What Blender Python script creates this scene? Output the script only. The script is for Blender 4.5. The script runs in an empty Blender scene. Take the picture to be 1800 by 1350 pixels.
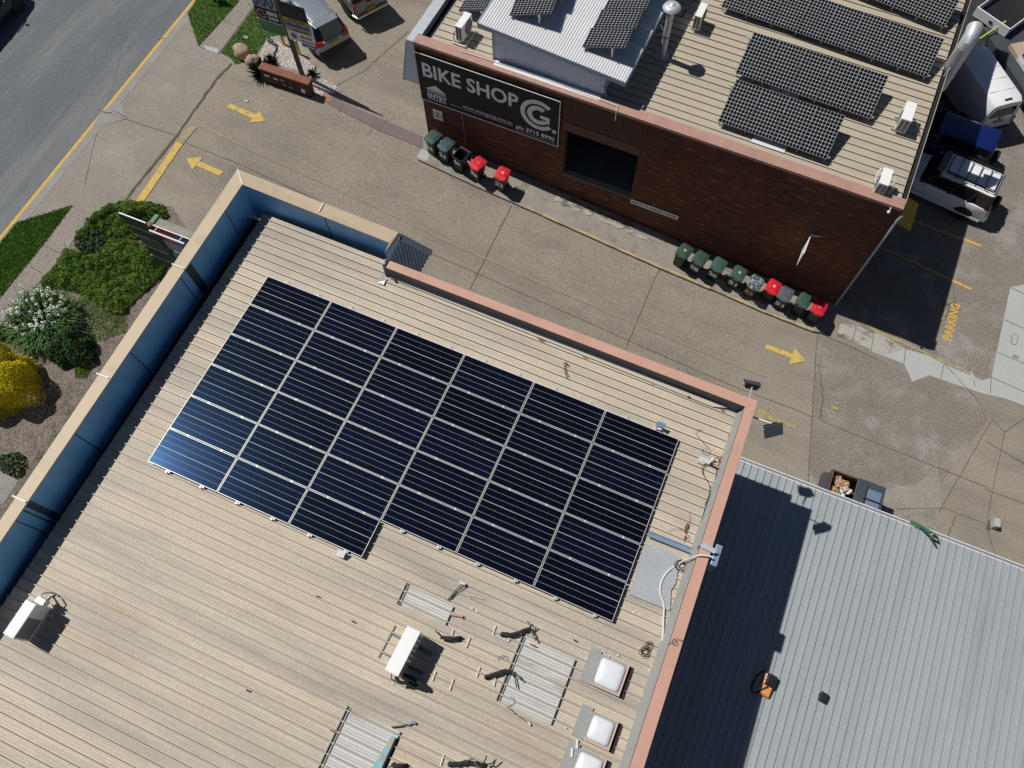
import bpy, bmesh, math, random
from mathutils import Matrix, Vector, noise as mnoise
rnd = random.Random(11)
D2R = math.radians
scene = bpy.context.scene
COL = scene.collection

# ------------------------------------------------------------------ camera, sky, sun, exposure
cam_d = bpy.data.cameras.new("camera")
cam = bpy.data.objects.new("camera", cam_d)
COL.objects.link(cam)
CR = [[0.91848804, -0.35724836, 0.16956808], [0.39525586, 0.8427492, -0.36544028], [-0.01235043, 0.4026753, 0.91525956]]
cam.matrix_world = Matrix.Translation((0, 0, 30.1)) @ Matrix(CR).to_4x4()
cam_d.sensor_width = 36.0
cam_d.lens = 27.714
cam_d.clip_end = 900
scene.camera = cam

SUN = Vector((-0.645, 0.065, 1.0)).normalized()       # towards the sun
world = bpy.data.worlds.new("World")
scene.world = world
world.use_nodes = True
wn = world.node_tree
sky = wn.nodes.new("ShaderNodeTexSky")
sky.sky_type = 'NISHITA'
sky.sun_disc = False
sky.sun_elevation = math.asin(SUN.z)
sky.sun_rotation = math.atan2(SUN.x, SUN.y)
sky.air_density = 0.75
sky.dust_density = 0.4
bg = wn.nodes["Background"]
bg.inputs[1].default_value = 0.05
wn.links.new(sky.outputs[0], bg.inputs[0])

sun_d = bpy.data.lights.new("sun", 'SUN')
sun_d.energy = 5.0
sun_d.angle = D2R(0.53)
sun_d.color = (1.0, 0.965, 0.905)
sun = bpy.data.objects.new("sun", sun_d)
COL.objects.link(sun)
sun.rotation_euler = SUN.to_track_quat('Z', 'Y').to_euler()
sun.location = (-30, 3, 60)

scene.view_settings.view_transform = 'Standard'
scene.view_settings.look = 'None'
scene.view_settings.exposure = -0.46
scene.view_settings.gamma = 1.0

# ------------------------------------------------------------------ materials
def nd(nt, typ, **kw):
    n = nt.nodes.new(typ)
    for k, v in kw.items():
        setattr(n, k, v)
    return n

def math_n(nt, op, a, b=None, c=None):
    n = nd(nt, "ShaderNodeMath", operation=op)
    for i, v in enumerate((a, b, c)):
        if v is None: continue
        if isinstance(v, (int, float)): n.inputs[i].default_value = v
        else: nt.links.new(v, n.inputs[i])
    return n.outputs[0]

def noise(nt, co, scale, detail=4, rough=.6, stretch=None):
    if stretch:
        m = nd(nt, "ShaderNodeMapping"); m.inputs[3].default_value = stretch
        nt.links.new(co, m.inputs[0]); co = m.outputs[0]
    n = nd(nt, "ShaderNodeTexNoise")
    n.inputs['Scale'].default_value = scale
    n.inputs['Detail'].default_value = detail
    n.inputs['Roughness'].default_value = rough
    nt.links.new(co, n.inputs['Vector'])
    return n.outputs[0]

def mixc(nt, fac, a, b):
    n = nd(nt, "ShaderNodeMix", data_type='RGBA')
    for sock, v in ((n.inputs[0], fac), (n.inputs[6], a), (n.inputs[7], b)):
        if isinstance(v, (int, float)): sock.default_value = v
        elif isinstance(v, tuple): sock.default_value = (*v, 1)
        else: nt.links.new(v, sock)
    return n.outputs[2]

def ramp(nt, v, lo, hi):
    n = nd(nt, "ShaderNodeMapRange")
    n.inputs[1].default_value = lo; n.inputs[2].default_value = hi
    nt.links.new(v, n.inputs[0])
    return n.outputs[0]

def pmat(name, c, rough=.7, metal=0.0, spec=.5, var=.0, scale=1.0, fine=0.0, fscale=40, stretch=None,
         c2=None, s2=1.0, lo=.5, hi=.65, st2=None, amt2=1.0, bump=0.0, bscale=30, objrand=0.0, coat=0.0, c3=None, s3=1., lo3=.55, hi3=.7, st3=None):
    m = bpy.data.materials.new(name); m.use_nodes = True
    nt = m.node_tree
    b = nt.nodes["Principled BSDF"]
    b.inputs['Roughness'].default_value = rough
    b.inputs['Metallic'].default_value = metal
    b.inputs['Specular IOR Level'].default_value = spec
    if coat:
        b.inputs['Coat Weight'].default_value = coat; b.inputs['Coat Roughness'].default_value = .06
    tc = nd(nt, "ShaderNodeTexCoord"); co = tc.outputs['Object']
    col = None
    rgb = nd(nt, "ShaderNodeRGB"); rgb.outputs[0].default_value = (*c, 1); col = rgb.outputs[0]
    if c2 is not None:
        f = ramp(nt, noise(nt, co, s2, 6, .65, st2), lo, hi)
        if amt2 < 1: f = math_n(nt, 'MULTIPLY', f, amt2)
        col = mixc(nt, f, col, c2)
    if c3 is not None:
        f = ramp(nt, noise(nt, co, s3, 6, .7, st3), lo3, hi3)
        col = mixc(nt, f, col, c3)
    v = None
    if var:
        v = math_n(nt, 'MULTIPLY_ADD', noise(nt, co, scale, 6, .65, stretch), 2 * var * 2, 1 - 2 * var)
    if fine:
        f = math_n(nt, 'MULTIPLY_ADD', noise(nt, co, fscale, 2, .7), 4 * fine, 1 - 2 * fine)
        v = f if v is None else math_n(nt, 'MULTIPLY', v, f)
    if objrand:
        oi = nd(nt, "ShaderNodeObjectInfo")
        f = math_n(nt, 'MULTIPLY_ADD', oi.outputs['Random'], 2 * objrand, 1 - objrand)
        v = f if v is None else math_n(nt, 'MULTIPLY', v, f)
    if v is not None:
        sc = nd(nt, "ShaderNodeVectorMath", operation='SCALE')
        nt.links.new(col, sc.inputs[0]); nt.links.new(v, sc.inputs['Scale']); col = sc.outputs[0]
    nt.links.new(col, b.inputs['Base Color'])
    if bump:
        bp = nd(nt, "ShaderNodeBump"); bp.inputs['Strength'].default_value = bump; bp.inputs['Distance'].default_value = .02
        nt.links.new(noise(nt, co, bscale, 4, .6), bp.inputs['Height']); nt.links.new(bp.outputs[0], b.inputs['Normal'])
    return m

M = {}
M['drive'] = pmat('exposed_aggregate', (.292, .256, .208), .9, var=.12, scale=.35, fine=.50, fscale=21, c2=(.215, .19, .165), s2=.55, lo=.47, hi=.72, st2=(.30, 1.1, 1), c3=(.16, .14, .12), s3=1.5, lo3=.66, hi3=.82)
M['drive_dark'] = pmat('exposed_aggregate_dark', (.228, .20, .172), .9, var=.14, scale=.5, fine=.62, fscale=20, c2=(.33, .31, .285), s2=.6, lo=.5, hi=.7)
M['drive_brown'] = pmat('exposed_aggregate_brown', (.28, .247, .213), .9, var=.10, scale=.6, fine=.5, fscale=21, c2=(.34, .31, .28), s2=.4, lo=.5, hi=.75)
M['asphalt'] = pmat('asphalt', (.130, .143, .153), .85, var=.10, scale=.25, fine=.2, fscale=12, c2=(.225, .233, .237), s2=.35, lo=.48, hi=.72, st2=(1.4, .12, 1))
M['slab'] = pmat('light_concrete', (.44, .45, .44), .85, var=.06, scale=.8, fine=.06, fscale=9)
M['slab_dirty'] = pmat('dirty_concrete', (.42, .40, .36), .85, var=.10, scale=.8, fine=.12, fscale=12, c2=(.16, .13, .10), s2=1.3, lo=.5, hi=.6, st2=(.7, 1.6, 1))
M['kerb'] = pmat('kerb_concrete', (.315, .285, .245), .9, var=.16, scale=1.2, fine=.18, fscale=14, c2=(.22, .19, .16), s2=1.3, lo=.5, hi=.66)
M['gutterc'] = pmat('gutter_concrete', (.30, .29, .275), .9, var=.12, scale=1., fine=.14, fscale=14)
M['path'] = pmat('path_concrete', (.28, .246, .216), .9, var=.10, scale=.8, fine=.5, fscale=20)
M['joint'] = pmat('joint_dirt', (.125, .108, .09), .95, var=.3, scale=4)
M['tar'] = pmat('dark_road_line', (.12, .13, .14), .8)  # dark colour for the thin lines across the street
M['moss'] = pmat('mossy_joint', (.11, .095, .065), .95, var=.3, scale=5, fine=.3)
M['yline'] = pmat('yellow_line_paint', (.62, .40, .09), .8, var=.12, scale=3, fine=.1, fscale=20)
def worn(name, c, under, lo, hi, s=6, fs=35):
    m = pmat(name, c, .85, c2=under, s2=s, lo=lo, hi=hi, fine=.2, fscale=fs)
    return m
M['yarrow'] = worn('worn_yellow_paint', (.66, .46, .10), (.33, .28, .20), .50, .66, 7)
M['yworn'] = worn('faint_yellow_paint', (.42, .34, .13), (.27, .235, .19), .42, .6, 5)
M['yfaint'] = worn('very_faint_yellow_paint', (.36, .30, .15), (.275, .24, .20), .40, .56, 4)
M['ykerb'] = worn('faded_yellow_kerb_paint', (.50, .40, .20), (.34, .30, .25), .45, .6, 3)
M['roof'] = pmat('weathered_beige_roof', (.60, .515, .405), .55, spec=.3, var=.14, scale=.9, stretch=(.14, 2.6, 1), fine=.14, fscale=16,
                 c2=(.33, .31, .285), s2=.45, lo=.45, hi=.70, st2=(.30, 2.4, 1), c3=(.47, .26, .11), s3=.50, lo3=.58, hi3=.76, st3=(.16, 3.0, 1))
M['flute'] = pmat('roof_flute', (.45, .388, .305), .6, var=.2, scale=1.2, stretch=(.2, 3, 1))
M['roof_b'] = pmat('beige_roof', (.50, .435, .34), .55, spec=.3, var=.07, scale=.9, stretch=(.2, 2.4, 1), fine=.05, fscale=12, c2=(.42, .37, .30), s2=.6, lo=.5, hi=.7, st2=(.3, 1.5, 1))
M['roofpatch'] = pmat('grey_translucent_sheet', (.60, .60, .585), .5, spec=.4, var=.14, scale=1.3, stretch=(.35, 5, 1), fine=.1, fscale=22, c2=(.44, .39, .32), s2=.9, lo=.52, hi=.62, st2=(.5, 2.2, 1))
M['zinc'] = pmat('zinc_roof', (.385, .42, .445), .5, metal=.0, spec=.5, var=.08, scale=.8, stretch=(2.2, .2, 1), fine=.06, fscale=18, c2=(.32, .345, .36), s2=.5, lo=.5, hi=.72, st2=(2.6, .3, 1))
M['zinc_light'] = pmat('pale_zinc_roof', (.74, .74, .765), .5, metal=.0, spec=.4, var=.05, scale=1, fine=.03)
M['zincwall'] = pmat('zinc_wall', (.68, .77, .90), .5, metal=.0, var=.06, scale=1.5)
M['galv'] = pmat('galvanised', (.58, .62, .66), .45, metal=.35, var=.12, scale=5, fine=.08)
M['galv_blue'] = pmat('blue_galvanised', (.30, .42, .58), .4, metal=.45, var=.10, scale=6)
M['beige'] = pmat('beige_coping', (.55, .435, .295), .55, var=.05, scale=.7, fine=.03, c2=(.40, .32, .225), s2=1.2, lo=.54, hi=.75)
M['pink'] = pmat('terracotta_coping', (.60, .345, .262), .6, var=.06, scale=.8, fine=.05, fscale=25, c2=(.50, .30, .24), s2=1.2, lo=.55, hi=.7)
M['pink_b'] = pmat('terracotta_coping_dimmed', (.46, .27, .21), .6, var=.08, scale=.8, fine=.06, fscale=25, c2=(.36, .22, .18), s2=1.2, lo=.5, hi=.7)  # terracotta copy; dimmer light at this angle is put into the colour
M['yard_shade'] = pmat('painted_ground_shade', (.03, .03, .032), .8, var=.3, scale=1.5)  # near-black colour for painted shade on the ground
M['pinkjoint'] = pmat('coping_joint', (.66, .45, .37), .6)
M['sealant'] = pmat('white_sealant', (.78, .76, .72), .5, var=.1, scale=8)
M['blue'] = pmat('blue_parapet', (.215, .54, .90), .45, spec=.4, var=.08, scale=.8, fine=.03, c2=(.14, .40, .72), s2=1.5, lo=.42, hi=.72, st2=(1, 1, .22))
M['lap'] = pmat('dark_roof_lap', (.25, .215, .175), .8, var=.2, scale=2, stretch=(.2, 3, 1))  # rib sides darker than the roof pans
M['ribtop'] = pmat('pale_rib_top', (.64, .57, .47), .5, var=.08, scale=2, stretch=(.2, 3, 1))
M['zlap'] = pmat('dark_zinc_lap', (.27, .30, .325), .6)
M['bluegrey'] = pmat('blue_grey_cladding', (.36, .53, .68), .5, var=.06, scale=2)
M['dark'] = pmat('dark_gap', (.018, .018, .02), .8)
M['darkblue'] = pmat('dark_blue_stain', (.03, .06, .10), .6)
M['slate'] = pmat('dark_grey_wall', (.12, .135, .15), .7, var=.1, scale=1.4)
M['flash'] = pmat('grey_flashing', (.34, .345, .335), .5, var=.10, scale=2, fine=.08, fscale=20, c2=(.27, .25, .22), s2=2, lo=.55, hi=.7)
M['rust'] = pmat('rust', (.33, .10, .045), .9, var=.3, scale=8, c2=(.20, .055, .03), s2=9, lo=.5, hi=.65)
M['membrane'] = pmat('grey_membrane', (.40, .43, .46), .8, var=.08, scale=2, fine=.16, fscale=26)
M['white'] = pmat('white_paint', (.82, .82, .80), .4, var=.03, scale=3)
M['acwhite'] = pmat('ac_white', (.90, .90, .88), .42, var=.06, scale=3, c2=(.62, .58, .50), s2=3, lo=.6, hi=.75)
M['acgrey'] = pmat('ac_grille', (.20, .21, .22), .6)
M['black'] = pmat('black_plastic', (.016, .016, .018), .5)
M['foam'] = pmat('black_pipe_foam', (.026, .026, .026), .85, var=.3, scale=9)
M['rubber'] = pmat('tyre_rubber', (.02, .02, .021), .8)
M['rim'] = pmat('alloy_rim', (.55, .56, .58), .35, metal=.8)
M['pvc'] = pmat('white_conduit', (.74, .73, .70), .45)
M['timber'] = pmat('pale_timber', (.50, .36, .21), .8, var=.15, scale=3, stretch=(.3, 4, 4))
M['ply'] = pmat('plywood', (.46, .35, .26), .8, var=.12, scale=2)
M['turq'] = pmat('turquoise_plank_paint', (.24, .50, .54), .7, var=.12, scale=3, c2=(.45, .36, .24), s2=4, lo=.52, hi=.6)
M['frame'] = pmat('aluminium_frame', (.68, .68, .66), .4, metal=.15)
M['frame_dk'] = pmat('dark_panel_frame', (.12, .125, .13), .45)
M['binbody'] = pmat('dark_green_bin', (.012, .022, .018), .5, var=.15, scale=4)
M['lidgreen'] = pmat('green_lid', (.045, .10, .075), .5, var=.22, scale=4, fine=.1, fscale=30, objrand=.18)
M['lidblue'] = pmat('blue_grey_lid', (.05, .085, .11), .45, var=.08, scale=3)
M['lidred'] = pmat('red_lid', (.68, .016, .035), .45, var=.16, scale=4, objrand=.10)
M['lidgrey'] = pmat('grey_lid', (.10, .105, .12), .5, var=.08, scale=3)
M['lidfilm'] = pmat('crinkled_film', (.07, .12, .12), .3, c2=(.72, .75, .76), s2=7, lo=.52, hi=.6, st2=(1, 2.6, 1), bump=.5, bscale=14)
M['chalk'] = pmat('chalky_white_paint', (.80, .80, .78), .7, c2=(.4, .4, .4), s2=20, lo=.55, hi=.7)
M['signblack'] = pmat('black_sign_face', (.016, .020, .028), .5, spec=.2, var=.05)
M['signlet'] = pmat('sign_lettering', (.86, .90, .98), .5)
M['signwhite'] = pmat('sign_white', (.85, .86, .90), .5)
M['signred'] = pmat('sign_red', (.50, .04, .04), .5)
M['signpink'] = pmat('sign_dull_pink', (.55, .28, .28), .5)
M['signgreen'] = pmat('sign_green', (.035, .20, .075), .5, var=.1, scale=3)
M['signdk'] = pmat('sign_dark_green', (.020, .045, .035), .5)
M['signyel'] = pmat('sign_yellow', (.55, .40, .06), .5)
M['signblue'] = pmat('sign_blue', (.05, .14, .42), .5)
M['signgrey'] = pmat('sign_grey_blue', (.30, .36, .42), .5)
M['navytxt'] = pmat('sign_navy', (.03, .04, .17), .5)
M['dim'] = pmat('dim_lettering', (.055, .075, .105), .5)
M['steel'] = pmat('grey_steel_post', (.085, .10, .12), .5, metal=.2)
M['greensteel'] = pmat('dark_green_post', (.025, .05, .045), .45)
M['brown_steel'] = pmat('brown_ribbed_sheet', (.11, .050, .036), .6)
M['orange'] = pmat('orange_fabric', (.80, .34, .07), .7, var=.05, scale=6)
M['yellowaw'] = pmat('yellow_sheet', (.90, .56, .05), .6, var=.05, scale=2)
M['rock'] = pmat('sandstone_boulder', (.42, .30, .21), .9, var=.25, scale=2.5, fine=.15, bump=.6, bscale=6)
M['gravel'] = pmat('white_gravel', (.62, .56, .52), .9, var=.10, scale=2, fine=.45, fscale=11)
M['peb'] = pmat('white_pebbles', (.72, .66, .62), .8, objrand=.1, var=.25, scale=8)
M['mulch'] = pmat('bark_mulch', (.20, .165, .14), .95, var=.18, scale=1.6, fine=.7, fscale=13, c2=(.09, .10, .045), s2=.9, lo=.52, hi=.66)
M['chips'] = pmat('bark_chips', (.30, .245, .21), .9, var=.45, scale=9)
M['soil'] = pmat('verge_soil', (.08, .135, .03), .95, var=.3, scale=2)
def leafmat(name, c, var, sc, c2, s2):
    m = pmat(name, c, .6, spec=.25, var=var, scale=sc, c2=c2, s2=s2, lo=.42, hi=.62)
    return m
M['grass'] = leafmat('grass_blades', (.155, .30, .045), .25, 1.2, (.22, .35, .07), 1.5)
M['leaf'] = leafmat('green_leaves', (.125, .235, .035), .3, 1.5, (.19, .29, .05), 1.3)
M['leafdk'] = leafmat('dark_leaves', (.030, .075, .024), .25, 2, (.05, .105, .034), 2.)
M['strap'] = leafmat('strap_leaves', (.055, .125, .03), .25, 2, (.10, .18, .05), 2.)
M['yleaf'] = leafmat('yellow_leaves', (.72, .60, .012), .22, 2, (.52, .48, .02), 2.)
M['petal'] = pmat('white_petals', (.90, .92, .86), .6)
M['spike'] = pmat('black_green_spikes', (.014, .018, .014), .6)
M['bark'] = pmat('shrub_stems', (.09, .06, .04), .9)
M['taillight'] = pmat('red_tail_light', (.50, .012, .02), .15, coat=.6)
M['glass'] = pmat('car_glass', (.012, .014, .017), .05, spec=.7)
M['lens'] = pmat('clear_lens', (.7, .72, .75), .1)
M['plate'] = pmat('number_plate', (.45, .42, .05), .5)
M['chrome'] = pmat('chrome', (.75, .76, .78), .18, metal=1)
def paint(name, c, metal=.3, rough=.3):
    return pmat(name, c, rough, metal=metal, coat=.6, var=.015, scale=1)
M['p_silver'] = paint('silver_paint', (.30, .335, .375), .5, .34)
M['p_champ'] = paint('champagne_paint', (.24, .23, .215), .5, .34)
M['p_white'] = paint('white_car_paint', (.90, .91, .92), 0, .3)
M['p_blue'] = paint('blue_car_paint', (.008, .02, .14), .2, .3)
M['p_navy'] = paint('navy_car_paint', (.03, .045, .09), .3, .3)
M['p_dark'] = paint('dark_car_paint', (.03, .035, .045), .3, .3)
M['trim'] = pmat('black_trim', (.02, .021, .023), .55)
M['card'] = pmat('cardboard', (.50, .33, .19), .85, var=.15, scale=4, objrand=.2)
M['paper'] = pmat('waste_paper', (.66, .62, .58), .8, var=.15, scale=5)
M['cardpink'] = pmat('dull_pink_paper', (.55, .42, .40), .8, var=.15, scale=5)
M['wrapyellow'] = pmat('yellowish_wrap', (.70, .66, .36), .6, var=.1, scale=5)
M['dumpsteel'] = pmat('brown_skip_steel', (.13, .075, .055), .7, var=.2, scale=3)
M['dumplid'] = pmat('dark_skip_lid', (.055, .068, .085), .5, var=.12, scale=4)
M['dumppad'] = pmat('blue_grey_lid_pad', (.16, .22, .32), .4, var=.1, scale=6)
M['tarp'] = pmat('blue_tarp', (.018, .05, .24), .5, var=.1, scale=3)
M['greyflat'] = pmat('grey_tray_side', (.055, .062, .075), .6, var=.1, scale=2)
M['brownplate'] = pmat('brown_steel_plate', (.16, .105, .07), .8, var=.15, scale=2)
M['limerope'] = pmat('lime_strap', (.38, .55, .12), .6)
M['purple'] = pmat('purple_brown_paving', (.20, .15, .155), .8, var=.10, scale=2, fine=.08)
M['terracap'] = pmat('terracotta_edge', (.36, .19, .13), .8, var=.2, scale=4)
M['dome'] = pmat('opal_acrylic', (.80, .83, .87), .25, spec=.6)
M['brickcap'] = pmat('brick_capping', (.28, .115, .08), .85, var=.2, scale=3)

def brickmat(name, c1, c2, mortar, axis='xz'):
    m = bpy.data.materials.new(name); m.use_nodes = True
    nt = m.node_tree; b = nt.nodes["Principled BSDF"]; b.inputs['Roughness'].default_value = .9
    tc = nd(nt, "ShaderNodeTexCoord"); sp = nd(nt, "ShaderNodeSeparateXYZ"); cb = nd(nt, "ShaderNodeCombineXYZ")
    nt.links.new(tc.outputs['Object'], sp.inputs[0])
    h = math_n(nt, 'ADD', sp.outputs[0], sp.outputs[1])
    nt.links.new(h, cb.inputs[0]); nt.links.new(sp.outputs[2], cb.inputs[1])
    br = nd(nt, "ShaderNodeTexBrick")
    nt.links.new(cb.outputs[0], br.inputs['Vector'])
    br.inputs['Scale'].default_value = 1.0
    br.inputs['Brick Width'].default_value = .24; br.inputs['Row Height'].default_value = .086
    br.inputs['Mortar Size'].default_value = .008
    br.inputs['Bias'].default_value = -.25
    br.inputs['Color1'].default_value = (*c1, 1); br.inputs['Color2'].default_value = (*c2, 1); br.inputs['Mortar'].default_value = (*mortar, 1)
    n = noise(nt, cb.outputs[0], 2.6, 3, .6, (.6, 2.6, 1))
    col = mixc(nt, ramp(nt, n, .56, .72), br.outputs[0], tuple(min(1, 1.9 * v) for v in c2))
    n2 = math_n(nt, 'MULTIPLY_ADD', noise(nt, cb.outputs[0], .5, 4), 1.0, .5)
    sc = nd(nt, "ShaderNodeVectorMath", operation='SCALE'); nt.links.new(col, sc.inputs[0]); nt.links.new(n2, sc.inputs['Scale'])
    nt.links.new(sc.outputs[0], b.inputs['Base Color'])
    return m
M['brick'] = brickmat('dark_red_brick', (.105, .036, .021), (.19, .066, .032), (.07, .038, .028))
M['brick_tan'] = brickmat('tan_brick', (.36, .25, .16), (.42, .29, .19), (.35, .32, .28))
M['brick_low'] = brickmat('brown_brick', (.085, .028, .018), (.14, .048, .03), (.06, .04, .035))

def cellmat(name, kind):
    m = bpy.data.materials.new(name); m.use_nodes = True
    nt = m.node_tree; b = nt.nodes["Principled BSDF"]
    tc = nd(nt, "ShaderNodeTexCoord"); sp = nd(nt, "ShaderNodeSeparateXYZ"); nt.links.new(tc.outputs['Generated'], sp.inputs[0])
    gx, gy = sp.outputs[0], sp.outputs[1]
    oi = nd(nt, "ShaderNodeObjectInfo"); rv = oi.outputs['Random']
    def fr(v, n):
        return math_n(nt, 'ABSOLUTE', math_n(nt, 'SUBTRACT', math_n(nt, 'FRACT', math_n(nt, 'MULTIPLY', v, n)), .5))
    if kind == 'grid':
        nx, ny = 8, 12
        ax, ay = fr(gx, nx), fr(gy, ny)
        line = math_n(nt, 'GREATER_THAN', math_n(nt, 'MAXIMUM', ax, ay), .472)
        dia = math_n(nt, 'GREATER_THAN', math_n(nt, 'ADD', ax, ay), .84)
        f = math_n(nt, 'MAXIMUM', line, dia)
        base, lc = (.0075, .008, .011), (.70, .73, .74)
        b.inputs['Roughness'].default_value = .16
        col = mixc(nt, f, base, lc)
    elif kind == 'gridl':
        ax, ay = fr(gx, 12), fr(gy, 8)
        line = math_n(nt, 'GREATER_THAN', math_n(nt, 'MAXIMUM', ax, ay), .470)
        dia = math_n(nt, 'GREATER_THAN', math_n(nt, 'ADD', ax, ay), .84)
        f = math_n(nt, 'MAXIMUM', line, dia)
        base, lc = (.0065, .007, .010), (.58, .60, .61)
        b.inputs['Roughness'].default_value = .16
        col = mixc(nt, f, base, lc)
    else:
        # six rows of cells, a thin dotted gap between rows and a brighter one in the middle
        ay = fr(gy, 6)
        thin = math_n(nt, 'GREATER_THAN', ay, .479)
        dots = math_n(nt, 'GREATER_THAN', fr(gx, 36), .17)
        edge = math_n(nt, 'GREATER_THAN', math_n(nt, 'ABSOLUTE', math_n(nt, 'SUBTRACT', gy, .5)), .45)
        thin = math_n(nt, 'MULTIPLY', thin, math_n(nt, 'SUBTRACT', 1.0, edge))
        thin = math_n(nt, 'MULTIPLY', thin, math_n(nt, 'MULTIPLY_ADD', dots, .55, .22))
        mid = math_n(nt, 'LESS_THAN', math_n(nt, 'ABSOLUTE', math_n(nt, 'SUBTRACT', gy, .5)), .0062)
        f = math_n(nt, 'MAXIMUM', thin, mid)
        vv = math_n(nt, 'LESS_THAN', fr(gx, 12), .012)
        c1 = mixc(nt, rv, (.0022, .0026, .0040), (.0045, .0062, .022))
        tcn = noise(nt, tc.outputs['Object'], 1.4, 3)
        c1 = mixc(nt, ramp(nt, tcn, .3, .8), c1, (.0028, .0034, .007))
        col = mixc(nt, f, c1, (.60, .58, .50))
        # dried water marks and dust
        dn = ramp(nt, noise(nt, tc.outputs['Object'], 9, 6, .75), .60, .80)
        col = mixc(nt, math_n(nt, 'MULTIPLY', dn, .075), col, (.35, .42, .5))
        b.inputs['Roughness'].default_value = .17
        b.inputs['Specular IOR Level'].default_value = .45
        b.inputs['Specular Tint'].default_value = (.16, .42, 1.0, 1)
    nt.links.new(col, b.inputs['Base Color'])
    if kind != 'lines':
        b.inputs['Specular IOR Level'].default_value = .4
    return m
M['cells'] = cellmat('navy_solar_cells', 'lines')
M['grid'] = cellmat('black_solar_cells', 'grid')
M['gridl'] = cellmat('black_solar_cells_wide', 'gridl')

# ------------------------------------------------------------------ mesh helpers
PM = {}
def gz(x):
    return 0.0 if x > 3 else .085 * (3 - x) if x > -21 else 2.04

def unit(v):
    v = Vector(v); return v.normalized()

class MB:
    def __init__(s):
        s.v = []; s.f = []; s.mi = []
    def add(s, vs, fs, mi=0):
        o = len(s.v)
        s.v += [tuple(p) for p in vs]
        for f in fs:
            s.f.append([i + o for i in f]); s.mi.append(mi)
        return s
    def hexa(s, p, mi=0):
        return s.add(p, [(3, 2, 1, 0), (4, 5, 6, 7), (0, 1, 5, 4), (1, 2, 6, 5), (2, 3, 7, 6), (3, 0, 4, 7)], mi)
    def box(s, x0, x1, y0, y1, z0, z1, mi=0, T=None):
        p = [(x0, y0, z0), (x1, y0, z0), (x1, y1, z0), (x0, y1, z0), (x0, y0, z1), (x1, y0, z1), (x1, y1, z1), (x0, y1, z1)]
        if T is not None: p = [T @ Vector(q) for q in p]
        return s.hexa(p, mi)
    def extr(s, poly, vec, mi=0):
        n = len(poly); v = Vector(vec)
        vs = [Vector(p) for p in poly] + [Vector(p) + v for p in poly]
        fs = [tuple(range(n))[::-1], tuple(range(n, 2 * n))] + [(i, (i + 1) % n, n + (i + 1) % n, n + i) for i in range(n)]
        return s.add(vs, fs, mi)
    def prism(s, poly, z0, z1, mi=0):
        a = [(p[0], p[1], z0(p) if callable(z0) else z0) for p in poly]
        b = [(p[0], p[1], z1(p) if callable(z1) else z1) for p in poly]
        n = len(poly)
        fs = [tuple(range(n))[::-1], tuple(range(n, 2 * n))] + [(i, (i + 1) % n, n + (i + 1) % n, n + i) for i in range(n)]
        return s.add(a + b, fs, mi)
    def bar(s, p, q, w, h, up=(0, 0, 1), mi=0):
        p, q = Vector(p), Vector(q); d = (q - p).normalized()
        u = Vector(up); sd = d.cross(u)
        if sd.length < 1e-4: sd = d.cross(Vector((1, 0, 0)))
        sd.normalize(); u = sd.cross(d).normalized()
        a, b = sd * w / 2, u * h / 2
        return s.hexa([p - a - b, p + a - b, q + a - b, q - a - b, p - a + b, p + a + b, q + a + b, q - a + b], mi)
    def loft(s, rings, cap=True, mi=0, closed=True):
        n = len(rings[0]); vs = [p for r in rings for p in r]; fs = []
        for k in range(len(rings) - 1):
            for i in range(n if closed else n - 1):
                j = (i + 1) % n
                fs.append((k * n + i, k * n + j, (k + 1) * n + j, (k + 1) * n + i))
        if cap:
            fs.append(tuple(range(n))[::-1]); fs.append(tuple(range((len(rings) - 1) * n, len(rings) * n)))
        return s.add(vs, fs, mi)
    def tube(s, pts, r, n=8, mi=0, cap=True):
        pts = [Vector(p) for p in pts]; rings = []
        rr = r if isinstance(r, (list, tuple)) else [r] * len(pts)
        prev = None
        for i, p in enumerate(pts):
            d = (pts[min(i + 1, len(pts) - 1)] - pts[max(i - 1, 0)])
            if d.length < 1e-6: d = Vector((0, 0, 1))
            d.normalize()
            a = Vector((0, 0, 1)) if abs(d.z) < .9 else Vector((1, 0, 0))
            if prev is not None: a = prev
            x = a - d * a.dot(d)
            if x.length < 1e-4: x = d.orthogonal()
            x.normalize(); prev = x
            y = d.cross(x)
            rings.append([p + (x * math.cos(t) + y * math.sin(t)) * rr[i] for t in [2 * math.pi * k / n for k in range(n)]])
        return s.loft(rings, cap, mi)
    def lathe(s, prof, n=20, T=None, mi=0, cap=True):
        rings = []
        for r, z in prof:
            rg = [Vector((r * math.cos(2 * math.pi * k / n), r * math.sin(2 * math.pi * k / n), z)) for k in range(n)]
            if T is not None: rg = [T @ p for p in rg]
            rings.append(rg)
        return s.loft(rings, cap, mi)
    def blob(s, c, rx, ry, rz, seed=0, amp=.15, nu=14, nv=9, mi=0):
        r = random.Random(seed); ph = [r.uniform(0, 6.3) for _ in range(6)]
        rings = []
        for j in range(nv + 1):
            t = math.pi * j / nv; rg = []
            for i in range(nu):
                a = 2 * math.pi * i / nu
                k = 1 + amp * (math.sin(2 * a + ph[0] + t) + .6 * math.sin(3 * a + ph[1] - 2 * t) + .5 * math.sin(5 * t + ph[2]) + .4 * math.sin(5 * a + 3 * t + ph[3])) * math.sin(t)
                k += r.uniform(-.02, .02) + .5 * amp * mnoise.noise(Vector((2.2 * math.cos(a) * math.sin(t) + seed, 2.2 * math.sin(a) * math.sin(t), 2.2 * math.cos(t))))
                rg.append((c[0] + rx * k * math.sin(t) * math.cos(a), c[1] + ry * k * math.sin(t) * math.sin(a), c[2] - rz * k * math.cos(t)))
            rings.append(rg)
        return s.loft(rings, True, mi)
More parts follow.
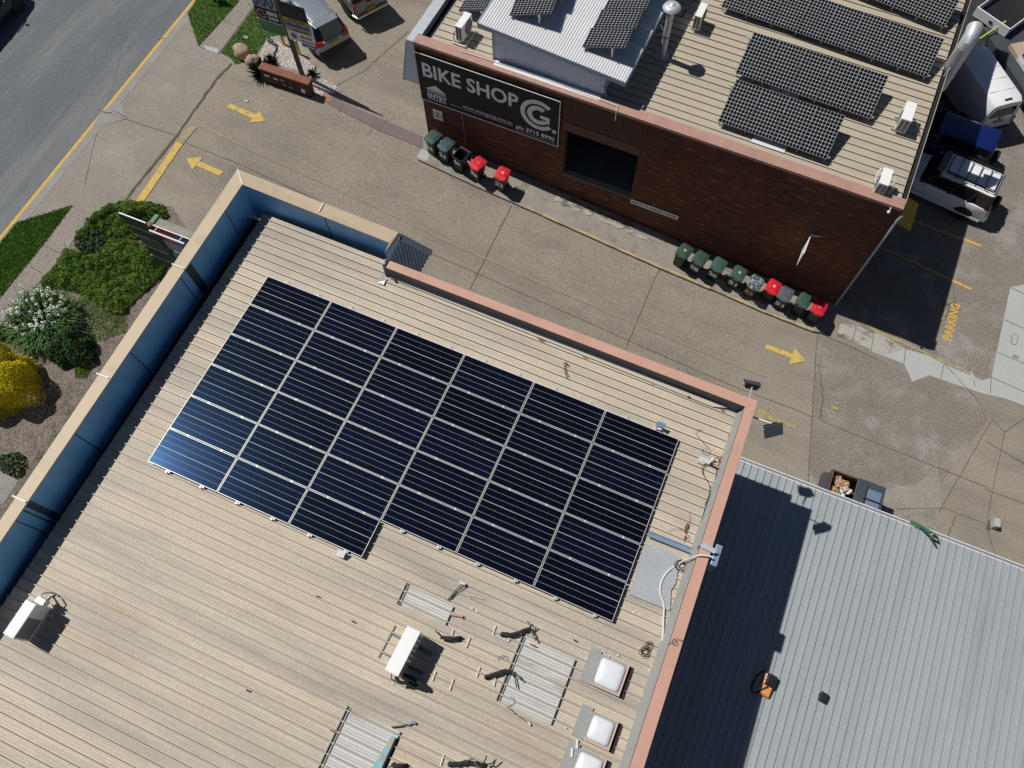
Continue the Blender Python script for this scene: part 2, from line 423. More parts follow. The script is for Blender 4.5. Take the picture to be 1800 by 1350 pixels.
    def build(s, name, mats, parent=None, world=False, smooth=None, bevel=0, label=None, seg=2):
        me = bpy.data.meshes.new(name)
        vs = s.v
        if parent is not None and world:
            Ti = PM[parent.name].inverted(); vs = [tuple(Ti @ Vector(p)) for p in vs]
        me.from_pydata(vs, [], s.f); me.update()
        if not isinstance(mats, (list, tuple)): mats = [mats]
        for m in mats: me.materials.append(M[m] if isinstance(m, str) else m)
        for p, i in zip(me.polygons, s.mi): p.material_index = i
        bm = bmesh.new(); bm.from_mesh(me)
        bmesh.ops.recalc_face_normals(bm, faces=bm.faces)
        if smooth:
            for f in bm.faces: f.smooth = True
            for e in bm.edges:
                if len(e.link_faces) == 2 and e.calc_face_angle(0) > D2R(smooth): e.smooth = False
        bm.to_mesh(me); bm.free()
        o = bpy.data.objects.new(name, me); COL.objects.link(o)
        if parent is not None:
            o.parent = parent; PM[o.name] = PM[parent.name]
        else: PM[o.name] = Matrix.Identity(4)
        if bevel:
            b = o.modifiers.new("bevel", 'BEVEL'); b.width = bevel; b.segments = seg; b.limit_method = 'ANGLE'; b.angle_limit = D2R(40)
        if label: o['label'] = label
        return o

def frame_on(loc, rotz, slope=True):
    """a thing standing on the ground at loc, turned by rotz, leaning with the slope"""
    T = Matrix.Translation(loc)
    if slope and -21 < loc[0] < 3: T = T @ Matrix.Rotation(math.atan(.085), 4, 'Y')
    return T @ Matrix.Rotation(rotz, 4, 'Z')

def thing(name, label, cat, T=None, group=None):
    o = bpy.data.objects.new(name, None); COL.objects.link(o)
    o.empty_display_size = .2
    T = T if T is not None else Matrix.Identity(4)
    if not isinstance(T, Matrix): T = Matrix.Translation(T)
    o.matrix_world = T
    PM[o.name] = T.copy()
    o['label'] = label; o['category'] = cat
    if group: o['group'] = group
    return o

def tag(o, label, cat, group=None):
    o['label'] = label; o['category'] = cat
    if group: o['group'] = group
    return o

def struct(o, label=None):
    o['kind'] = 'structure'
    if label: o['label'] = label
    return o

def dup(root, T, label, group=None):
    c = root.copy(); COL.objects.link(c); c.matrix_world = T; PM[c.name] = T.copy()
    c['label'] = label
    if group: c['group'] = group
    for ch in list(root.children):
        d = ch.copy(); COL.objects.link(d); d.parent = c
        for g in list(ch.children):
            e = g.copy(); COL.objects.link(e); e.parent = d
    return c

def sheet(name, poly, h, mat, label=None, parent=None):
    """a flat sheet draped over the sloping ground"""
    bm = bmesh.new()
    f = bm.faces.new([bm.verts.new((p[0], p[1], 0)) for p in poly])
    for x in (3.0, -21.0):
        bmesh.ops.bisect_plane(bm, geom=bm.verts[:] + bm.edges[:] + bm.faces[:], plane_co=(x, 0, 0), plane_no=(1, 0, 0))
    bmesh.ops.triangulate(bm, faces=bm.faces[:])
    for v in bm.verts: v.co.z = gz(v.co.x) + h
    bmesh.ops.recalc_face_normals(bm, faces=bm.faces)
    if sum(f.normal.z for f in bm.faces) < 0: bmesh.ops.reverse_faces(bm, faces=bm.faces[:])
    me = bpy.data.meshes.new(name); bm.to_mesh(me); bm.free()
    me.materials.append(M[mat])
    o = bpy.data.objects.new(name, me); COL.objects.link(o)
    return struct(o, label)

def ribbon(pts, w, jag=0.0, seed=1):
    """outline polygon of a polyline of width w"""
    r = random.Random(seed)
    P = [Vector((p[0], p[1])) for p in pts]; L = []; Rr = []
    for i, p in enumerate(P):
        d = (P[min(i + 1, len(P) - 1)] - P[max(i - 1, 0)]).normalized(); n = Vector((-d.y, d.x))
        a = w / 2 * (1 + jag * r.uniform(-1, 1)); b = w / 2 * (1 + jag * r.uniform(-1, 1))
        L.append(p + n * a); Rr.append(p - n * b)
    return [tuple(q) for q in L] + [tuple(q) for q in reversed(Rr)]

def subdiv(pts, step, wob=0.0, seed=2):
    r = random.Random(seed); out = []
    for a, b in zip(pts[:-1], pts[1:]):
        a, b = Vector(a), Vector(b); n = max(1, int((b - a).length / step))
        for i in range(n):
            q = a.lerp(b, i / n)
            if i and wob: q = q + Vector([r.uniform(-wob, wob) for _ in range(len(q))])
            out.append(tuple(q))
    out.append(tuple(pts[-1])); return out

def text_mesh(body, size, bold=0.0, ext=.003, align='LEFT', spacing=1.0, shear=0.0):
    cu = bpy.data.curves.new("lettering", 'FONT'); cu.body = body; cu.size = size; cu.extrude = ext; cu.offset = bold
    cu.align_x = align; cu.space_character = spacing; cu.shear = shear; cu.resolution_u = 3
    ob = bpy.data.objects.new("lettering", cu); COL.objects.link(ob)
    dg = bpy.context.evaluated_depsgraph_get()
    me = bpy.data.meshes.new_from_object(ob.evaluated_get(dg))
    bpy.data.objects.remove(ob); bpy.data.curves.remove(cu)
    return me

def text(name, body, size, origin, xd, yd, mat, parent=None, width=None, **kw):
    """lettering mesh standing at origin (parent space), reading along xd, up along yd"""
    me = text_mesh(body, size, **kw)
    xs = [v.co.x for v in me.vertices]; sx = 1.0
    if width: sx = width / (max(xs) - min(xs)); x0 = min(xs)
    else: x0 = 0
    X, Y = unit(xd), unit(yd); Zv = X.cross(Y)
    for v in me.vertices:
        v.co = Vector(origin) + X * ((v.co.x - x0) * sx) + Y * v.co.y + Zv * v.co.z
    me.materials.clear(); me.materials.append(M[mat])
    me.name = name
    o = bpy.data.objects.new(name, me); COL.objects.link(o)
    if parent is not None: o.parent = parent
    return o

def inpoly(x, y, P):
    c = False; n = len(P); j = n - 1
    for i in range(n):
        if (P[i][1] > y) != (P[j][1] > y) and x < (P[j][0] - P[i][0]) * (y - P[i][1]) / (P[j][1] - P[i][1]) + P[i][0]: c = not c
        j = i
    return c

def blades(name, poly, n, h, mat, label, ht=.08, w=.02, seed=3, lean=.5, base=0.0):
    """countless small blades scattered over a polygon: one object"""
    r = random.Random(seed); mb = MB()
    xs = [p[0] for p in poly]; ys = [p[1] for p in poly]; k = 0
    while k < n:
        x, y = r.uniform(min(xs), max(xs)), r.uniform(min(ys), max(ys))
        if not inpoly(x, y, poly): continue
        k += 1
        z = gz(x) + h + base; a = r.uniform(0, 6.28); l = ht * r.uniform(.5, 1.2)
        dx, dy = math.cos(a), math.sin(a); b = r.uniform(0, 6.28); tx, ty = math.cos(b) * l * lean, math.sin(b) * l * lean
        mb.add([(x - dx * w / 2, y - dy * w / 2, z), (x + dx * w / 2, y + dy * w / 2, z), (x + tx, y + ty, z + l)], [(0, 1, 2)])
    o = mb.build(name, mat); o['kind'] = 'stuff'; o['label'] = label
    return o

def leaves(mb, n, sampler, size, seed=5, mi=0, aspect=.55, up=.3):
    r = random.Random(seed)
    for _ in range(n):
        p, nrm = sampler(r)
        d = Vector((r.gauss(0, 1), r.gauss(0, 1), r.gauss(0, 1) + up)) + Vector(nrm) * 1.2
        d.normalize(); s = d.orthogonal().normalized()
        s = Matrix.Rotation(r.uniform(0, 6.28), 3, d) @ s; t = d.cross(s)
        l = size * r.uniform(.6, 1.3); w = l * aspect
        p = Vector(p)
        mb.add([p - t * l / 2, p + s * w / 2 + d * l * .1, p + t * l / 2, p - s * w / 2 + d * l * .1], [(0, 1, 2, 3)], mi)

def ribbed(mb, x0, x1, y0, y1, zf, pitch, rw=.03, rh=.035, off=0.0, along='x', mi=0, phase=0.0, inner=True, nseg=1, minor=0.0, laps=False):
    """a sheet of ribbed roofing; ribs run along x (or y); zf(x,y) gives the pan level"""
    prof = []
    k = math.floor((y0 - phase) / pitch)
    y = k * pitch + phase
    while y < y1 + pitch:
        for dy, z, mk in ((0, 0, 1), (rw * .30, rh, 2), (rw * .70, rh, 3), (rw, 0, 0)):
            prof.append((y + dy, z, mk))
        if minor:
            for fr_ in (.36, .66):
                c = y + rw + (pitch - rw) * fr_
                prof += [(c - .012, 0, 4), (c, minor, 0), (c + .012, 0, 0)]
        y += pitch
    prof = [q for q in prof if y0 <= q[0] <= y1]
    prof = [(y0, 0, 0)] + prof + [(y1, 0, 0)]
    xs = [] if callable(x1) else [x0 + (x1 - x0) * i / nseg for i in range(nseg + 1)]
    vs = []
    for x in xs:
        for a, z, mk in prof:
            vs.append((x, a, zf(x, a) + z + off) if along == 'x' else (a, x, zf(a, x) + z + off))
    if callable(x1):
        vs = []
        for k_ in range(2):
            for a, z, mk in prof:
                xx = x1(a) if k_ else x0; vs.append((xx, a, zf(xx, a) + z + off))
    n = len(prof); fs = []
    for i in range(nseg):
        for j in range(n - 1): fs.append((i * n + j, i * n + j + 1, (i + 1) * n + j + 1, (i + 1) * n + j))
    o = len(mb.f); mb.add(vs, fs, mi)
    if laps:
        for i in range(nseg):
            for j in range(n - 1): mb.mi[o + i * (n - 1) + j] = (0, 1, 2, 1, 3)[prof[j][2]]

def loose(mb, name, mats, parent=None, world=False, **kw):
    """one object for every separate piece gathered in mb"""
    par = list(range(len(mb.v)))
    def find(a):
        while par[a] != a: par[a] = par[par[a]]; a = par[a]
        return a
    for f in mb.f:
        for k in f[1:]: par[find(k)] = find(f[0])
    groups = {}
    for f, m_ in zip(mb.f, mb.mi): groups.setdefault(find(f[0]), []).append((f, m_))
    out = []
    for fs in groups.values():
        ids = sorted({k for f, _ in fs for k in f}); mp = {k: i for i, k in enumerate(ids)}
        q = MB(); q.v = [mb.v[k] for k in ids]; q.f = [[mp[k] for k in f] for f, _ in fs]; q.mi = [m_ for _, m_ in fs]
        out.append(q.build(name, mats, parent, world, **kw))
    return out

# ------------------------------------------------------------------ ground, road, paths, painted markings
def make_ground():
    mb = MB()
    xs = [-260, -60, -30, -21, -9, 3, 20, 60, 260]; ys = [-200, -40, 0, 10, 20, 30, 45, 90, 260]
    vs = [(x, y, gz(x)) for x in xs for y in ys]; m = len(ys)
    fs = [(i * m + j, (i + 1) * m + j, (i + 1) * m + j + 1, i * m + j + 1) for i in range(len(xs) - 1) for j in range(m - 1)]
    mb.add(vs, fs)
    struct(mb.build('ground', 'drive'), 'grey brown exposed aggregate concrete driveway between the two buildings')
make_ground()
RX = -28.089                       # the yellow line along the road's edge
sheet('road', [(-120, -120), (RX, -120), (RX, 200), (-120, 200)], .004, 'asphalt', 'grey asphalt street with tyre-worn lanes')
sheet('road_gutter', [(RX, -120), (RX + .52, -120), (RX + .52, 200), (RX, 200)], .008, 'gutterc', 'pale concrete gutter beside the street')
sheet('yellow_edge_line', [(RX - .02, -60), (RX + .14, -60), (RX + .14, 120), (RX - .02, 120)], .012, 'yline', 'yellow line painted along the street gutter')
for k, pts in enumerate([[(-34.42,21.596),(-34.53,17.208)],[(-32.817,22.259),(-32.87,18.697),(-33.156,15.451)],[(-30.816,23.086),(-29.987,21.011),(-28.67,18.274),(-27.728,15.674),(-26.359,12.661)],[(-35.089,21.32),(-35.121,19.297)]]):
    sheet('road_streak', ribbon(subdiv(pts, .6, .03, k), .045, .5, k), .006, 'tar', 'thin dark line across the street')  # thin dark lines of uneven width on the road
# driveway slabs of slightly different colour
sheet('driveway_crossover', [(-28.237,22.251),(-27.792,23.166),(-26.097,21.607),(-24.359,21.53),(-24.325,16.643),(-28.239,16.284)], .002, 'drive_brown', 'browner concrete slab of the crossover')
sheet('driveway_crossover', [(-28.312,16.161),(-24.317,16.512),(-24.206,13.103),(-24.856,11.719),(-26.168,11.659),(-27.833,9.821),(-28.465,9.556)], .002, 'drive_brown', 'browner concrete slab of the crossover')
sheet('driveway_apron', [(5.515,19.226),(6.55,19.31),(8.554,18.998),(10.011,18.822),(10.676,19.612),(11.841,18.984),(12.271,18.891),(12.808,18.032),(11.554,14.518),(11.73,12.516),(9.944,12.719),(6.858,12.517),(5.758,17.814)], .004, 'drive_dark', 'darker speckled concrete yard in front of the sheds')
sheet('parking_ground', [(5.689,20.591),(6.9,24.738),(7.676,28.463),(7.463,41.505),(6.924,46.954),(18.437,48.792),(19.974,28.004),(13.353,23.978),(12.653,24.761),(12.625,20.042),(10.516,19.829),(6.484,19.577)], .006, 'drive_dark', 'speckled concrete parking bay behind the brick building')
SL = [(6.27,20.115),(6.984,20.217),(7.831,20.311),(9.082,19.991),(10.494,20.075),(10.709,19.911),(11.582,19.839),(11.836,20.009),(12.003,19.798),(12.316,19.774),(12.632,20.033),(12.645,24.741),(13.175,25.137),(17.11,27.777),(18.018,19.187),(15.329,19.222),(14.072,19.29),(13.262,19.311),(12.469,19.189),(11.449,19.158),(10.257,19.152),(9.668,18.589),(9.184,19.265),(8.379,19.307),(7.845,19.306)]
sheet('concrete_patch', SL, .011, 'slab', 'pale new concrete patch with zigzag edge')
sheet('concrete_patch', [(6.294,19.464),(6.267,20.127),(6.917,20.268),(7.825,20.341),(9.092,19.996),(8.359,19.395),(7.827,19.383),(6.999,19.467)], .015, 'slab_dirty', 'stained pale concrete slab beside the last red bin')
for k, pts in enumerate([[(6.917,20.268),(6.968,19.487)],[(7.693,20.252),(7.776,19.374)],[(9.092,19.996),(9.174,19.261)],[(10.715,19.882),(10.724,19.162)],[(12.658,23.013),(13.517,22.912),(15.101,22.732)],[(12.675,21.318),(13.773,21.24),(15.829,21.077)],[(12.632,20.033),(12.702,19.319)],[(12.701,24.729),(13.25,24.651),(14.331,24.527)],[(11.971,19.69),(12.08,19.364)],[(12.627,20.062),(13.976,19.921)]]):
    sheet('slab_joint', ribbon(pts, .025), .019, 'joint', 'thin joint between pale concrete slabs')
J = [[(-8.868,19.634),(-8.792,14.981)],[(-1.677,20.293),(-1.769,18.573),(-1.759,15.226)],[(-23.944,16.4),(-19.785,16.274),(-15.452,16.061),(-11.425,15.856),(-6.319,15.733),(1.208,15.526),(5.604,15.487),(6.277,15.447)],[(6.709,15.415),(13.446,15.199)],[(5.494,19.306),(5.771,17.82),(6.828,12.605)],[(-28.34,16.46),(-26.783,16.488),(-24.243,16.577)],[(-18.884,22.232),(-18.176,23.515),(-17.405,26.708)],[(-16.297,20.708),(-16.308,20.162)],[(5.494,19.306),(7.068,19.178),(8.554,18.998)],[(12.955,18.095),(11.754,13.491)],[(12.934,18.22),(13.521,17.802),(14.157,18.739)],[(13.521,17.802),(13.514,16.494),(13.501,13.993)],[(7.15,43.205),(10.536,42.327)],[(10.222,12.959),(11.925,13.735),(13.439,13.725),(14.099,12.587)],[(10.733,19.921),(12.207,18.864),(12.808,18.032)],[(12.894,17.14),(14.46,16.768)],[(13.203,15.095),(14.713,15.12)],[(12.378,13.636),(12.247,12.618)]]
for k, pts in enumerate(J):
    sheet('pavement_joint', ribbon(subdiv(pts, .35, .012, k), .020, .55, k), .020, 'joint', 'thin dark joint in the driveway concrete')
sheet('mossy_joint', ribbon(subdiv([(-24.088,21.299),(-24.233,20.158),(-24.099,16.637),(-24.199,13.162),(-24.157,11.937)], .25, .02), .12, .45), .014, 'moss', 'mossy dirt joint across the driveway mouth')
sheet('cracked_patch', [(-28.116,16.335),(-27.754,17.418),(-26.811,16.512),(-27.472,15.871),(-27.972,15.572)], .0145, 'gutterc', 'broken concrete beside the gutter')
for k, pts in enumerate([[(-28.279,16.452),(-27.87,16.438),(-27.55,16.664),(-26.774,16.573)],[(-28.192,21.243),(-27.954,21.444)],[(9.56,23.457),(10.388,22.727),(10.36,22.11)],[(10.352,23.947),(10.559,23.105),(10.095,22.603)],[(5.933,17.888),(6.452,16.422),(6.565,15.516)]]):
    sheet('pavement_crack', ribbon(subdiv(pts, .12, .03, k), .03, .6, k), .024, 'joint', 'crooked crack in the concrete')

def arrow(tail, tip, half=.13, head=.42, hl=.75):
    a, b = Vector(tail), Vector(tip); d = (b - a); L = d.length; d.normalize(); n = Vector((-d.y, d.x))
    s = a + d * (L - hl)
    return [tuple(q) for q in (a - n * half, s - n * half, s - n * head, b, s + n * head, s + n * half, a + n * half)]
sheet('driveway_arrow', arrow((-22.84,19.01), (-20.783,18.864), .13, .40, .62), .024, 'yarrow', 'yellow arrow pointing into the driveway')
sheet('driveway_arrow', arrow((-21.05,15.519), (-22.968,15.639), .13, .40, .62), .024, 'yarrow', 'yellow arrow pointing out to the street')
sheet('driveway_arrow', arrow((3.647,17.818), (5.374,17.795), .11, .42, .6), .024, 'yarrow', 'yellow arrow beside the yard joint')
sheet('driveway_arrow', arrow((5.784,14.727), (3.946,14.756), .11, .36, .6), .024, 'yworn', 'worn yellow arrow below the floodlights')
sheet('give_way_line', ribbon([(-23.648,17.362),(-23.732,16.26)], .34, .1), .026, 'yworn', 'worn yellow line at the driveway mouth')
sheet('give_way_line', ribbon([(-23.732,16.26),(-23.701,15.47),(-23.529,11.88)], .34, .06), .026, 'yarrow', 'yellow line painted across the driveway exit')
sheet('driveway_centre_line', ribbon(subdiv([(-23.63,17.477),(-20.31,17.184),(-17.101,17.052),(-14.797,16.94),(-12.892,16.848),(-10.533,16.667),(-8.781,16.624),(-7.147,16.564),(-4.524,16.495),(-2.218,16.475)], .5, .01), .09, .3), .022, 'yfaint', 'faint yellow line along the middle of the driveway')
sheet('driveway_centre_line', ribbon([(-2.218,16.475),(1.643,16.444),(4.013,16.449)], .07, .3), .022, 'yfaint', 'faint yellow line along the middle of the driveway')
for a, b in [((4.98,26.808),(11.12,26.415)),((5.717,24.836),(11.105,23.984))]:
    sheet('parking_line', ribbon([a, b], .12, .05), .022, 'yline', 'yellow parking bay line behind the brick building')
sheet('parking_line', ribbon(subdiv([(6.997,20.508),(8.316,20.292),(10.23,20.081),(11.794,19.887)], .4, .02), .14, .25), .022, 'yworn', 'worn yellow line at the front of the parking bay')
def ground_text(body, size, p, q, mat, wid):
    a, b = Vector(p), Vector(q); d = (b - a).normalized(); n = Vector((-d.y, d.x))
    me = text_mesh(body, size, bold=.018, ext=0)
    xs = [v.co.x for v in me.vertices]; sx = wid / (max(xs) - min(xs))
    for v in me.vertices:
        r = a + d * ((v.co.x - min(xs)) * sx) + n * v.co.y
        v.co = (r.x, r.y, gz(r.x) + .024)
    me.materials.clear(); me.materials.append(M[mat]); me.name = 'parking_lettering'
    o = bpy.data.objects.new('parking_lettering', me); COL.objects.link(o); struct(o, 'yellow lettering %s painted in the parking bay' % body)
ground_text('PARKING', .50, (10.775,21.068), (10.796,23.143), 'yline', 1.95)
ground_text('NO', .50, (10.307,21.757), (10.343,22.708), 'yworn', .85)

# ------------------------------------------------------------------ verge, paths and beds on the street side
VG1 = [(-27.839,23.305),(-27.971,24.692),(-28.738,27.267),(-25.999,28.395),(-25.887,24.695),(-26.154,21.633)]
VG2 = [(-24.936,21.687),(-24.947,23.821),(-24.962,25.077),(-25.468,27.485),(-21.416,29.155),(-22.492,25.886),(-22.545,23.992),(-23.288,23.48),(-23.339,22.751),(-23.23,21.9),(-23.912,21.321),(-24.319,21.596)]
VG3 = [(-26.146,11.544),(-27.855,9.851),(-27.867,8.694),(-27.933,7.351),(-26.042,4.986),(-26.124,6.467),(-26.133,6.758),(-26.083,9.601)]
for P in (VG1, VG2, VG3): sheet('verge_ground', P, .02, 'soil', 'soil under the verge grass')
sheet('footpath', [(-26.097,21.607),(-25.887,24.695),(-26.072,27.797),(-24.712,28.357),(-25.058,24.825),(-24.976,21.621)], .024, 'path', 'concrete footpath between two strips of grass')
sheet('footpath', [(-26.144,11.52),(-25.083,11.459),(-25.03,8.879),(-25.337,5.461),(-25.473,3.83),(-26.612,5.244),(-26.133,6.758),(-26.083,9.601)], .024, 'path', 'concrete footpath beside the planted bed')
for a, b in [((-26.041,9.342),(-25.061,9.29)),((-25.968,8.268),(-25.016,8.127)),((-26.045,7.187),(-25.171,7.143)),((-25.99,23.608),(-25.321,23.472)),((-25.505,25.067),(-24.883,24.902))]:
    sheet('footpath_joint', ribbon([a, b], .03), .030, 'joint', 'thin joint across the footpath')
sheet('footpath_slab', [(-25.922,21.78),(-25.124,21.86),(-25.025,21.571),(-25.676,21.581)], .034, 'slab', 'pale concrete block at the end of the footpath')
BED = [(-25.09,11.416),(-25.03,8.879),(-25.337,5.461),(-25.59,3.099),(-21.276,-2.184),(-16.236,0.068),(-18.713,11.062),(-22.14,13.184),(-23.962,12.583),(-24.553,11.926)]
sheet('garden_bed', BED, .018, 'mulch', 'bark mulch bed along the front of the tall building')
sheet('side_path', [(-21.427,0.464),(-20.563,0.421),(-20.522,-0.481),(-20.984,-1.098),(-22.078,-0.386)], .026, 'gutterc', 'grey concrete path at the side of the building')
GR = [(-23.387,23.426),(-22.348,23.286),(-21.488,23.148),(-20.438,22.73),(-20.028,22.319),(-18.849,22.102),(-18.812,21.784),(-19.211,21.248),(-19.754,21.374),(-20.325,22.032),(-21.996,22.099),(-23.1,21.988),(-23.186,22.796)]
sheet('gravel_bed', GR, .024, 'gravel', 'white gravel bed round the sign post')
sheet('garden_path', [(-23.546,23.793),(-22.647,23.805),(-21.508,23.776),(-20.46,23.066),(-18.87,22.192),(-18.507,22.005),(-18.659,21.794),(-19.374,22.242),(-20.049,22.309),(-21.488,23.148),(-22.348,23.286),(-23.478,23.389)], .018, 'kerb', 'grey concrete edge beside the gravel')
sheet('paved_strip', [(-19.262,21.489),(-18.95,21.547),(-18.242,21.404),(-16.537,21.339),(-14.698,21.285),(-14.076,21.274),(-13.767,20.632),(-14.417,20.708),(-15.95,20.692),(-18.1,20.935),(-19.12,21.128)], .03, 'purple', 'purple brown paved strip leading to the brick wall')
for a, b in [((-18.086,20.836),(-18.085,21.392)),((-15.937,20.743),(-15.922,21.407))]:
    sheet('paved_strip_joint', ribbon([a, b], .03), .034, 'joint', 'joint across the purple brown strip')
sheet('paved_strip_end', [(-19.262,21.489),(-18.964,21.573),(-18.657,21.195),(-19.12,21.128)], .036, 'terracap', 'terracotta end of the paved strip')
blades('grass_verge', VG1, 9000, .02, 'grass', 'short mown grass beside the footpath at the top', .10, .028, 3)
blades('grass_verge', VG2, 11000, .02, 'grass', 'short mown grass behind the post sign', .10, .028, 4)
blades('grass_verge', VG3, 15000, .02, 'grass', 'triangle of short grass beside the street gutter', .10, .028, 5)
blades('mulch_litter', BED, 9000, .018, 'chips', 'pale bark chips scattered over the mulch bed', .03, .045, 6, 2.2)
def pebbles():
    r = random.Random(9); mb = MB(); xs = [p[0] for p in GR]; ys = [p[1] for p in GR]; k = 0
    while k < 2600:
        x, y = r.uniform(min(xs), max(xs)), r.uniform(min(ys), max(ys))
        if not inpoly(x, y, GR): continue
        k += 1; s = r.uniform(.02, .05); z = gz(x) + .022; a = r.uniform(0, 3)
        c, q = math.cos(a) * s, math.sin(a) * s
        mb.add([(x + c, y + q, z), (x - q, y + c, z), (x - c, y - q, z), (x + q, y - c, z), (x, y, z + s)], [(0, 1, 4), (1, 2, 4), (2, 3, 4), (3, 0, 4)])
    o = mb.build('pebbles', 'peb'); o['kind'] = 'stuff'; o['label'] = 'white pebbles on the gravel bed'
pebbles()
# raised path along the brick wall, with a worn yellow kerb edge
KO = [(-13.614,19.973),(-11.727,19.864),(-9.978,19.768),(-8.157,19.717),(-4.327,19.542),(-1.717,19.426),(1.348,19.393),(5.297,19.244)]
WB = [(5.75, 20.885), (-1.5, 21.09), (-6, 21.21), (-13.75, 21.44)]
def kerb_path():
    poly = KO + [(5.75, 19.35)] + WB
    mb = MB(); mb.prism(subdiv(poly + [poly[0]], .5)[:-1], lambda p: gz(p[0]) - .2, lambda p: gz(p[0]) + .12 + .012 * math.sin(p[0] * 5))
    struct(mb.build('kerb_path', 'kerb'), 'worn raised concrete strip at the foot of the brick wall')
    mb = MB(); P = subdiv(KO, .35, .012)[14:]; r = random.Random(4)
    for a, b in zip(P[:-1], P[1:]):
        if r.random() < .08: continue
        w = .10 + r.uniform(-.03, .02)
        mb.hexa([(a[0], a[1] - .004, gz(a[0]) + .02), (b[0], b[1] - .004, gz(b[0]) + .02), (b[0], b[1] + w, gz(b[0]) + .125), (a[0], a[1] + w, gz(a[0]) + .125),
                 (a[0], a[1] - .012, gz(a[0]) + .137), (b[0], b[1] - .012, gz(b[0]) + .137), (b[0], b[1] + w, gz(b[0]) + .139), (a[0], a[1] + w, gz(a[0]) + .139)])
    struct(mb.build('kerb_paint', 'ykerb'), 'faded yellow paint along the kerb edge')
    mb = MB(); r = random.Random(8)
    for x, w in ((-7.2, 1.8), (-5.0, 2.3), (-2.6, 1.2), (1.2, 1.0)):
        P = []
        for i in range(9):
            P.append((x + w * i / 8, 20.35 + .22 * r.random() - .03 * x * .6))
        Q = P + [(x + w, 21.33 - (x + w + 13.8) * .028), (x, 21.33 - (x + 13.8) * .028)]
        mb.prism(Q, lambda p: gz(p[0]) + .10, lambda p: gz(p[0]) + .155)
    struct(mb.build('render_plinth', 'slab_dirty'), 'broken pale mortar along the foot of the brick wall')
kerb_path()
sheet('kerb_end_slab', [(-13.728,20.041),(-13.732,20.572),(-13.262,20.493),(-13.19,20.042)], .13, 'slab', 'small square pale slab beside the first bin')

pc = (13.224,22.221)
sheet('pit_cover', [(pc[0] + .13 * math.cos(a) , pc[1] + (.14 if math.sin(a) > 0 else -.14) + .13 * math.sin(a)) for a in [2 * math.pi * k / 20 for k in range(20)]], .0185, 'joint', 'oval steel pit cover in the pale concrete')
sheet('pit_cover_lid', [(pc[0] + .105 * math.cos(a) , pc[1] + (.14 if math.sin(a) > 0 else -.14) + .105 * math.sin(a)) for a in [2 * math.pi * k / 20 for k in range(20)]], .0225, 'slab', 'oval pit lid in the pale concrete')
for k, (p, s_) in enumerate([((-22.225,19.562),0.1),((-24.34,23.023),0.13),((13.397,21.422),0.12),((7.035,16.176),0.13),((7.022,16.417),0.1)]):
    sheet('paint_mark', [(p[0] - s_, p[1] - s_ * .6), (p[0] + s_, p[1] - s_ * .6), (p[0] + s_, p[1] + s_ * .6), (p[0] - s_, p[1] + s_ * .6)], .036, 'slab' if k < 2 else 'yworn', 'small paint mark on the ground')

sheet('ground_shade_sheet', [(7.357,39.255),(7.386,41.925),(9.935,46.241),(14.263,47.072),(11.413,42.246),(9.931,39.805),(9.598,37.566),(8.755,37.88),(8.089,38.107)], .010, 'yard_shade', 'near-black sheet painting the deep shade in the yard corner')  # deep shade of the yard corner laid on as a dark sheet

# ------------------------------------------------------------------ the tall building with the big solar roof
def zr(x): return 11.56 - .0247 * (x + 10.84)
wh = thing('warehouse', 'tall building with beige ribbed roof, blue parapet and terracotta coping', 'building', Matrix.Translation((-5, 3, 0)))
BO = [(-12.819,9.992),(-7.963,10.127)]; BI = [(-12.418,9.593),(-8.053,9.722)]
WO = [(-12.604,-0.633),(-12.741,3.261)]; WI = [(-12.281,-0.891),(-12.358,4.362)]
def ext(a, b, y):                              # extend the line a-b to a given y
    t = (y - a[1]) / (b[1] - a[1]); return (a[0] + t * (b[0] - a[0]), y)
YB = -14.0
wo_s, wi_s = ext(WO[0], BO[0], YB), ext(WI[0], BI[0], YB)
EX = BO[1][0]                                  # where the blue parapet stops
PO = [(-7.99,9.297),(2.467,9.319)]; PI = [(-7.95,9.06),(2.225,9.049)]
po_e, pi_e = (2.586,1.788), (2.315,1.671)
po_s, pi_s = ext(PO[1], po_e, YB), ext(PI[1], pi_e, YB)
def pz(x): return zr(x) + .49
# main walls
mb = MB()
mb.prism([(-12.75, YB), (2.35, YB), (2.35, 9.2), (-7.9, 9.2), (-7.9, 9.3), (-12.75, 9.3)], -.3, 11.0)
mb.build('wall', 'brick_tan', wh, True)
# slanted end of the sheets by the gutter follows the parapet: trim strip of flashing laid over the rib ends
RE0, RE1 = (2.121,8.197), (2.167,1.625)
def gx(y): return RE0[0] + (RE1[0] - RE0[0]) * (RE0[1] - y) / (RE0[1] - RE1[1])      # rib ends
# ribbed roof sheet
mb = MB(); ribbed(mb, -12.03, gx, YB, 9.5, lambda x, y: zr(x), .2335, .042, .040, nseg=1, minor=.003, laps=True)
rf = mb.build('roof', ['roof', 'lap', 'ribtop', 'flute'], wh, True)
mb = MB()
for y0, y1 in ((9.0, 4.6), (4.6, 0), (0, -6), (-6, YB)):
    a0, a1 = gx(y0), gx(y1)
    b0, b1 = ext(PI[1], pi_e, y0)[0], ext(PI[1], pi_e, y1)[0]
    mb.add([(a0, y0, zr(a0) + .045), (a1, y1, zr(a1) + .045), (b1, y1, pz(b1) - .12), (b0, y0, pz(b0) - .12), (a0, y0, zr(a0) - .1), (a1, y1, zr(a1) - .1)],
           [(0, 1, 2, 3), (4, 5, 1, 0)])
mb.build('gutter_flashing', 'flash', wh, True)
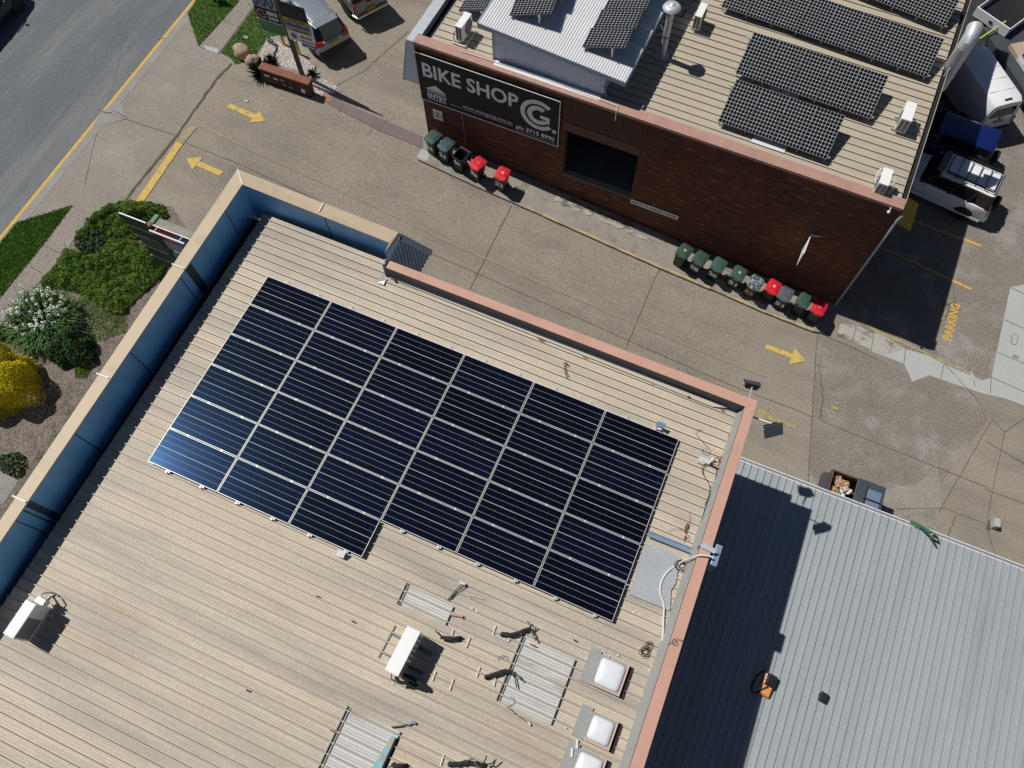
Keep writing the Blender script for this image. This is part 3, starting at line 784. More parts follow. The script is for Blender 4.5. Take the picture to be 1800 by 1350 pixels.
# blue parapet (inner faces), coping and joints
def parapet(mb, a, b, za, zb, t=.16, dz=.35):
    (ax, ay), (bx, by) = a, b; d = (Vector(b) - Vector(a)).normalized(); n = Vector((-d.y, d.x)) * t
    pts = [(ax, ay), (bx, by), (bx + n.x, by + n.y), (ax + n.x, ay + n.y)]
    zt = [za, zb, zb, za]
    mb.hexa([(x, y, 11.0) for x, y in pts] + [(x, y, z) for (x, y), z in zip(pts, zt)])
wi0, wi1 = (wi_s[0] - .02, wi_s[1]), (BI[0][0] - .02, BI[0][1] + .02)
ni0, ni1 = wi1, (BI[1][0], BI[1][1] + .02)
mb = MB(); parapet(mb, wi0, wi1, 12.59, 12.55)
parapet(mb, ni0, ni1, 12.55, 12.07)
pw = mb.build('parapet_wall', 'blue', wh, True)
mb = MB(); rr = random.Random(3)
def wall_joint(mb, a, b, t, za, zb, w=.02, side=1):
    p = Vector(a).lerp(Vector(b), t); d = (Vector(b) - Vector(a)).normalized(); n = Vector((d.y, -d.x)) * .004
    q0, q1 = p - d * w / 2, p + d * w / 2; zt = za + (zb - za) * t - .01
    mb.hexa([(q0.x, q0.y, 11.3), (q1.x, q1.y, 11.3), (q1.x + n.x, q1.y + n.y, 11.3), (q0.x + n.x, q0.y + n.y, 11.3),
             (q0.x, q0.y, zt), (q1.x, q1.y, zt), (q1.x + n.x, q1.y + n.y, zt), (q0.x + n.x, q0.y + n.y, zt)])
L = (Vector(wi1) - Vector(wi0)).length
for px in [8.681070187837229,6.420479616734293,4.088855646896515,1.7477078132800747,-0.02037556128994553,-0.5274015771573671]:
    wall_joint(mb, wi0, wi1, (px - wi0[1]) / (wi1[1] - wi0[1]), 12.59, 12.55, .025)
wall_joint(mb, ni0, ni1, .56, 12.55, 12.07, .03)
loose(mb, 'panel_joint', 'dark', wh, True)
mb = MB()
for yy, w in (6.786604479211911, .26), (-0.10678994539621169, .13), (-0.26334402539392043, .04):
    wall_joint(mb, wi0, wi1, (yy - wi0[1]) / (wi1[1] - wi0[1]), 12.59, 12.55, w)
loose(mb, 'dark_stain', 'darkblue', wh, True)
# box gutter between blue wall and rib ends
mb = MB(); mb.box(-12.55, -12.02, YB, 9.42, 11.18, 11.24); mb.build('box_gutter', 'dark', wh, True)
mb = MB(); mb.box(-12.03, -12.0, YB, 9.40, 11.24, 11.57); mb.build('gutter_edge', 'slate', wh, True)
def slab4(mb, p, z, th=.05):
    mb.hexa([(x, y, zz - th) for (x, y), zz in zip(p, z)] + [(x, y, zz) for (x, y), zz in zip(p, z)])
mb = MB()
slab4(mb, [wo_s, wi_s, BI[0], BO[0]], [12.65, 12.65, 12.60, 12.60]); slab4(mb, [BO[0], BI[0], BI[1], BO[1]], [12.60, 12.60, 12.12, 12.12])
cap = [(-7.963,10.127),(-8.018,9.391),(-7.974,9.415),(-7.964,10.162)]
mb.add([(BO[1][0], BO[1][1], 12.12), (BI[1][0], BI[1][1], 12.12), (BI[1][0] + .02, BI[1][1] - .33, 12.09), (BO[1][0] + .07, BO[1][1], 11.98), (BI[1][0] + .09, BI[1][1] - .33, 11.98)],
       [(0, 1, 2), (0, 2, 4, 3)])
cp = mb.build('coping', 'beige', wh, True, bevel=.006)
mb = MB()
def cjoint(mb, o, i, z0, w=.022):
    o, i = Vector(o), Vector(i); d = (i - o).normalized(); n = Vector((-d.y, d.x)) * w / 2
    mb.hexa([(q.x, q.y, z0) for q in (o - n, i - n, i + n, o + n)] + [(q.x, q.y, z0 + .006) for q in (o - n, i - n, i + n, o + n)])
cjoint(mb, BO[0], BI[0], 12.599, .03)
for po, pi in [((304,464),(325,472)),((168.7,655.4),(190,664)),((22,870),(45,880))]:
    pass
for o, i in [((-12.768,6.657),(-12.398,6.653)),((-12.741,3.261),(-12.382,3.27)),((-12.696,-0.081),(-12.314,-0.078))]: cjoint(mb, o, i, 12.652 if o[1] < 3 else 12.636, .035)
cjoint(mb, (-10.191,10.056), (-10.179,9.734), 12.362, .03)
loose(mb, 'coping_joint', 'sealant', wh, True)
# the sloping fascia outside the blue parapet, with its ribbed end
mb = MB(); OUT = 1.35; ZL = 9.4
for (a, b, d, za, zb) in ((wo_s, BO[0], Vector((-1, 0)), 12.59, 12.55), (BO[0], BO[1], Vector((0, 1)), 12.55, 12.06)):
    n = 60; A_, B_ = Vector(a), Vector(b)
    mit = Vector((-1, 1))
    vs = []
    for i in range(n + 1):
        t = i / n; p = A_.lerp(B_, t); z = za + (zb - za) * t
        cor = BO[0]
        q = p + d * OUT
        if a == wo_s: q.y = wo_s[1] + (cor[1] + OUT - wo_s[1]) * t
        else: q.x = (cor[0] - OUT) + (B_.x - cor[0] + OUT) * t
        o = .018 if i % 2 else 0
        vs += [(p.x + d.x * .01, p.y + d.y * .01, z), (q.x + d.x * o, q.y + d.y * o, ZL)]
    mb.add(vs, [(2 * i, 2 * i + 1, 2 * i + 3, 2 * i + 2) for i in range(n)])
fs_ = mb.build('fascia', 'bluegrey', wh, True)
FE = [(-7.74,9.862,12.606),(-7.74,11.204,9.454),(-7.74,10.709,9.365),(-7.74,9.158,12.374)]
ex = EX + .03
# ribbed end sheet: upright ribs in the plane x = EX
mb = MB(); n = 13; y0, y1 = 9.05, 11.30
def top(y): return 12.06 if y <= BO[1][1] else 12.06 - (y - BO[1][1]) * (12.06 - ZL) / OUT
vs = []; k = 0; prof = []
y = y0
while y < y1:
    for dy, o in ((0, 0), (.05, 0), (.07, .035), (.11, .035), (.13, 0)): prof.append((y + dy, o))
    y += .155
prof = [(a, o) for a, o in prof if a < y1]
for a, o in prof:
    vs += [(ex + o, a, ZL - .05), (ex + o, a, max(top(a) - .02, ZL - .04))]
mb.add(vs, [(2 * i, 2 * i + 2, 2 * i + 3, 2 * i + 1) for i in range(len(prof) - 1)])
mb.build('end_cladding', 'bluegrey', wh, True)
mb = MB()   # plain trim along the sloping edge
p0, p1 = Vector((ex + .045, BO[1][1] + .02, 12.06)), Vector((ex + .045, BO[1][1] + OUT, ZL))
d = (p1 - p0).normalized(); nn = Vector((0, -d.z, d.y)) if d.y * 1 > 0 else Vector((0, d.z, -d.y))
nn = Vector((0, -abs(d.z), -abs(d.y))).normalized() * .20
mb.add([p0, p1, p1 + nn, p0 + nn], [(0, 1, 2, 3)])
mb.add([(ex + .045, 9.0, 12.05), (ex + .045, BO[1][1], 12.05), (ex + .045, BO[1][1], 11.9), (ex + .045, 9.0, 11.9)], [(0, 1, 2, 3)])
mb.build('edge_trim', 'bluegrey', wh, True)
# low parapet with terracotta coping
mb = MB()
def lowwall(a, b, t):
    (ax, ay), (bx, by) = a, b; d = (Vector(b) - Vector(a)).normalized(); n = Vector((-d.y, d.x)) * t
    pts = [(ax, ay), (bx, by), (bx + n.x, by + n.y), (ax + n.x, ay + n.y)]
    mb.hexa([(x, y, 10.6) for x, y in pts] + [(x, y, pz(x) - .045) for x, y in pts])
lowwall((PI[0][0] + .04, PI[0][1] + .03), (PI[1][0] - .0, PI[1][1] + .03), .18)
lw = mb.build('low_parapet', 'slate', wh, True)
mb = MB(); lowwall((pi_s[0] + .03, pi_s[1]), (PI[1][0] + .03, PI[1][1] + .03), -.2)
mb.build('end_parapet', 'flash', wh, True)
mb = MB()
slab4(mb, [PI[0], PI[1], PO[1], PO[0]], [pz(PI[0][0]), pz(PI[1][0]), pz(PI[1][0]), pz(PI[0][0])], .04)
slab4(mb, [PI[1], pi_s, po_s, PO[1]], [pz(2.3) for _ in range(4)], .04)
mb.build('terracotta_coping', 'pink', wh, True, bevel=.006)
mb = MB()
zq = pz(2.3)
for o, i, z in [((2.467,9.319),(2.24,9.038),0)]: cjoint(mb, o, i, zq + .001, .02)
for t in (.082, .29, .53, .78):
    o, i = Vector(PO[0]).lerp(Vector(PO[1]), t), Vector(PI[0]).lerp(Vector(PI[1]), t); cjoint(mb, o, i, pz(o.x) + .001, .014)
for y in (6.6, 4.3, 1.6, -2.0):
    cjoint(mb, (ext(PO[1], po_e, y)[0], y), (ext(PI[1], pi_e, y)[0], y + .02), zq + .001, .012)
loose(mb, 'coping_joint', 'pinkjoint', wh, True)
mb = MB(); x0 = PI[0][0] + .0
mb.add([RFp for RFp in ((x0 - .10, PI[0][1] - .30, zr(x0) + .05), (x0 + .12, PI[0][1] - .30, zr(x0) + .05), (x0 + .10, PI[0][1] - .16, zr(x0) + .06), (x0 - .0, PI[0][1] - .05, zr(x0) + .22))], [(0, 1, 2, 3)])
mb.build('corner_flashing', 'white', wh, True)
# long flashing at the foot of the low parapet
mb = MB(); mb.add([(-7.8, 9.02, zr(-7.8) + .045), (1.5, 8.93, zr(1.5) + .045), (1.9, 9.04, zr(1.9) + .10), (-7.8, 9.16, zr(-7.8) + .10)], [(0, 1, 2, 3)])
mb.build('foot_flashing', 'ribtop', wh, True)
# replacement sheets let into the roof
def patch(x0, x1, y0, y1, seams=True):
    mb = MB(); ribbed(mb, x0, x1, y0, y1, lambda x, y: zr(x), .2335, .042, .040, off=.006, minor=.003, laps=True)
    o = mb.build('roof_sheet', ['roofpatch', 'lap', 'ribtop', 'flash'], wh, True)
    mb = MB()
    mb.box(x0 - .05, x0 - .012, y0, y1, zr(x0), zr(x0) + .018)
    mb.box(x1 + .0, x1 + .045, y0, y1, zr(x1), zr(x1) + .018); loose(mb, 'sheet_seam', 'dark', wh, True)
    mb = MB(); mb.box(x0 - .085, x0 - .055, y0 - .02, y1 + .02, zr(x0) + .0, zr(x0) + .05); mb.box(x0 - .012, x0 + .012, y0, y1, zr(x0) + .0, zr(x0) + .04)
    loose(mb, 'sheet_stop', 'flash', wh, True)
P1 = [(-3.734,1.78),(-2.499,1.782),(-2.493,1.356),(-3.591,1.326)]
P2 = [(-0.716,1.806),(0.5,1.826),(0.534,0.343),(-0.714,0.365)]
P3 = [(-3.668,-1.077),(-2.443,-1.076),(-2.464,-1.854),(-3.656,-2.367)]
def rect(P): return (P[0][0] + P[3][0]) / 2, (P[1][0] + P[2][0]) / 2, (P[2][1] + P[3][1]) / 2, (P[0][1] + P[1][1]) / 2
for P in (P1, P2): patch(*rect(P))
patch(P3[0][0] + .0, P3[1][0], P3[0][1] - 2.2, P3[0][1])
# rust on rib ends and seams
mb = MB(); r = random.Random(21)
def rustblob(x, y, lx, ly, z=None, k=9):
    z = (zr(x) + .05) if z is None else z
    P = [(x + lx * r.uniform(.5, 1) * math.cos(6.283 * i / k), y + ly * r.uniform(.5, 1) * math.sin(6.283 * i / k), z) for i in range(k)]
    mb.add(P, [tuple(range(k))])
for (x, y), lx, ly in [((1.869,5.651),0,0),((2.267,5.007),0,0),((2.204,6.176),0,0),((2.119,7.601),0,0),((2.146,8.333),0,0),((2.205,4.763),0,0),((2.18,4.97),0,0)]:
    rustblob(x, y, .05, .19, zr(x) + .062); rustblob(x + .05, y - .22, .03, .09, zr(x) + .06)
for (x, y), s in [((-3.235,8.922),0.16),((-2.02,8.925),0.12),((0.857,8.942),0.07),((1.749,8.935),0.08),((-0.147,8.922),0.05)]: rustblob(x, y, s, .03, zr(x) + .075)
for (x, y), s in [((-3.699,1.822),0.06),((-3.668,1.343),0.06),((-0.462,1.729),0.12),((-3.757,-1.634),0.14)]: rustblob(x, y, s, .03, zr(x) + .05)
loose(mb, 'rust_stain', 'rust', wh, True)
# skylight domes
def skylight(C, w, h, fl):
    cx = sum(p[0] for p in C) / 4; cy = sum(p[1] for p in C) / 4; z = zr(cx)
    mb = MB(); mb.box(cx - w / 2 - .04, cx + w / 2 + .04, cy - h / 2 - .04, cy + h / 2 + .04, z - .02, z + .13)
    cb = mb.build('skylight', 'flash', wh, True, bevel=.01)
    mb = MB(); x0, x1, y0, y1 = cx - w / 2, cx + w / 2, cy - h / 2, cy + h / 2; zz_ = z + .132
    rings = []
    for k, hgt in ((1, 0), (.985, .02), (.93, .045), (.80, .068), (.58, .082), (.30, .089), (.04, .091)):
        rg = []
        for i in range(28):
            a_ = 2 * math.pi * i / 28; e = .30 + .5 * (1 - k); cx_, sy_ = math.cos(a_), math.sin(a_)
            rg.append((cx + w / 2 * k * math.copysign(abs(cx_) ** e, cx_), cy + h / 2 * k * math.copysign(abs(sy_) ** e, sy_), zz_ + hgt))
        rings.append(rg)
    mb.loft(rings); d = mb.build('dome', 'dome', cb, smooth=60)
    d.data.transform(PM[wh.name].inverted()); 
    mb = MB(); mb.box(cx - w / 2 - .045, cx + w / 2 + .05, cy - h / 2 - .05, cy - h / 2 - .02, z + .10, z + .145); mb.box(cx + w / 2 + .02, cx + w / 2 + .05, cy - h / 2 - .02, cy + h / 2 + .04, z + .10, z + .145)
    e = mb.build('frame', 'pinkjoint', cb); e.data.transform(PM[wh.name].inverted())
    mb = MB(); mb.box(cx - w / 2 - .30, cx - w / 2 - .045, cy - h / 2 - .06, cy + h / 2 + .1, z + .03, z + .065)
    e = mb.build('flashing', 'flash', cb); e.data.transform(PM[wh.name].inverted())
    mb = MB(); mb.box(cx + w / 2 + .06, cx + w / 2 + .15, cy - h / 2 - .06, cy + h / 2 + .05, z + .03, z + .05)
    e = mb.build('painted_side_shade', 'dark', cb); e.data.transform(PM[wh.name].inverted())  # near-black strip paints the shade beside the skylight
skylight([(1.047,2.103),(1.624,2.09),(1.633,1.537),(1.058,1.559)], .58, .60, 1)
skylight([(1.333,0.919),(1.783,0.893),(1.78,0.431),(1.322,0.449)], .50, .52, 1)
skylight([(1.322,0.113),(1.806,0.095),(1.812,-0.374),(1.333,-0.358)], .53, .54, 1)
# white sealant outlines and the grey membrane
mb = MB()
for q in [[(-1.432,1.793,11.378),(-1.029,1.77,11.368),(-1.025,1.578,11.368),(-1.409,1.561,11.377)],[(-1.398,0.834,11.377),(-0.998,0.84,11.367),(-0.949,0.588,11.366),(-1.38,0.589,11.376)],[(-2.286,1.333,11.399),(-1.867,1.319,11.388),(-1.856,1.085,11.388),(-2.253,1.093,11.398)],[(-2.271,0.364,11.398),(-1.835,0.364,11.388),(-1.812,0.116,11.387),(-2.252,0.127,11.398)],[(-1.381,-1.094,11.376),(-1.0,-1.077,11.367),(-0.993,-1.286,11.367),(-1.356,-1.337,11.376)]]:
    for a, b in ((q[0], q[3]), (q[1], q[2])):
        mb.bar(a, b, .022, .012)
    mb.bar(q[0], q[1], .009, .01); mb.bar(q[3], q[2], .009, .01)
loose(mb, 'sealant_line', 'sealant', wh, True)
mb = MB(); q = [(1.091,4.929,11.315),(1.49,4.957,11.305),(1.997,4.946,11.293),(2.012,4.61,11.293),(2.054,4.32,11.292),(2.008,4.132,11.293),(2.134,3.679,11.29),(1.633,3.667,11.302),(1.14,3.661,11.314)]
mb.add(q, [tuple(range(len(q)))]); mb.build('membrane_patch', 'membrane', wh, True)
# bird droppings, sealant blobs
mb = MB(); r = random.Random(5)
for x, y in [(0.733,1.938),(0.838,1.878),(0.912,1.83),(0.855,1.727),(2.137,2.358),(2.133,2.252),(2.131,1.388),(1.071,2.243),(1.184,2.199),(1.369,2.292),(0.973,3.139),(1.371,3.311),(1.517,2.449),(-2.08,1.918),(-1.957,1.901),(-3.014,-0.253),(-2.235,2.101),(1.745,2.085),(1.139,0.203),(0.847,0.435)]:
    k = 6; s = r.uniform(.012, .03); mb.add([(x + s * r.uniform(.5, 1.2) * math.cos(6.28 * i / k), y + s * r.uniform(.5, 1.2) * math.sin(6.28 * i / k), zr(x) + .048) for i in range(k)], [tuple(range(k))])
loose(mb, 'bird_dropping', 'sealant', wh, True)

# ------------------------------------------------------------------ grey shed against it
sh = thing('shed', 'low shed with grey ribbed metal roof against the tall building', 'shed', Matrix.Translation((8, 3, 0)))
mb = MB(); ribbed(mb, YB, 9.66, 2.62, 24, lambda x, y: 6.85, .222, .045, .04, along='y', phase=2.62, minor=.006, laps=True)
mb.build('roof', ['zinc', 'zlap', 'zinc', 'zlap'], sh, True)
mb = MB(); mb.box(2.62, 24, YB, 9.2, -.3, 6.75); mb.build('wall', 'zincwall', sh, True)
mb = MB()
mb.box(2.62, 24, 9.64, 9.66, 6.70, 6.83); mb.box(2.62, 24, 9.75, 9.78, 6.70, 6.88); mb.box(2.62, 24, 9.66, 9.75, 6.70, 6.72)
mb.build('gutter', 'zinc_light', sh, True)

# ------------------------------------------------------------------ the brick building
TB = Matrix.Translation((-13.81, 21.42, 0)) @ Matrix.Rotation(-.028, 4, 'Z')
bk = thing('brick_building', 'dark red brick building with beige ribbed roof and terracotta coping', 'building', TB)
BLEN, BDEP, ZC, ZP = 19.62, 17.0, 6.93, 6.70
DL, DR, DB, DT = 6.707, 9.865, 2.191, 4.92
mb = MB()   # south wall with the doorway left open
Y0, Y1 = .03, .30
mb.box(0, DL, Y0, Y1, -.4, ZC - .06); mb.box(DR, BLEN - .03, Y0, Y1, -.4, ZC - .06)
mb.box(DL, DR, Y0, Y1, -.4, DB); mb.box(DL, DR, Y0, Y1, DT, ZC - .06)
mb.box(BLEN - .30, BLEN - .03, Y1, BDEP, -.4, ZP - .15); mb.box(0, .27, Y1, BDEP, -.4, ZP - .1); mb.box(.27, BLEN - .3, BDEP - .25, BDEP, -.4, ZP - .15)
mb.build('wall', 'brick', bk)
mb = MB()   # dark room behind the doorway
mb.box(DL - 1, DR + 1, 3.4, 3.5, DB - .4, DT + 1); mb.box(DL - 1.1, DL - 1, Y1, 3.5, DB - .4, DT + 1); mb.box(DR + 1, DR + 1.1, Y1, 3.5, DB - .4, DT + 1)
mb.box(DL - 1, DR + 1, Y1, 3.4, DB - .3, DB - .02); mb.box(DL - 1.1, DR + 1.1, Y1, 3.5, DT + .95, DT + 1.05)
mb.build('loading_bay', 'slate', bk)
mb = MB(); mb.box(DL - .02, DR + .02, -.0, Y1, DB, DB + .035); mb.build('door_sill', 'kerb', bk)
# ribbed brown sheet over the doorway
mb = MB(); n = int((DR - DL + .3) / .085)
prof = []
for i in range(n):
    x = DL - .12 + i * .085
    prof += [(x, 0), (x + .03, 0), (x + .04, .03), (x + .07, .03), (x + .085, 0)]
vs = []
for x, o in prof: vs += [(x, .012 - o, DT + .52), (x, .012 - o, ZC - .1)]
mb.add(vs, [(2 * i, 2 * i + 1, 2 * i + 3, 2 * i + 2) for i in range(len(prof) - 1)])
mb.build('ribbed_panel', 'brown_steel', bk)
mb = MB(); mb.box(DL - .10, DR + .05, -.02, .028, DT + .02, DT + .5); mb.build('lintel', 'brown_steel', bk)
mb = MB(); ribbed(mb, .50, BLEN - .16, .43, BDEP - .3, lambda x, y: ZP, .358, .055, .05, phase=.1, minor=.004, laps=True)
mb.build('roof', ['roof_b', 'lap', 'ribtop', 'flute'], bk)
mb = MB(); mb.box(.56, BLEN - .2, .30, BDEP - .3, ZP - .35, ZP - .10); mb.build('roof_deck', 'dark', bk)
mb = MB(); mb.box(0, BLEN - .02, -.035, .43, ZC - .05, ZC); mb.box(0, BLEN - .02, -.02, .0, ZC - .15, ZC - .052)
mb.build('coping', 'pink_b', bk, bevel=.006)
mb = MB(); mb.box(0, BLEN - .2, .30, .42, ZP - .1, ZC - .052); mb.build('coping_back', 'flash', bk)
mb = MB(); jr = random.Random(2)
for x in (4.55, 9.72, 9.93, 12.8, 15.0, 17.4): mb.box(x, x + .014, -.036, .43, ZC + .0005, ZC + .003)
loose(mb, 'coping_joint', 'pinkjoint', bk)
mb = MB(); mb.box(3.45, 7.9, .16, .425, ZC + .001, ZC + .012); mb.build('coping_flashing', 'white', bk)  # flashing whitened to paint in light reflected onto the coping
# east gutter with notched rib ends
mb = MB()
mb.box(BLEN - .17, BLEN - .02, .43, BDEP, ZP - .14, ZP - .12); mb.box(BLEN - .02, BLEN + .012, -.03, BDEP, ZP - .14, ZP + .03); mb.box(BLEN - .19, BLEN - .17, .43, BDEP, ZP - .14, ZP - .01)
mb.build('gutter', 'dark', bk)
mb = MB(); mb.box(BLEN + .012, BLEN + .035, -.03, BDEP, ZP - .13, ZP + .036); mb.build('gutter_lip', 'roof_b', bk)
mb = MB(); mb.tube([(BLEN + .08, -.03, ZP - .10), (BLEN + .02, -.08, ZP - .35), (BLEN + .02, -.08, .1)], .05, 10); mb.build('downpipe', 'signgrey', bk, smooth=40)
# street side: upstand, grey coping, sloping ribbed fascia
mb = MB(); mb.box(-.02, .16, -.0, BDEP, ZP - .1, ZC - .01); mb.build('upstand', 'slate', bk)
mb = MB(); mb.box(-.30, .0, -.03, BDEP, ZC - .03, ZC + .004); mb.box(0, .16, .44, BDEP, ZC - .0, ZC + .01); mb.build('grey_coping', 'galv', bk)
mb = MB(); mb.box(.16, .52, .44, BDEP, ZP - .12, ZP - .10); mb.build('box_gutter', 'flash', bk)
FB = [(-0.291,-0.008,6.867),(-0.788,-0.022,4.622),(-0.101,-0.003,4.612),(-0.022,-0.001,6.909)]
mb = MB(); xa, xb, zl = -.30, FB[1][0], 4.62
prof = []; y = 0
while y < BDEP:
    for dy, o in ((0, 0), (.06, 0), (.085, .03), (.125, .03), (.15, 0)): prof.append((y + dy, o))
    y += .19
vs = []
for a, o in prof: vs += [(xa - o, a, ZC - .03), (xb - o, a, zl)]
mb.add(vs, [(2 * i, 2 * i + 1, 2 * i + 3, 2 * i + 2) for i in range(len(prof) - 1)])
mb.build('fascia', 'zinc', bk)
mb = MB(); prof = []; x = xb
while x < .02:
    for dx, o in ((0, 0), (.03, 0), (.042, .022), (.062, .022), (.074, 0)): prof.append((min(x + dx, .02), o))
    x += .092
def ftop(x): return ZC - .05 if x > xa else zl + (ZC - .05 - zl) * (x - xb) / (xa - xb)
vs = []
for x, o in prof: vs += [(x, -.02 - o, zl), (x, -.02 - o, max(zl + .01, ftop(x)))]
mb.add(vs, [(2 * i, 2 * i + 2, 2 * i + 3, 2 * i + 1) for i in range(len(prof) - 1)])
mb.build('fascia_end', 'zincwall', bk)
mb = MB(); mb.bar((xb - .0, -.055, zl), (xa, -.055, ZC - .03), .015, .07, (0, 1, 0)); mb.bar((xa, -.055, ZC - .04), (0, -.055, ZC - .04), .012, .1, (0, 0, 1)); mb.build('fascia_trim', 'galv', bk)
# raised roof box (clerestory)
CLB, CRB = 3.31, 7.89
CY = .52
RL, RR = -.0, 0
ZL0, ZR0 = 8.50, 8.00                       # roof level at the left and right ends
XL, XR = 2.755, 8.754
def cz(x): return ZL0 + (ZR0 - ZL0) * (x - XL) / (XR - XL)
mb = MB(); prof = []; x = CLB
while x < CRB:
    for dx, o in ((0, 0), (.03, 0), (.045, .028), (.075, .028), (.09, 0)): prof.append((min(x + dx, CRB), o))
    x += .125
vs = []
for x, o in prof: vs += [(x, CY - o, ZP + .02), (x, CY - o, cz(x) - .12)]
mb.add(vs, [(2 * i, 2 * i + 2, 2 * i + 3, 2 * i + 1) for i in range(len(prof) - 1)])
cbx = mb.build('clerestory_wall', 'zincwall', bk)
mb = MB(); mb.box(CLB, CLB + .1, CY + .01, BDEP - 2, ZP, cz(CLB) - .14); mb.box(CRB - .1, CRB, CY + .01, BDEP - 2, ZP, cz(CRB) - .12); mb.build('clerestory_side', 'zincwall', bk)
mb = MB(); mb.box(CLB - .03, CLB + .03, CY - .05, CY + .03, ZP, cz(CLB) - .12); mb.box(CRB - .03, CRB + .05, CY - .05, CY + .03, ZP, cz(CRB) - .12); mb.box(CLB, CRB, CY - .06, CY - .0, ZP + .03, ZP + .07); mb.build('clerestory_trim', 'galv', bk)
CE = 0.39                                    # front edge of its roof
mb = MB()
ribbed(mb, CE, BDEP - 2, XL, XR, lambda x, y: cz(x), .105, .05, .022, along='y', phase=XL)
mb.build('clerestory_roof', 'zinc_light', bk)
mb = MB()
mb.hexa([(XL, CE - .02, cz(XL) - .19), (XR, CE - .02, cz(XR) - .19), (XR, CE + .0, cz(XR) - .19), (XL, CE + .0, cz(XL) - .19), (XL, CE - .02, cz(XL) - .0), (XR, CE - .02, cz(XR) + .0), (XR, CE, cz(XR)), (XL, CE, cz(XL))])
mb.box(XR, XR + .03, CE, BDEP - 2, cz(XR) - .20, cz(XR) + .03)
mb.box(XL - .03, XL, CE, BDEP - 2, cz(XL) - .20, cz(XL) + .03)
mb.build('clerestory_fascia', 'galv_blue', bk)
mb = MB(); mb.hexa([(XL, CE, cz(XL) - .14), (XR, CE, cz(XR) - .14), (XR, BDEP - 2, cz(XR) - .14), (XL, BDEP - 2, cz(XL) - .14), (XL, CE, cz(XL) - .11), (XR, CE, cz(XR) - .11), (XR, BDEP - 2, cz(XR) - .11), (XL, BDEP - 2, cz(XL) - .11)])
mb.build('soffit', 'slate', bk)
# blue pipe lying along the coping, thin white pipe over the edge
mb = MB(); P = [(7.891,0.498,7.4),(8.08,0.518,6.85),(8.751,0.542,6.82),(9.495,0.538,6.82),(9.541,0.609,6.95)]
mb.tube(P, .05, 10); mb.build('drain_pipe', 'galv_blue', bk, smooth=40)
mb = MB(); P = [(1.915,0.309,6.97),(2.057,0.274,6.97),(5.401,0.317,6.97),(8.692,0.176,6.97)]
P = P + [(P[-1][0] + .02, -.05, 6.97), (P[-1][0] + .02, -.05, 6.45)]
mb.tube(P, .018, 8); mb.build('condensate_pipe', 'pvc', bk, smooth=40)
# flue
fb = (9.253,3.458,6.72)
mb = MB(); mb.lathe([(.13, ZP), (.13, 8.95)], 20, Matrix.Translation((fb[0], fb[1], 0))); mb.box(fb[0] - .24, fb[0] + .24, fb[1] - .22, fb[1] + .22, ZP + .05, ZP + .075)
fl = mb.build('flue', 'galv', bk, smooth=40)
mb = MB(); mb.lathe([(.33, 9.02), (.345, 9.03), (.30, 9.10), (.20, 9.17), (.17, 9.165), (.09, 9.20), (.05, 9.235), (.01, 9.24)], 28, Matrix.Translation((fb[0], fb[1], 0))); mb.lathe([(.12, 8.94), (.12, 9.04)], 12, Matrix.Translation((fb[0], fb[1], 0)))
mb.build('flue_cap', 'galv', fl, smooth=50)
mb = MB()
for dy in (-.35, .45): mb.tube([(fb[0], fb[1], 7.75), (XR + .02, fb[1] + dy, cz(XR) - .1)], .014, 6)
mb.lathe([(.135, 7.72), (.137, 7.72), (.137, 7.78), (.135, 7.78)], 20, Matrix.Translation((fb[0], fb[1], 0)), cap=False)
mb.build('flue_stay', 'steel', fl)
# skylight strips
mb = MB()
for c in [[(13.771,0.973,6.78),(15.048,0.878,6.78)],[(13.633,3.588,6.78),(14.766,3.567,6.78)]]:
    a, b = c; mb.box(a[0], b[0], a[1] - .16, a[1] + .20, ZP + .052, ZP + .06)
loose(mb, 'roof_light', 'zinc_light', bk)
# extraction duct on the east side
dx, dy = 19.742, 8.046
dt = (19.753,7.665,7.653)
mb = MB(); T = Matrix.Translation((dx, dt[1], 0)); prof = []
for i in range(26):
    z = 5.6 + (dt[2] - 5.6) * i / 25; prof += [(.27, z), (.278, z + .02)]
mb.lathe(prof, 24, T)
du = mb.build('duct', 'galv', bk, smooth=45)
mb = MB(); c0 = Vector((dx, dt[1], dt[2])); prof = []
rings = []
for (p, r, tilt) in ((c0, .275, 0), (c0 + Vector((0, .02, .22)), .275, 22), (c0 + Vector((.02, .22, .42)), .275, 66), (c0 + Vector((.03, .52, .46)), .29, 90)):
    Rm = Matrix.Rotation(-D2R(tilt), 4, 'X'); rings.append([p + Rm @ Vector((r * math.cos(6.2832 * k / 24), r * math.sin(6.2832 * k / 24), 0)) for k in range(24)])
mb.loft(rings); mb.build('duct_hood', 'galv', du, smooth=35)
mb = MB(); mb.box(dx - .5, dx + .3, dt[1] - .06, dt[1] - .02, 6.2, 6.3); mb.tube([(dx - .18, dt[1] - .75, 6.0), (dx - .1, dt[1] - .35, 6.9)], .04, 8); mb.build('duct_bracket', 'galv', du)
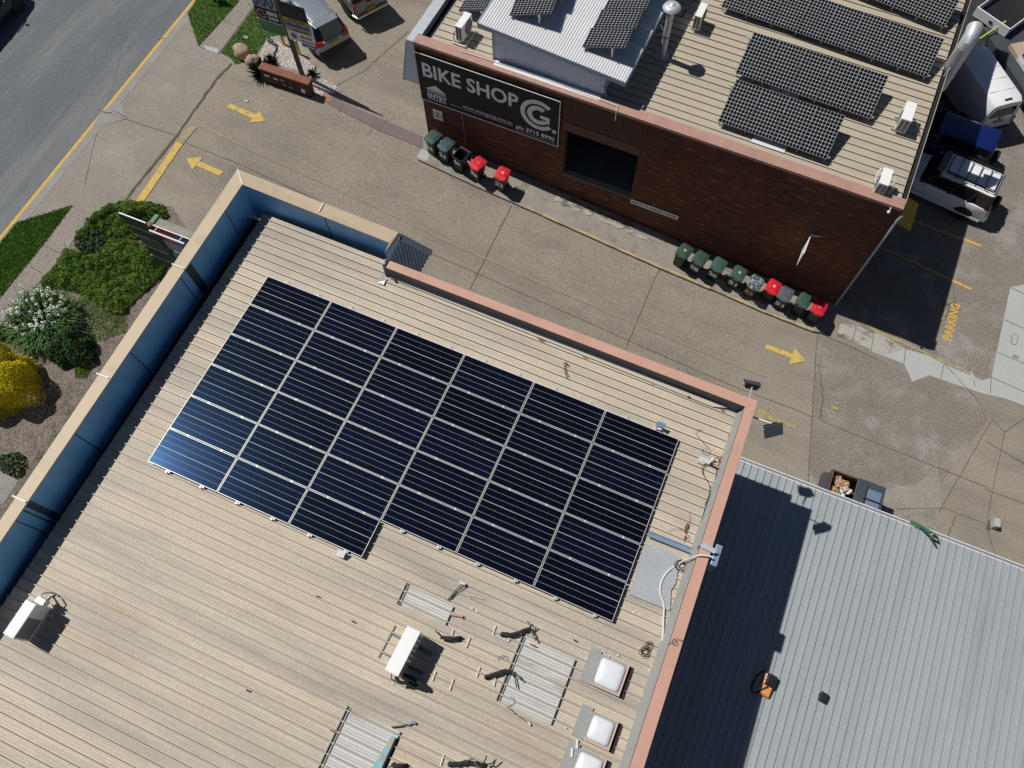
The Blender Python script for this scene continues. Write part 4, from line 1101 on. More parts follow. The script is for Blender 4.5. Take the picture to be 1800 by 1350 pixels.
# yellow awning over a door in the east wall
mb = MB(); ya, yb = 3.244, 1.687
xo = 20.742
ys = []; y = yb
prof = []
while y < ya:
    for d_, o in ((0, 0), (.10, 0), (.115, -.03), (.14, -.03), (.155, 0)): prof.append((y + d_, o))
    y += .26
vs = []
for a, o in prof: vs += [(BLEN - .02, a, 4.35 + o), (xo, a, 4.0 + o)]
mb.add(vs, [(2 * i, 2 * i + 1, 2 * i + 3, 2 * i + 2) for i in range(len(prof) - 1)])
aw = mb.build('awning', 'yellowaw', bk)
mb = MB(); mb.bar((BLEN, yb + .05, 3.6), (xo, yb + .05, 3.98), .04, .04); mb.bar((BLEN, ya - .05, 3.6), (xo, ya - .05, 3.98), .04, .04); mb.build('bracket', 'steel', aw)
mb = MB(); mb.box(.0, BLEN - .05, -.015, .028, .0, .0 + .001)
# white conduit under the big sign, security camera
cx = 1.916
mb = MB(); mb.tube([(cx, .0, 3.95), (cx + .03, .0, 1.7)], .018, 6); mb.build('wall_conduit', 'signgrey', bk)
sc = (19.194,-0.2,6.678)
mb = MB(); mb.tube([(sc[0], .03, sc[2] + .15), (sc[0], -.12, sc[2] + .12)], .02, 6); mb.blob((sc[0], -.16, sc[2] + .03), .06, .06, .07, 1, 0)
mb.build('security_camera', 'signwhite', bk, smooth=50)

# ------------------------------------------------------------------ signs on the brick wall
def wallT(p): return TB @ Matrix.Translation(p)
SX0, SX1, SZ0, SZ1 = .02, 6.435, 3.90, 6.46
sg = thing('shop_sign', 'wide black shop sign with silver lettering high on the brick wall', 'sign', wallT((SX0, -.02, SZ0)))
W, H = SX1 - SX0, SZ1 - SZ0
mb = MB(); mb.box(0, W, -.05, 0, 0, H); mb.build('panel', 'signblack', sg)
mb = MB()
for a in (((0, -.055, H), (W, -.055, H)), ((0, -.055, 0), (W, -.055, 0)), ((W, -.055, 0), (W, -.055, H))): mb.bar(a[0], a[1], .035, .02, (0, 1, 0))
mb.build('border', 'signlet', sg)
XD, ZD = (1, 0, 0), (0, 0, 1)
text('lettering', 'BIKE SHOP', 1.02, (.26, -.056, H - 1.14), XD, ZD, 'signlet', sg, width=4.35, bold=.022)
text('lettering', 'ENTRY', .37, (.34, -.056, .26), XD, ZD, 'signlet', sg, width=.92, bold=.010)
mb = MB(); mb.extr([(.28, -.051, .72), (1.28, -.051, .72), (.78, -.051, 1.04)], (0, -.006, 0)); mb.box(.34, 1.22, -.057, -.051, .60, .66); mb.box(.34, 1.22, -.057, -.051, .17, .20); mb.build('entry_roof_symbol', 'signlet', sg)
text('lettering', 'www.chaingang.com.au', .235, (2.02, -.056, .36), XD, ZD, 'signlet', sg, width=2.30)
mb = MB(); mb.box(1.42, 4.36, -.055, -.051, .26, .275); mb.build('underline', 'signlet', sg)
text('lettering', 'ph: 3715 8990', .30, (4.50, -.056, .25), XD, ZD, 'signlet', sg, width=1.75, bold=.006)
mb = MB(); mb.box(4.48, 6.25, -.055, -.051, .13, .145); mb.build('underline', 'signlet', sg)
def arcband(mb, cx, cz_, r0, r1, a0, a1, n=40, y=-.052, th=.006):
    for i in range(n):
        t0, t1 = D2R(a0 + (a1 - a0) * i / n), D2R(a0 + (a1 - a0) * (i + 1) / n)
        q = [(cx + r * math.cos(t), y, cz_ + r * math.sin(t)) for r, t in ((r0, t0), (r1, t0), (r1, t1), (r0, t1))]
        mb.extr(q, (0, -th, 0))
mb = MB(); cx, cz_ = 5.50, 1.42
arcband(mb, cx, cz_, .60, .80, 48, 318); arcband(mb, cx, cz_, .28, .50, 55, 320)
mb.box(cx + .08, cx + .50, -.058, -.052, cz_ - .13, cz_ + .04); mb.box(cx + .30, cx + .50, -.058, -.052, cz_ - .32, cz_ - .13)
arcband(mb, cx + .72, cz_ - .62, 0.0, .10, 0, 360, 14)
mb.build('emblem', 'signlet', sg)
c5 = (0.689,-0.05,3.133)
s5 = thing('number_sign', 'small square white sign with the number 5 in a red ring', 'sign', wallT((c5[0], 0, c5[2])))
mb = MB(); mb.box(-.23, .23, -.02, 0, -.30, .30); mb.build('panel', 'signwhite', s5)
mb = MB(); arcband(mb, 0, 0, .15, .195, 0, 360, 30, -.021, .004); mb.build('ring', 'signpink', s5)
text('lettering', '5', .30, (-.085, -.024, -.11), XD, ZD, 'navytxt', s5, bold=.01)
n0, n1 = (9.934,-0.04,2.147), (12.086,-0.04,1.947)
sp_ = thing('parking_sign', 'long white sign forbidding parking, on the brick wall above the kerb', 'sign', wallT((n0[0], 0, 1.93)))
W = n1[0] - n0[0]
mb = MB(); mb.box(0, W, -.02, 0, 0, .27); mb.build('panel', 'signwhite', sp_)
text('lettering', 'STRICTLY NO PARKING THIS SIDE', .17, (.07, -.025, .075), XD, ZD, 'steel', sp_, width=W - .14, bold=.004)
b0 = (17.253,-0.04,3.998)
bs = thing('blade_sign', 'thin white sign hanging edge-on from a bracket on the brick wall', 'sign', wallT((b0[0], 0, 4.0)))
mb = MB(); mb.box(-.014, .014, -.98, -.12, -.92, -.06); mb.build('panel', 'signwhite', bs, bevel=.004)
mb = MB(); mb.bar((.42, .02, .02), (0, -.06, .0), .035, .03); mb.bar((.28, .02, -.05), (0, -.16, -.02), .02, .02); mb.bar((0, 0, 0), (0, -1.0, 0), .03, .03); mb.build('bracket', 'signwhite', bs)
mb = MB(); mb.box(.0145, .017, -.55, -.46, -.9, -.1); mb.build('stripe', 'signred', bs)

# ------------------------------------------------------------------ solar panels
def basis(o, u, v):
    u, v = Vector(u).normalized(), Vector(v); w = u.cross(v).normalized(); v = w.cross(u)
    return Matrix(((u.x, v.x, w.x, o[0]), (u.y, v.y, w.y, o[1]), (u.z, v.z, w.z, o[2]), (0, 0, 0, 1)))

def panel(name, label, W, H, cells, T, group, fr=.028, th=.04, fm='frame', inset=.0):
    t = thing(name, label, 'solar panel', T, group)
    mb = MB(); mb.box(0, W, 0, fr, -th, 0); mb.box(0, W, H - fr, H, -th, 0); mb.box(0, fr, fr, H - fr, -th, 0); mb.box(W - fr, W, fr, H - fr, -th, 0)
    mb.build('frame', fm, t)
    mb = MB(); mb.box(fr, W - fr, fr, H - fr, -.03, -.006); mb.build('cells', cells, t)
    return t
ORD = ['first', 'second', 'third', 'fourth', 'fifth', 'sixth', 'seventh', 'eighth']
TA = Matrix.Translation((-10.8423, 7.7316, 11.6615)) @ Matrix.Rotation(.02467, 4, 'Y') @ Matrix.Rotation(-.00988, 4, 'X')
PW, PH = 1.975, .9662
proto = None
for c in range(6):
    for r in range(6 if c < 3 else 5):
        T = TA @ Matrix.Translation((c * PW + .013, -(r + 1) * PH + .012, 0))
        lb = 'navy solar panel, %s in from the blue parapet, %s row down from the driveway side' % (ORD[c], ORD[r])
        if proto is None: proto = panel('solar_panel', lb, PW - .026, PH - .024, 'cells', T, 'navy solar panels on the near roof', .0125)
        else: dup(proto, T, lb)
# mounting rails with their roof feet
rp0 = None
for c in range(6):
    n = 6 if c < 3 else 5
    for k, u in enumerate((.55, 1.52)):
        T = TA @ Matrix.Translation((c * PW + u, 0, -.045))
        lb = '%s aluminium rail under the %s column of solar panels from the blue parapet' % (('near', 'far')[k], ORD[c])
        t = thing('mounting_rail', lb, 'rail', T, 'aluminium rails under the near solar panels')
        mb = MB(); mb.box(-.02, .02, -n * PH - .06, .07, -.045, -.002); mb.box(-.024, -.016, -n * PH - .065, .085, -.04, -.0); mb.box(.016, .024, -n * PH - .065, .085, -.04, .0)
        mb.build('bar', 'frame', t)
        mb = MB()
        for y in (.02, -n * PH - .01): mb.box(.03, .075, y - .025, y + .025, -.085, -.02)
        for i in range(1, n): mb.box(-.022, .022, -i * PH - .028, -i * PH + .028, .040, .049)
        loose(mb, 'clamp', 'frame', t)
def row(name, n, ll, lr, tl, cells, group, lab, W=None, mesh=[None]):
    ll, lr, tl = Vector(ll), Vector(lr), Vector(tl)
    u = (lr - ll) / n; v = tl - ll; pr = None
    for i in range(n):
        T = basis(ll + u * (i + .005), u, v)
        lb = lab % ORD[i]
        if pr is None: pr = panel(name, lb, u.length * .990, v.length, cells, T, group, .012, .04, 'frame_dk')
        else: dup(pr, T, lb)
    return pr
def tilt_frame(n, ll, lr, tl, label, zroof):
    ll, lr, tl = Vector(ll), Vector(lr), Vector(tl); u = (lr - ll).normalized(); v = tl - ll
    t = thing('tilt_frame', label, 'frame', Matrix.Translation(ll), 'tilt frames under the brick roof panels')
    L = (lr - ll).length; dn = Vector((0, 0, -.07))
    mb = MB()
    for f in (.08, .86):
        a = v * f + dn; mb.bar(a - u * .10, a + u * (L + .10), .04, .04)
    mb.build('rail', 'frame', t)
    for k in range(n + 1):
        p = v * .86 + dn + u * (L * (k + .05) / (n + .1)); q = Vector((p.x, p.y, zroof - ll.z))
        mb = MB(); mb.bar(p, q, .035, .035); a = v * .08 + dn + u * (L * (k + .05) / (n + .1)); mb.bar(a, (a.x, a.y, zroof - ll.z), .035, .035)
        mb.build('leg', 'frame', t)
LL, LR, LT = (-1.435,22.082,7.0), (2.729,21.895,7.0), (-1.473,23.798,7.53)
ML, MR, MT = (-1.523,24.632,7.0), (3.761,24.367,7.0), (-1.543,26.368,7.53)
TL, TR, TT = (-3.087,27.831,7.0), (5.283,27.227,7.0), (5.273,28.786,7.53)
QR = (5.387,30.085,7.0); QL = (2.534,30.533,7.0)
vT = Vector(TT) - Vector(TR); TTl = tuple(Vector(TL) + vT)
q = (Vector(QR) - Vector(QL)) / 2.72; QL = tuple(Vector(QR) - q * 5); QT = tuple(Vector(QL) + vT)
row('solar_panel', 4, LL, LR, LT, 'grid', 'black gridded solar panels on the brick roof', 'black gridded panel, %s from left in the short row nearest the terracotta edge')
row('solar_panel', 5, ML, MR, MT, 'grid', 'black gridded solar panels on the brick roof', 'black gridded panel, %s from left in the second row up the brick roof')
row('solar_panel', 8, TL, TR, TTl, 'grid', 'black gridded solar panels on the brick roof', 'black gridded panel, %s from left in the long third row on the brick roof')
row('solar_panel', 5, QL, QR, QT, 'grid', 'black gridded solar panels on the brick roof', 'black gridded panel, %s from left in the top row on the brick roof')
tilt_frame(4, LL, LR, LT, 'tilt frame under the short row of four gridded panels', 6.72)
tilt_frame(5, ML, MR, MT, 'tilt frame under the second row of five gridded panels', 6.72)
tilt_frame(8, TL, TR, TTl, 'tilt frame under the long row of eight gridded panels', 6.72)
tilt_frame(5, QL, QR, QT, 'tilt frame under the topmost row of gridded panels', 6.72)
def wide(ll, lr, n, lab, zlow, zhigh):
    ll, lr = Vector(ll), Vector(lr); u = lr - ll; W = u.length; pr = None; v = Vector((.028, 1.0, 0)) * 1.046
    for i in range(n):
        T = basis(ll + v * i, u, v); lb = lab % ORD[i]
        if pr is None: pr = panel('solar_panel', lb, W, 1.038, 'gridl', T, 'white gridded panels on the raised roof', .012, .04, 'frame_dk')
        else: dup(pr, T, lb)
    t = thing('tilt_frame', lab.replace('solar panel, %s', 'panel legs below the one') % () if '%s' not in lab else 'tilt legs under ' + lab.replace(', %s', 's') .replace('solar panels up', 'panels'), 'frame', Matrix.Translation(ll), 'tilt frames under the raised roof panels')
    mb = MB()
    for f in (.06, .72): mb.bar(u * f + Vector((0, -.06, -.07)), u * f + v * n + Vector((0, 0, -.07)), .04, .04)
    mb.build('rail', 'frame', t)
    for i in range(n + 1):
        p = u * .72 + v * i * .99 + Vector((0, .06, -.07)); mb = MB(); mb.bar(p, (p.x, p.y, zhigh - ll.z), .05, .05); mb.build('leg', 'frame', t)
        p = u * .06 + v * i * .99 + Vector((0, .06, -.07)); mb = MB(); mb.bar(p, (p.x, p.y, zlow - ll.z), .04, .04); mb.build('leg', 'frame', t)
def czw(x): return cz(x + 13.81 - .3)
a, b = (-7.043,22.292,8.32), (-5.461,22.372,8.75)
wide(a, b, 4, 'white gridded solar panel, %s up in the right column on the raised roof', czw(a[0]), czw(b[0]) + .1)
a, b = (-10.081,22.493,8.55), (-8.497,22.706,8.97)
wide(a, b, 3, 'white gridded solar panel, %s up in the left column on the raised roof', czw(a[0]), czw(b[0]) + .1)
a, b = (-12.804,23.542,7.0), (-11.392,23.594,7.45)
wide(a, b, 3, 'white gridded solar panel, %s up between the street edge and the raised roof', 6.72, 6.72)

# ------------------------------------------------------------------ air conditioners
def condenser(label, C, zb, ztop, rotz, w=.84, d=.31, fan=True, slats=True, grp='air conditioner units on the roofs'):
    t = thing('air_conditioner', label, 'air conditioner', Matrix.Translation((C[0], C[1], zb)) @ Matrix.Rotation(rotz, 4, 'Z'), grp)
    h = ztop - zb; f = .10
    mb = MB(); mb.box(-d / 2, d / 2, -w / 2, w / 2, f, h); mb.build('casing', 'acwhite', t, bevel=.012)
    mb = MB()
    if fan:
        Tf = Matrix.Translation((d / 2, .08, f + (h - f) / 2)) @ Matrix.Rotation(math.pi / 2, 4, 'Y'); R_ = (h - f) * .42
        mb.lathe([(R_, .0), (R_, .02), (R_ * .93, .022), (R_ * .93, .004)], 26, Tf, cap=False)
        mb.lathe([(R_ * .93, .0035), (.001, .004)], 26, Tf)
        for k in range(3): mb.lathe([(R_ * (.75 - .2 * k), .014), (R_ * (.72 - .2 * k), .018), (R_ * (.70 - .2 * k), .014)], 22, Tf, cap=False)
        mb.build('fan_grille', 'acgrey', t)
    mb = MB()
    if slats:
        for k in range(2):
            for j in range(8):
                z0 = f + .05 + j * (h - f - .1) / 8; mb.box(-d / 2 + .03 + k * (d / 2 - .02), -d / 2 + .03 + k * (d / 2 - .02) + d / 2 - .05, -w / 2 - .003, -w / 2 + .002, z0, z0 + (h - f) / 8 - .03)
        mb.build('louvre', 'black', t)
    for s in (-1, 1):
        mb = MB(); mb.box(-d / 2 - .08, d / 2 + .12, s * w * .33 - .025, s * w * .33 + .025, .0, .045); mb.box(-.06, .06, s * w * .33 - .025, s * w * .33 + .025, .045, f)
        mb.build('foot', 'galv', t)
    return t
def hose(t, pts, r, m, name='hose'):
    mb = MB(); mb.tube(pts, r, 8); return mb.build(name, m, t, smooth=50)
t = condenser('white air conditioner between the street edge and the raised roof box', (-12.117,22.619), 6.76, 7.55, -.06, .86, .30)
hose(t, [(-.17, -.36, .45), (-.24, -.40, .40), (-.26, -.42, .15), (-.24, -.42, .02)], .022, 'slate')
mb = MB(); mb.box(-.3, .34, -.55, -.5, .0, .03); mb.box(.28, .32, -.55, .5, .0, .03); mb.build('support_bar', 'sealant', t)
t = condenser('white air conditioner behind the flue at the top edge of the photo', (-3.673,26.757), 6.76, 7.5, -.03, .80, .29)
hose(t, [(-.15, .2, .35), (-.4, .3, .55), (-.6, .25, .4), (-.75, .1, .02)], .03, 'foam')
hose(t, [(-.15, .3, .35), (-.35, .5, .5), (-.6, .5, .3), (-.7, .4, .02)], .025, 'foam')
t = condenser('white air conditioner by the east gutter below the four-panel row end', (4.913,24.76), 6.76, 7.5, math.pi - .03, .92, .38, slats=False)
mb = MB()
for k in range(2):
    for j in range(8): z0 = .15 + j * .068; mb.box(-.15 + k * .16, -.15 + k * .16 + .13, .46, .464, z0, z0 + .045)
mb.build('louvre', 'black', t); hose(t, [(-.18, -.15, .4), (-.4, .0, .35), (-.62, .05, .12), (-.75, .1, .02)], .022, 'slate')
t = condenser('white air conditioner at the south-east corner of the brick roof', (4.806,21.545), 6.76, 7.45, math.pi - .03, .76, .34, slats=False)
mb = MB()
for k in range(2):
    for j in range(7): z0 = .15 + j * .068; mb.box(-.14 + k * .15, -.14 + k * .15 + .12, .38, .383, z0, z0 + .045)
mb.build('louvre', 'black', t)
hose(t, [(-.16, -.28, .55), (-.30, -.22, .55), (-.42, .0, .30), (-.40, .12, .02)], .03, 'pvc'); hose(t, [(.1, -.40, .55), (.24, -.35, .60), (.30, -.15, .45), (.22, .1, .3)], .025, 'pvc')
c = (-11.03,-2.298)
t = condenser('white air conditioner beside the blue parapet at the lower left', c, zr(c[0]) + .03, zr(c[0]) + .74, -.02, .80, .28, fan=False, slats=False)
mb = MB(); mb.box(.141, .146, -.36, .10, .16, .66); mb.build('fan_grille', 'acgrey', t)
mb = MB(); mb.box(-.1, .12, .41, .54, .25, .45); mb.build('valve_cover', 'acwhite', t); hose(t, [(.0, .5, .4), (-.12, .56, .35), (-.18, .62, .2), (-.1, .7, .03)], .022, 'pvc'); hose(t, [(.08, .5, .35), (.1, .62, .3), (.02, .7, .05)], .018, 'foam')
c = (-3.005,0.435)
t = condenser('larger white air conditioner on rails among the patched roof sheets', c, zr(c[0]) + .05, zr(c[0]) + .80, -.045, 1.02, .33, fan=False, slats=False)
mb = MB()
for j in range(5): mb.box(.166, .170, -.10 + j * .115, -.02 + j * .115, .16, .70)
mb.box(.166, .172, -.47, -.15, .16, .70); mb.box(.172, .18, -.40, -.28, .38, .50); mb.build('louvre', 'acgrey', t)
mb = MB()
for y in (.22, -.22): mb.box(-.55, .50, y - .02, y + .02, -.03, .0)
mb.box(-.56, -.53, -.36, .42, -.05, -.01); mb.build('rail', 'steel', t)
hose(t, [(.17, -.42, .2), (.35, -.40, .22), (.6, -.42, .14), (.78, -.46, .04)], .05, 'foam', 'pipe_lagging'); hose(t, [(.05, -.52, .3), (.16, -.6, .25), (.4, -.52, .18), (.7, -.5, .03)], .04, 'foam', 'pipe_lagging')
hose(t, [(-.1, -.52, .1), (-.06, -.62, .06), (.05, -.62, .04), (.14, -.56, .03)], .012, 'black')

# ------------------------------------------------------------------ pipe stubs, cables and oddments on the near roof
def stub(label, main, forks, r=.035, z=.10):
    """black lagged refrigerant pipes coming out of a roof hole"""
    p0 = main[0]; t = thing('pipe_stub', label, 'pipe', Matrix.Translation(p0), 'cut black refrigerant pipes on the near roof')
    L = [Vector(p) - Vector(p0) for p in main]
    mb = MB(); n = len(L)
    for k, (o, rr_) in enumerate(((0, r), (.03, r * .7), (-.025, r * .6))):
        pts = [L[0] + Vector((0, 0, -.05))] + [p + Vector((o * .6, o, .03 + .02 * k + .05 * math.sin(3.1 * i / max(1, n - 1)))) for i, p in enumerate(L)]
        mb.tube(subdiv(pts, .06, .008, k), rr_, 7)
    mb.lathe([(r * 1.7, -.04), (r * 1.5, .02), (r * .9, .05)], 12)
    mb.build('lagging', 'foam', t, smooth=60)
    for k, f in enumerate(forks):
        F = [Vector(p) - Vector(p0) for p in f]
        mb = MB(); mb.tube(subdiv(F, .06, .008, k), r * (.55 if k % 2 else .42), 6); mb.build('pipe_end', 'slate' if k % 2 else 'foam', t, smooth=60)
stub('black lagged pipes above the middle patched sheet, forked at the tip', [(-1.207,1.673,11.372),(-1.053,1.715,11.368),(-0.884,1.833,11.364),(-0.79,1.943,11.362),(-0.685,2.03,11.359)], [[(-0.68,2.014,11.509),(-0.689,2.109,11.509),(-0.795,2.139,11.512)],[(-0.682,2.021,11.449),(-0.558,1.948,11.446),(-0.448,1.832,11.443)],[(-0.746,1.95,11.561),(-0.676,2.078,11.559),(-0.659,2.125,11.559)]])
stub('black lagged pipes lying across the left seam of the middle patched sheet', [(-1.166,0.696,11.371),(-1.011,0.835,11.367),(-0.851,0.962,11.363),(-0.687,1.012,11.359)], [[(-0.686,1.009,11.409),(-0.56,0.896,11.406),(-0.46,0.754,11.404)],[(-0.685,1.008,11.429),(-0.526,0.996,11.425),(-0.408,0.932,11.422)]])
stub('short black lagged pipe beside the larger air conditioner', [(-2.054,1.208,11.393),(-2.193,1.133,11.396),(-2.357,1.078,11.4),(-2.442,1.056,11.403)], [[(-2.435,1.053,11.452),(-2.555,1.106,11.455),(-2.639,1.136,11.457)]])
stub('tangled black pipes at the bottom edge of the photo', [(-1.173,-1.218,11.371),(-1.004,-1.132,11.367),(-0.845,-1.024,11.363),(-0.681,-0.993,11.359),(-0.497,-0.94,11.355)], [[(-0.493,-0.933,11.504),(-0.354,-0.847,11.501),(-0.29,-0.727,11.499)],[(-0.703,-0.982,11.56),(-0.604,-1.005,11.557),(-0.501,-1.039,11.555)],[(-0.539,-0.949,11.606),(-0.505,-0.829,11.605),(-0.515,-0.741,11.605)],[(-0.858,-1.037,11.513),(-0.79,-0.928,11.512),(-0.728,-0.934,11.51)]])
stub('short black pipe next to the turquoise plank', [(-2.027,-1.625,11.392),(-2.132,-1.656,11.395),(-2.231,-1.699,11.397),(-2.297,-1.688,11.399)], [[(-2.291,-1.683,11.449),(-2.294,-1.737,11.449),(-2.357,-1.791,11.45)]])
def oddment(name, label, cat, parts, group=None):
    """parts: (part name, material, list of (points, radius)); the first point is its base"""
    p0 = Vector(parts[0][2][0][0][0]); t = thing(name, label, cat, Matrix.Translation(p0), group)
    for pn, m, tubes in parts:
        mb = MB()
        for pts, r in tubes: mb.tube([Vector(p) - p0 for p in pts], r, 7)
        mb.build(pn, m, t, smooth=50)
    return t
t = oddment('pipe_bracket', 'small bracket with two rods standing above the upper patched sheet', 'bracket', [('rod', 'steel', [([(-2.678,1.866,11.418),(-2.548,2.282,11.415)], .012), ([(-2.671,1.852,11.428),(-2.589,2.058,11.426),(-2.446,2.308,11.423)], .012)]), ('cap', 'sealant', [([(-2.6,2.331,11.456),(-2.444,2.344,11.453)], .035)])])
oddment('cut_pipe', 'grey pipe offcut lying above the lowest patched sheet', 'pipe', [('tube', 'steel', [([(-2.644,-1.058,11.408),(-2.475,-0.966,11.403),(-2.328,-0.862,11.4)], .018)]), ('elbow', 'signgrey', [([(-2.339,-0.867,11.41),(-2.258,-0.782,11.408),(-2.205,-0.795,11.407)], .03)])])
oddment('cable_tail', 'thin cable with a white plug below the middle patched sheet', 'cable', [('wire', 'steel', [([(-0.504,0.304,11.355),(-0.41,0.297,11.352),(-0.202,0.233,11.347),(-0.009,0.205,11.342)], .009)]), ('plug', 'pvc', [([(0.046,0.215,11.351),(0.109,0.173,11.35)], .025)])])
oddment('cable_tail', 'two curved black cables alone on the roof beside the panel array', 'cable', [('wire', 'black', [([(-2.398,8.502,11.411),(-2.37,8.365,11.411),(-2.265,8.234,11.408),(-2.203,8.173,11.407)], .008), ([(-2.376,8.516,11.401),(-2.311,8.366,11.399),(-2.191,8.224,11.396)], .007)]), ('gland', 'black', [([(-2.439,8.496,11.422),(-2.4,8.573,11.422),(-2.324,8.529,11.42)], .018)])])
oddment('offcut_strip', 'short white strip lying near the upper patched sheet', 'strip', [('strip', 'sealant', [([(-2.295,2.149,11.394),(-2.103,2.189,11.389),(-1.926,2.209,11.385)], .010)])])
oddment('wire_ring', 'thin loop of wire on the middle patched sheet', 'wire', [('wire', 'steel', [([(-0.512,0.534,11.355),(-0.433,0.526,11.353),(-0.395,0.458,11.352),(-0.431,0.381,11.353),(-0.5,0.329,11.355)], .006)])])
oddment('wire_ring', 'scribble of thin wire left of the middle patched sheet', 'wire', [('wire', 'black', [([(-1.085,1.108,11.369),(-1.078,1.199,11.369),(-0.997,1.264,11.367),(-0.903,1.26,11.365),(-0.889,1.193,11.364)], .006), ([(-0.991,1.178,11.367),(-1.0,1.233,11.367)], .005)])])
for lb, q, m in [('red brown plastic piece beside the upper patched sheet',[(-2.478,1.644,11.413),(-2.182,1.696,11.406),(-2.191,1.646,11.406),(-2.481,1.582,11.414)],'signpink')]:
    t = thing('plastic_piece', lb, 'offcut', Matrix.Translation(q[0])); mb = MB(); mb.extr([Vector(p) - Vector(q[0]) for p in q], (0, 0, .012)); mb.build('sheet', m, t); mb = MB(); mb.bar(Vector(q[1]) - Vector(q[0]), Vector(q[2]) - Vector(q[0]) + Vector((0, -.03, 0)), .02, .04); mb.build('edge', 'black', t)
q = [(-2.561,-1.209,11.446),(-2.468,-1.212,11.443),(-2.474,-1.921,11.443),(-2.669,-1.952,11.448)]
t = thing('plank', 'worn turquoise plank lying on the lowest patched sheet', 'plank', Matrix.Translation(q[0])); mb = MB(); mb.extr([Vector(p) - Vector(q[0]) for p in q], (0, 0, .05)); mb.build('board', 'turq', t, bevel=.005)
for k, (x, y) in enumerate([(0.621,-0.032),(1.185,0.222),(1.144,0.022)]):
    if k == 0: continue
    t = thing('brick_piece', ('pale brick fragment above the lowest skylight', 'smaller pale fragment left of the lowest skylight')[k - 1], 'rubble', Matrix.Translation((x, y, zr(x) + .04))); mb = MB(); mb.box(-.025, .025, -.09, .09, 0, .05, T=Matrix.Rotation(.3, 4, 'Z')); mb.build('block', 'sealant', t, bevel=.01)
# black specks: leaves and clips
for lb, (x, y) in zip(['dark leaf lying on the open roof at lower left', 'small dark clip above the larger air conditioner', 'small black clip left of the larger air conditioner', 'dark twig between the panels and the skylights'], [(-5.91,-1.655),(-4.461,0.572),(-5.472,0.745),(0.352,2.201)]):
    t = thing('leaf', lb, 'leaf', Matrix.Translation((x, y, zr(x) + .045))); mb = MB()
    mb.extr([(-.05, 0, 0), (-.01, .02, .01), (.05, .01, .004), (.01, -.02, .012)], (0, 0, .006)); mb.extr([(.02, .0, 0), (.06, .03, .01), (.05, -.02, .004)], (0, 0, .006)); mb.build('blade', 'foam', t)
# isolator boxes at the array edge
ib = (0.448,7.843,11.531)
t = thing('isolator_box', 'small blue grey isolator shield at the top corner of the solar array', 'isolator', Matrix.Translation((ib[0], ib[1], zr(ib[0]) + .04)))
mb = MB(); mb.hexa([(-.11, -.05, .16), (.11, -.05, .16), (.11, .06, .22), (-.11, .06, .22), (-.11, -.05, .175), (.11, -.05, .175), (.11, .06, .235), (-.11, .06, .235)]); mb.build('shield', 'galv_blue', t)
mb = MB(); mb.box(-.05, .05, -.10, -.02, .0, .12); mb.tube([(.0, -.08, .1), (-.1, -.12, .12), (-.15, -.05, .1), (-.12, .02, .04)], .014, 7); mb.build('switch', 'pvc', t)
ib = (-5.424,1.835,11.576)
t = thing('isolator_box', 'white isolator shield at the lower corner of the solar array', 'isolator', Matrix.Translation((ib[0], ib[1], zr(ib[0]) + .03)))
mb = MB(); mb.hexa([(-.10, -.09, .08), (.10, -.09, .08), (.12, .05, .15), (-.09, .05, .15), (-.10, -.09, .09), (.10, -.09, .09), (.12, .05, .16), (-.09, .05, .16)]); mb.build('shield', 'white', t); mb = MB(); mb.box(-.05, .05, -.05, .02, .0, .08); mb.build('switch', 'black', t)
# galvanised cable tray, switch box over the coping, white conduit
a, b = (1.079,5.159,11.386), (2.287,5.184,11.336)
t = thing('cable_tray', 'galvanised cable tray running from the panels to the terracotta coping', 'cable tray', Matrix.Translation(a)); A0, B0 = Vector((0, 0, 0)), Vector(b) - Vector(a)
mb = MB(); d = B0.normalized(); n = Vector((-d.y, d.x, 0)) * .06
for off, w, h in ((Vector((0, 0, -.02)), .12, .008), (n, .008, .06), (-n, .008, .06)): mb.bar(A0 + off + Vector((0, 0, 0)), B0 + off, w, h)
mb.build('channel', 'galv_blue', t)
mb = MB(); z1 = pz(2.3) + .05 - a[2]; c1 = Vector((2.264,5.283,11.75)) - Vector(a); c2 = Vector((2.615,5.26,11.75)) - Vector(a); c1.z = c2.z = z1
mb.bar(B0, c1, .11, .02); mb.bar(c1, c2, .12, .03); mb.bar(c2, c2 + Vector((0.02, 0, -.35)), .11, .03, (0, 1, 0)); mb.build('riser', 'galv', t)
sb = (2.603,5.228,11.55)
t = thing('switch_box', 'blue grey switch box hung on the outside of the terracotta coping', 'switch box', Matrix.Translation((sb[0] + .06, sb[1], 11.2)))
mb = MB(); mb.box(-.05, .10, -.26, .26, -.15, .45); mb.build('case', 'galv_blue', t, bevel=.01); mb = MB(); mb.box(.10, .115, -.2, .2, -.1, .4); mb.build('door', 'galv', t)
P = [(2.583,5.107,11.8),(2.379,5.062,11.8),(2.228,4.987,11.72),(2.004,4.83,11.313),(1.82,4.552,11.317),(1.746,4.323,11.319),(1.748,4.1,11.319),(1.811,3.933,11.318),(1.957,3.749,11.314),(2.055,3.439,11.311),(2.142,3.155,11.309),(2.181,2.986,11.308),(2.261,2.902,11.306)]
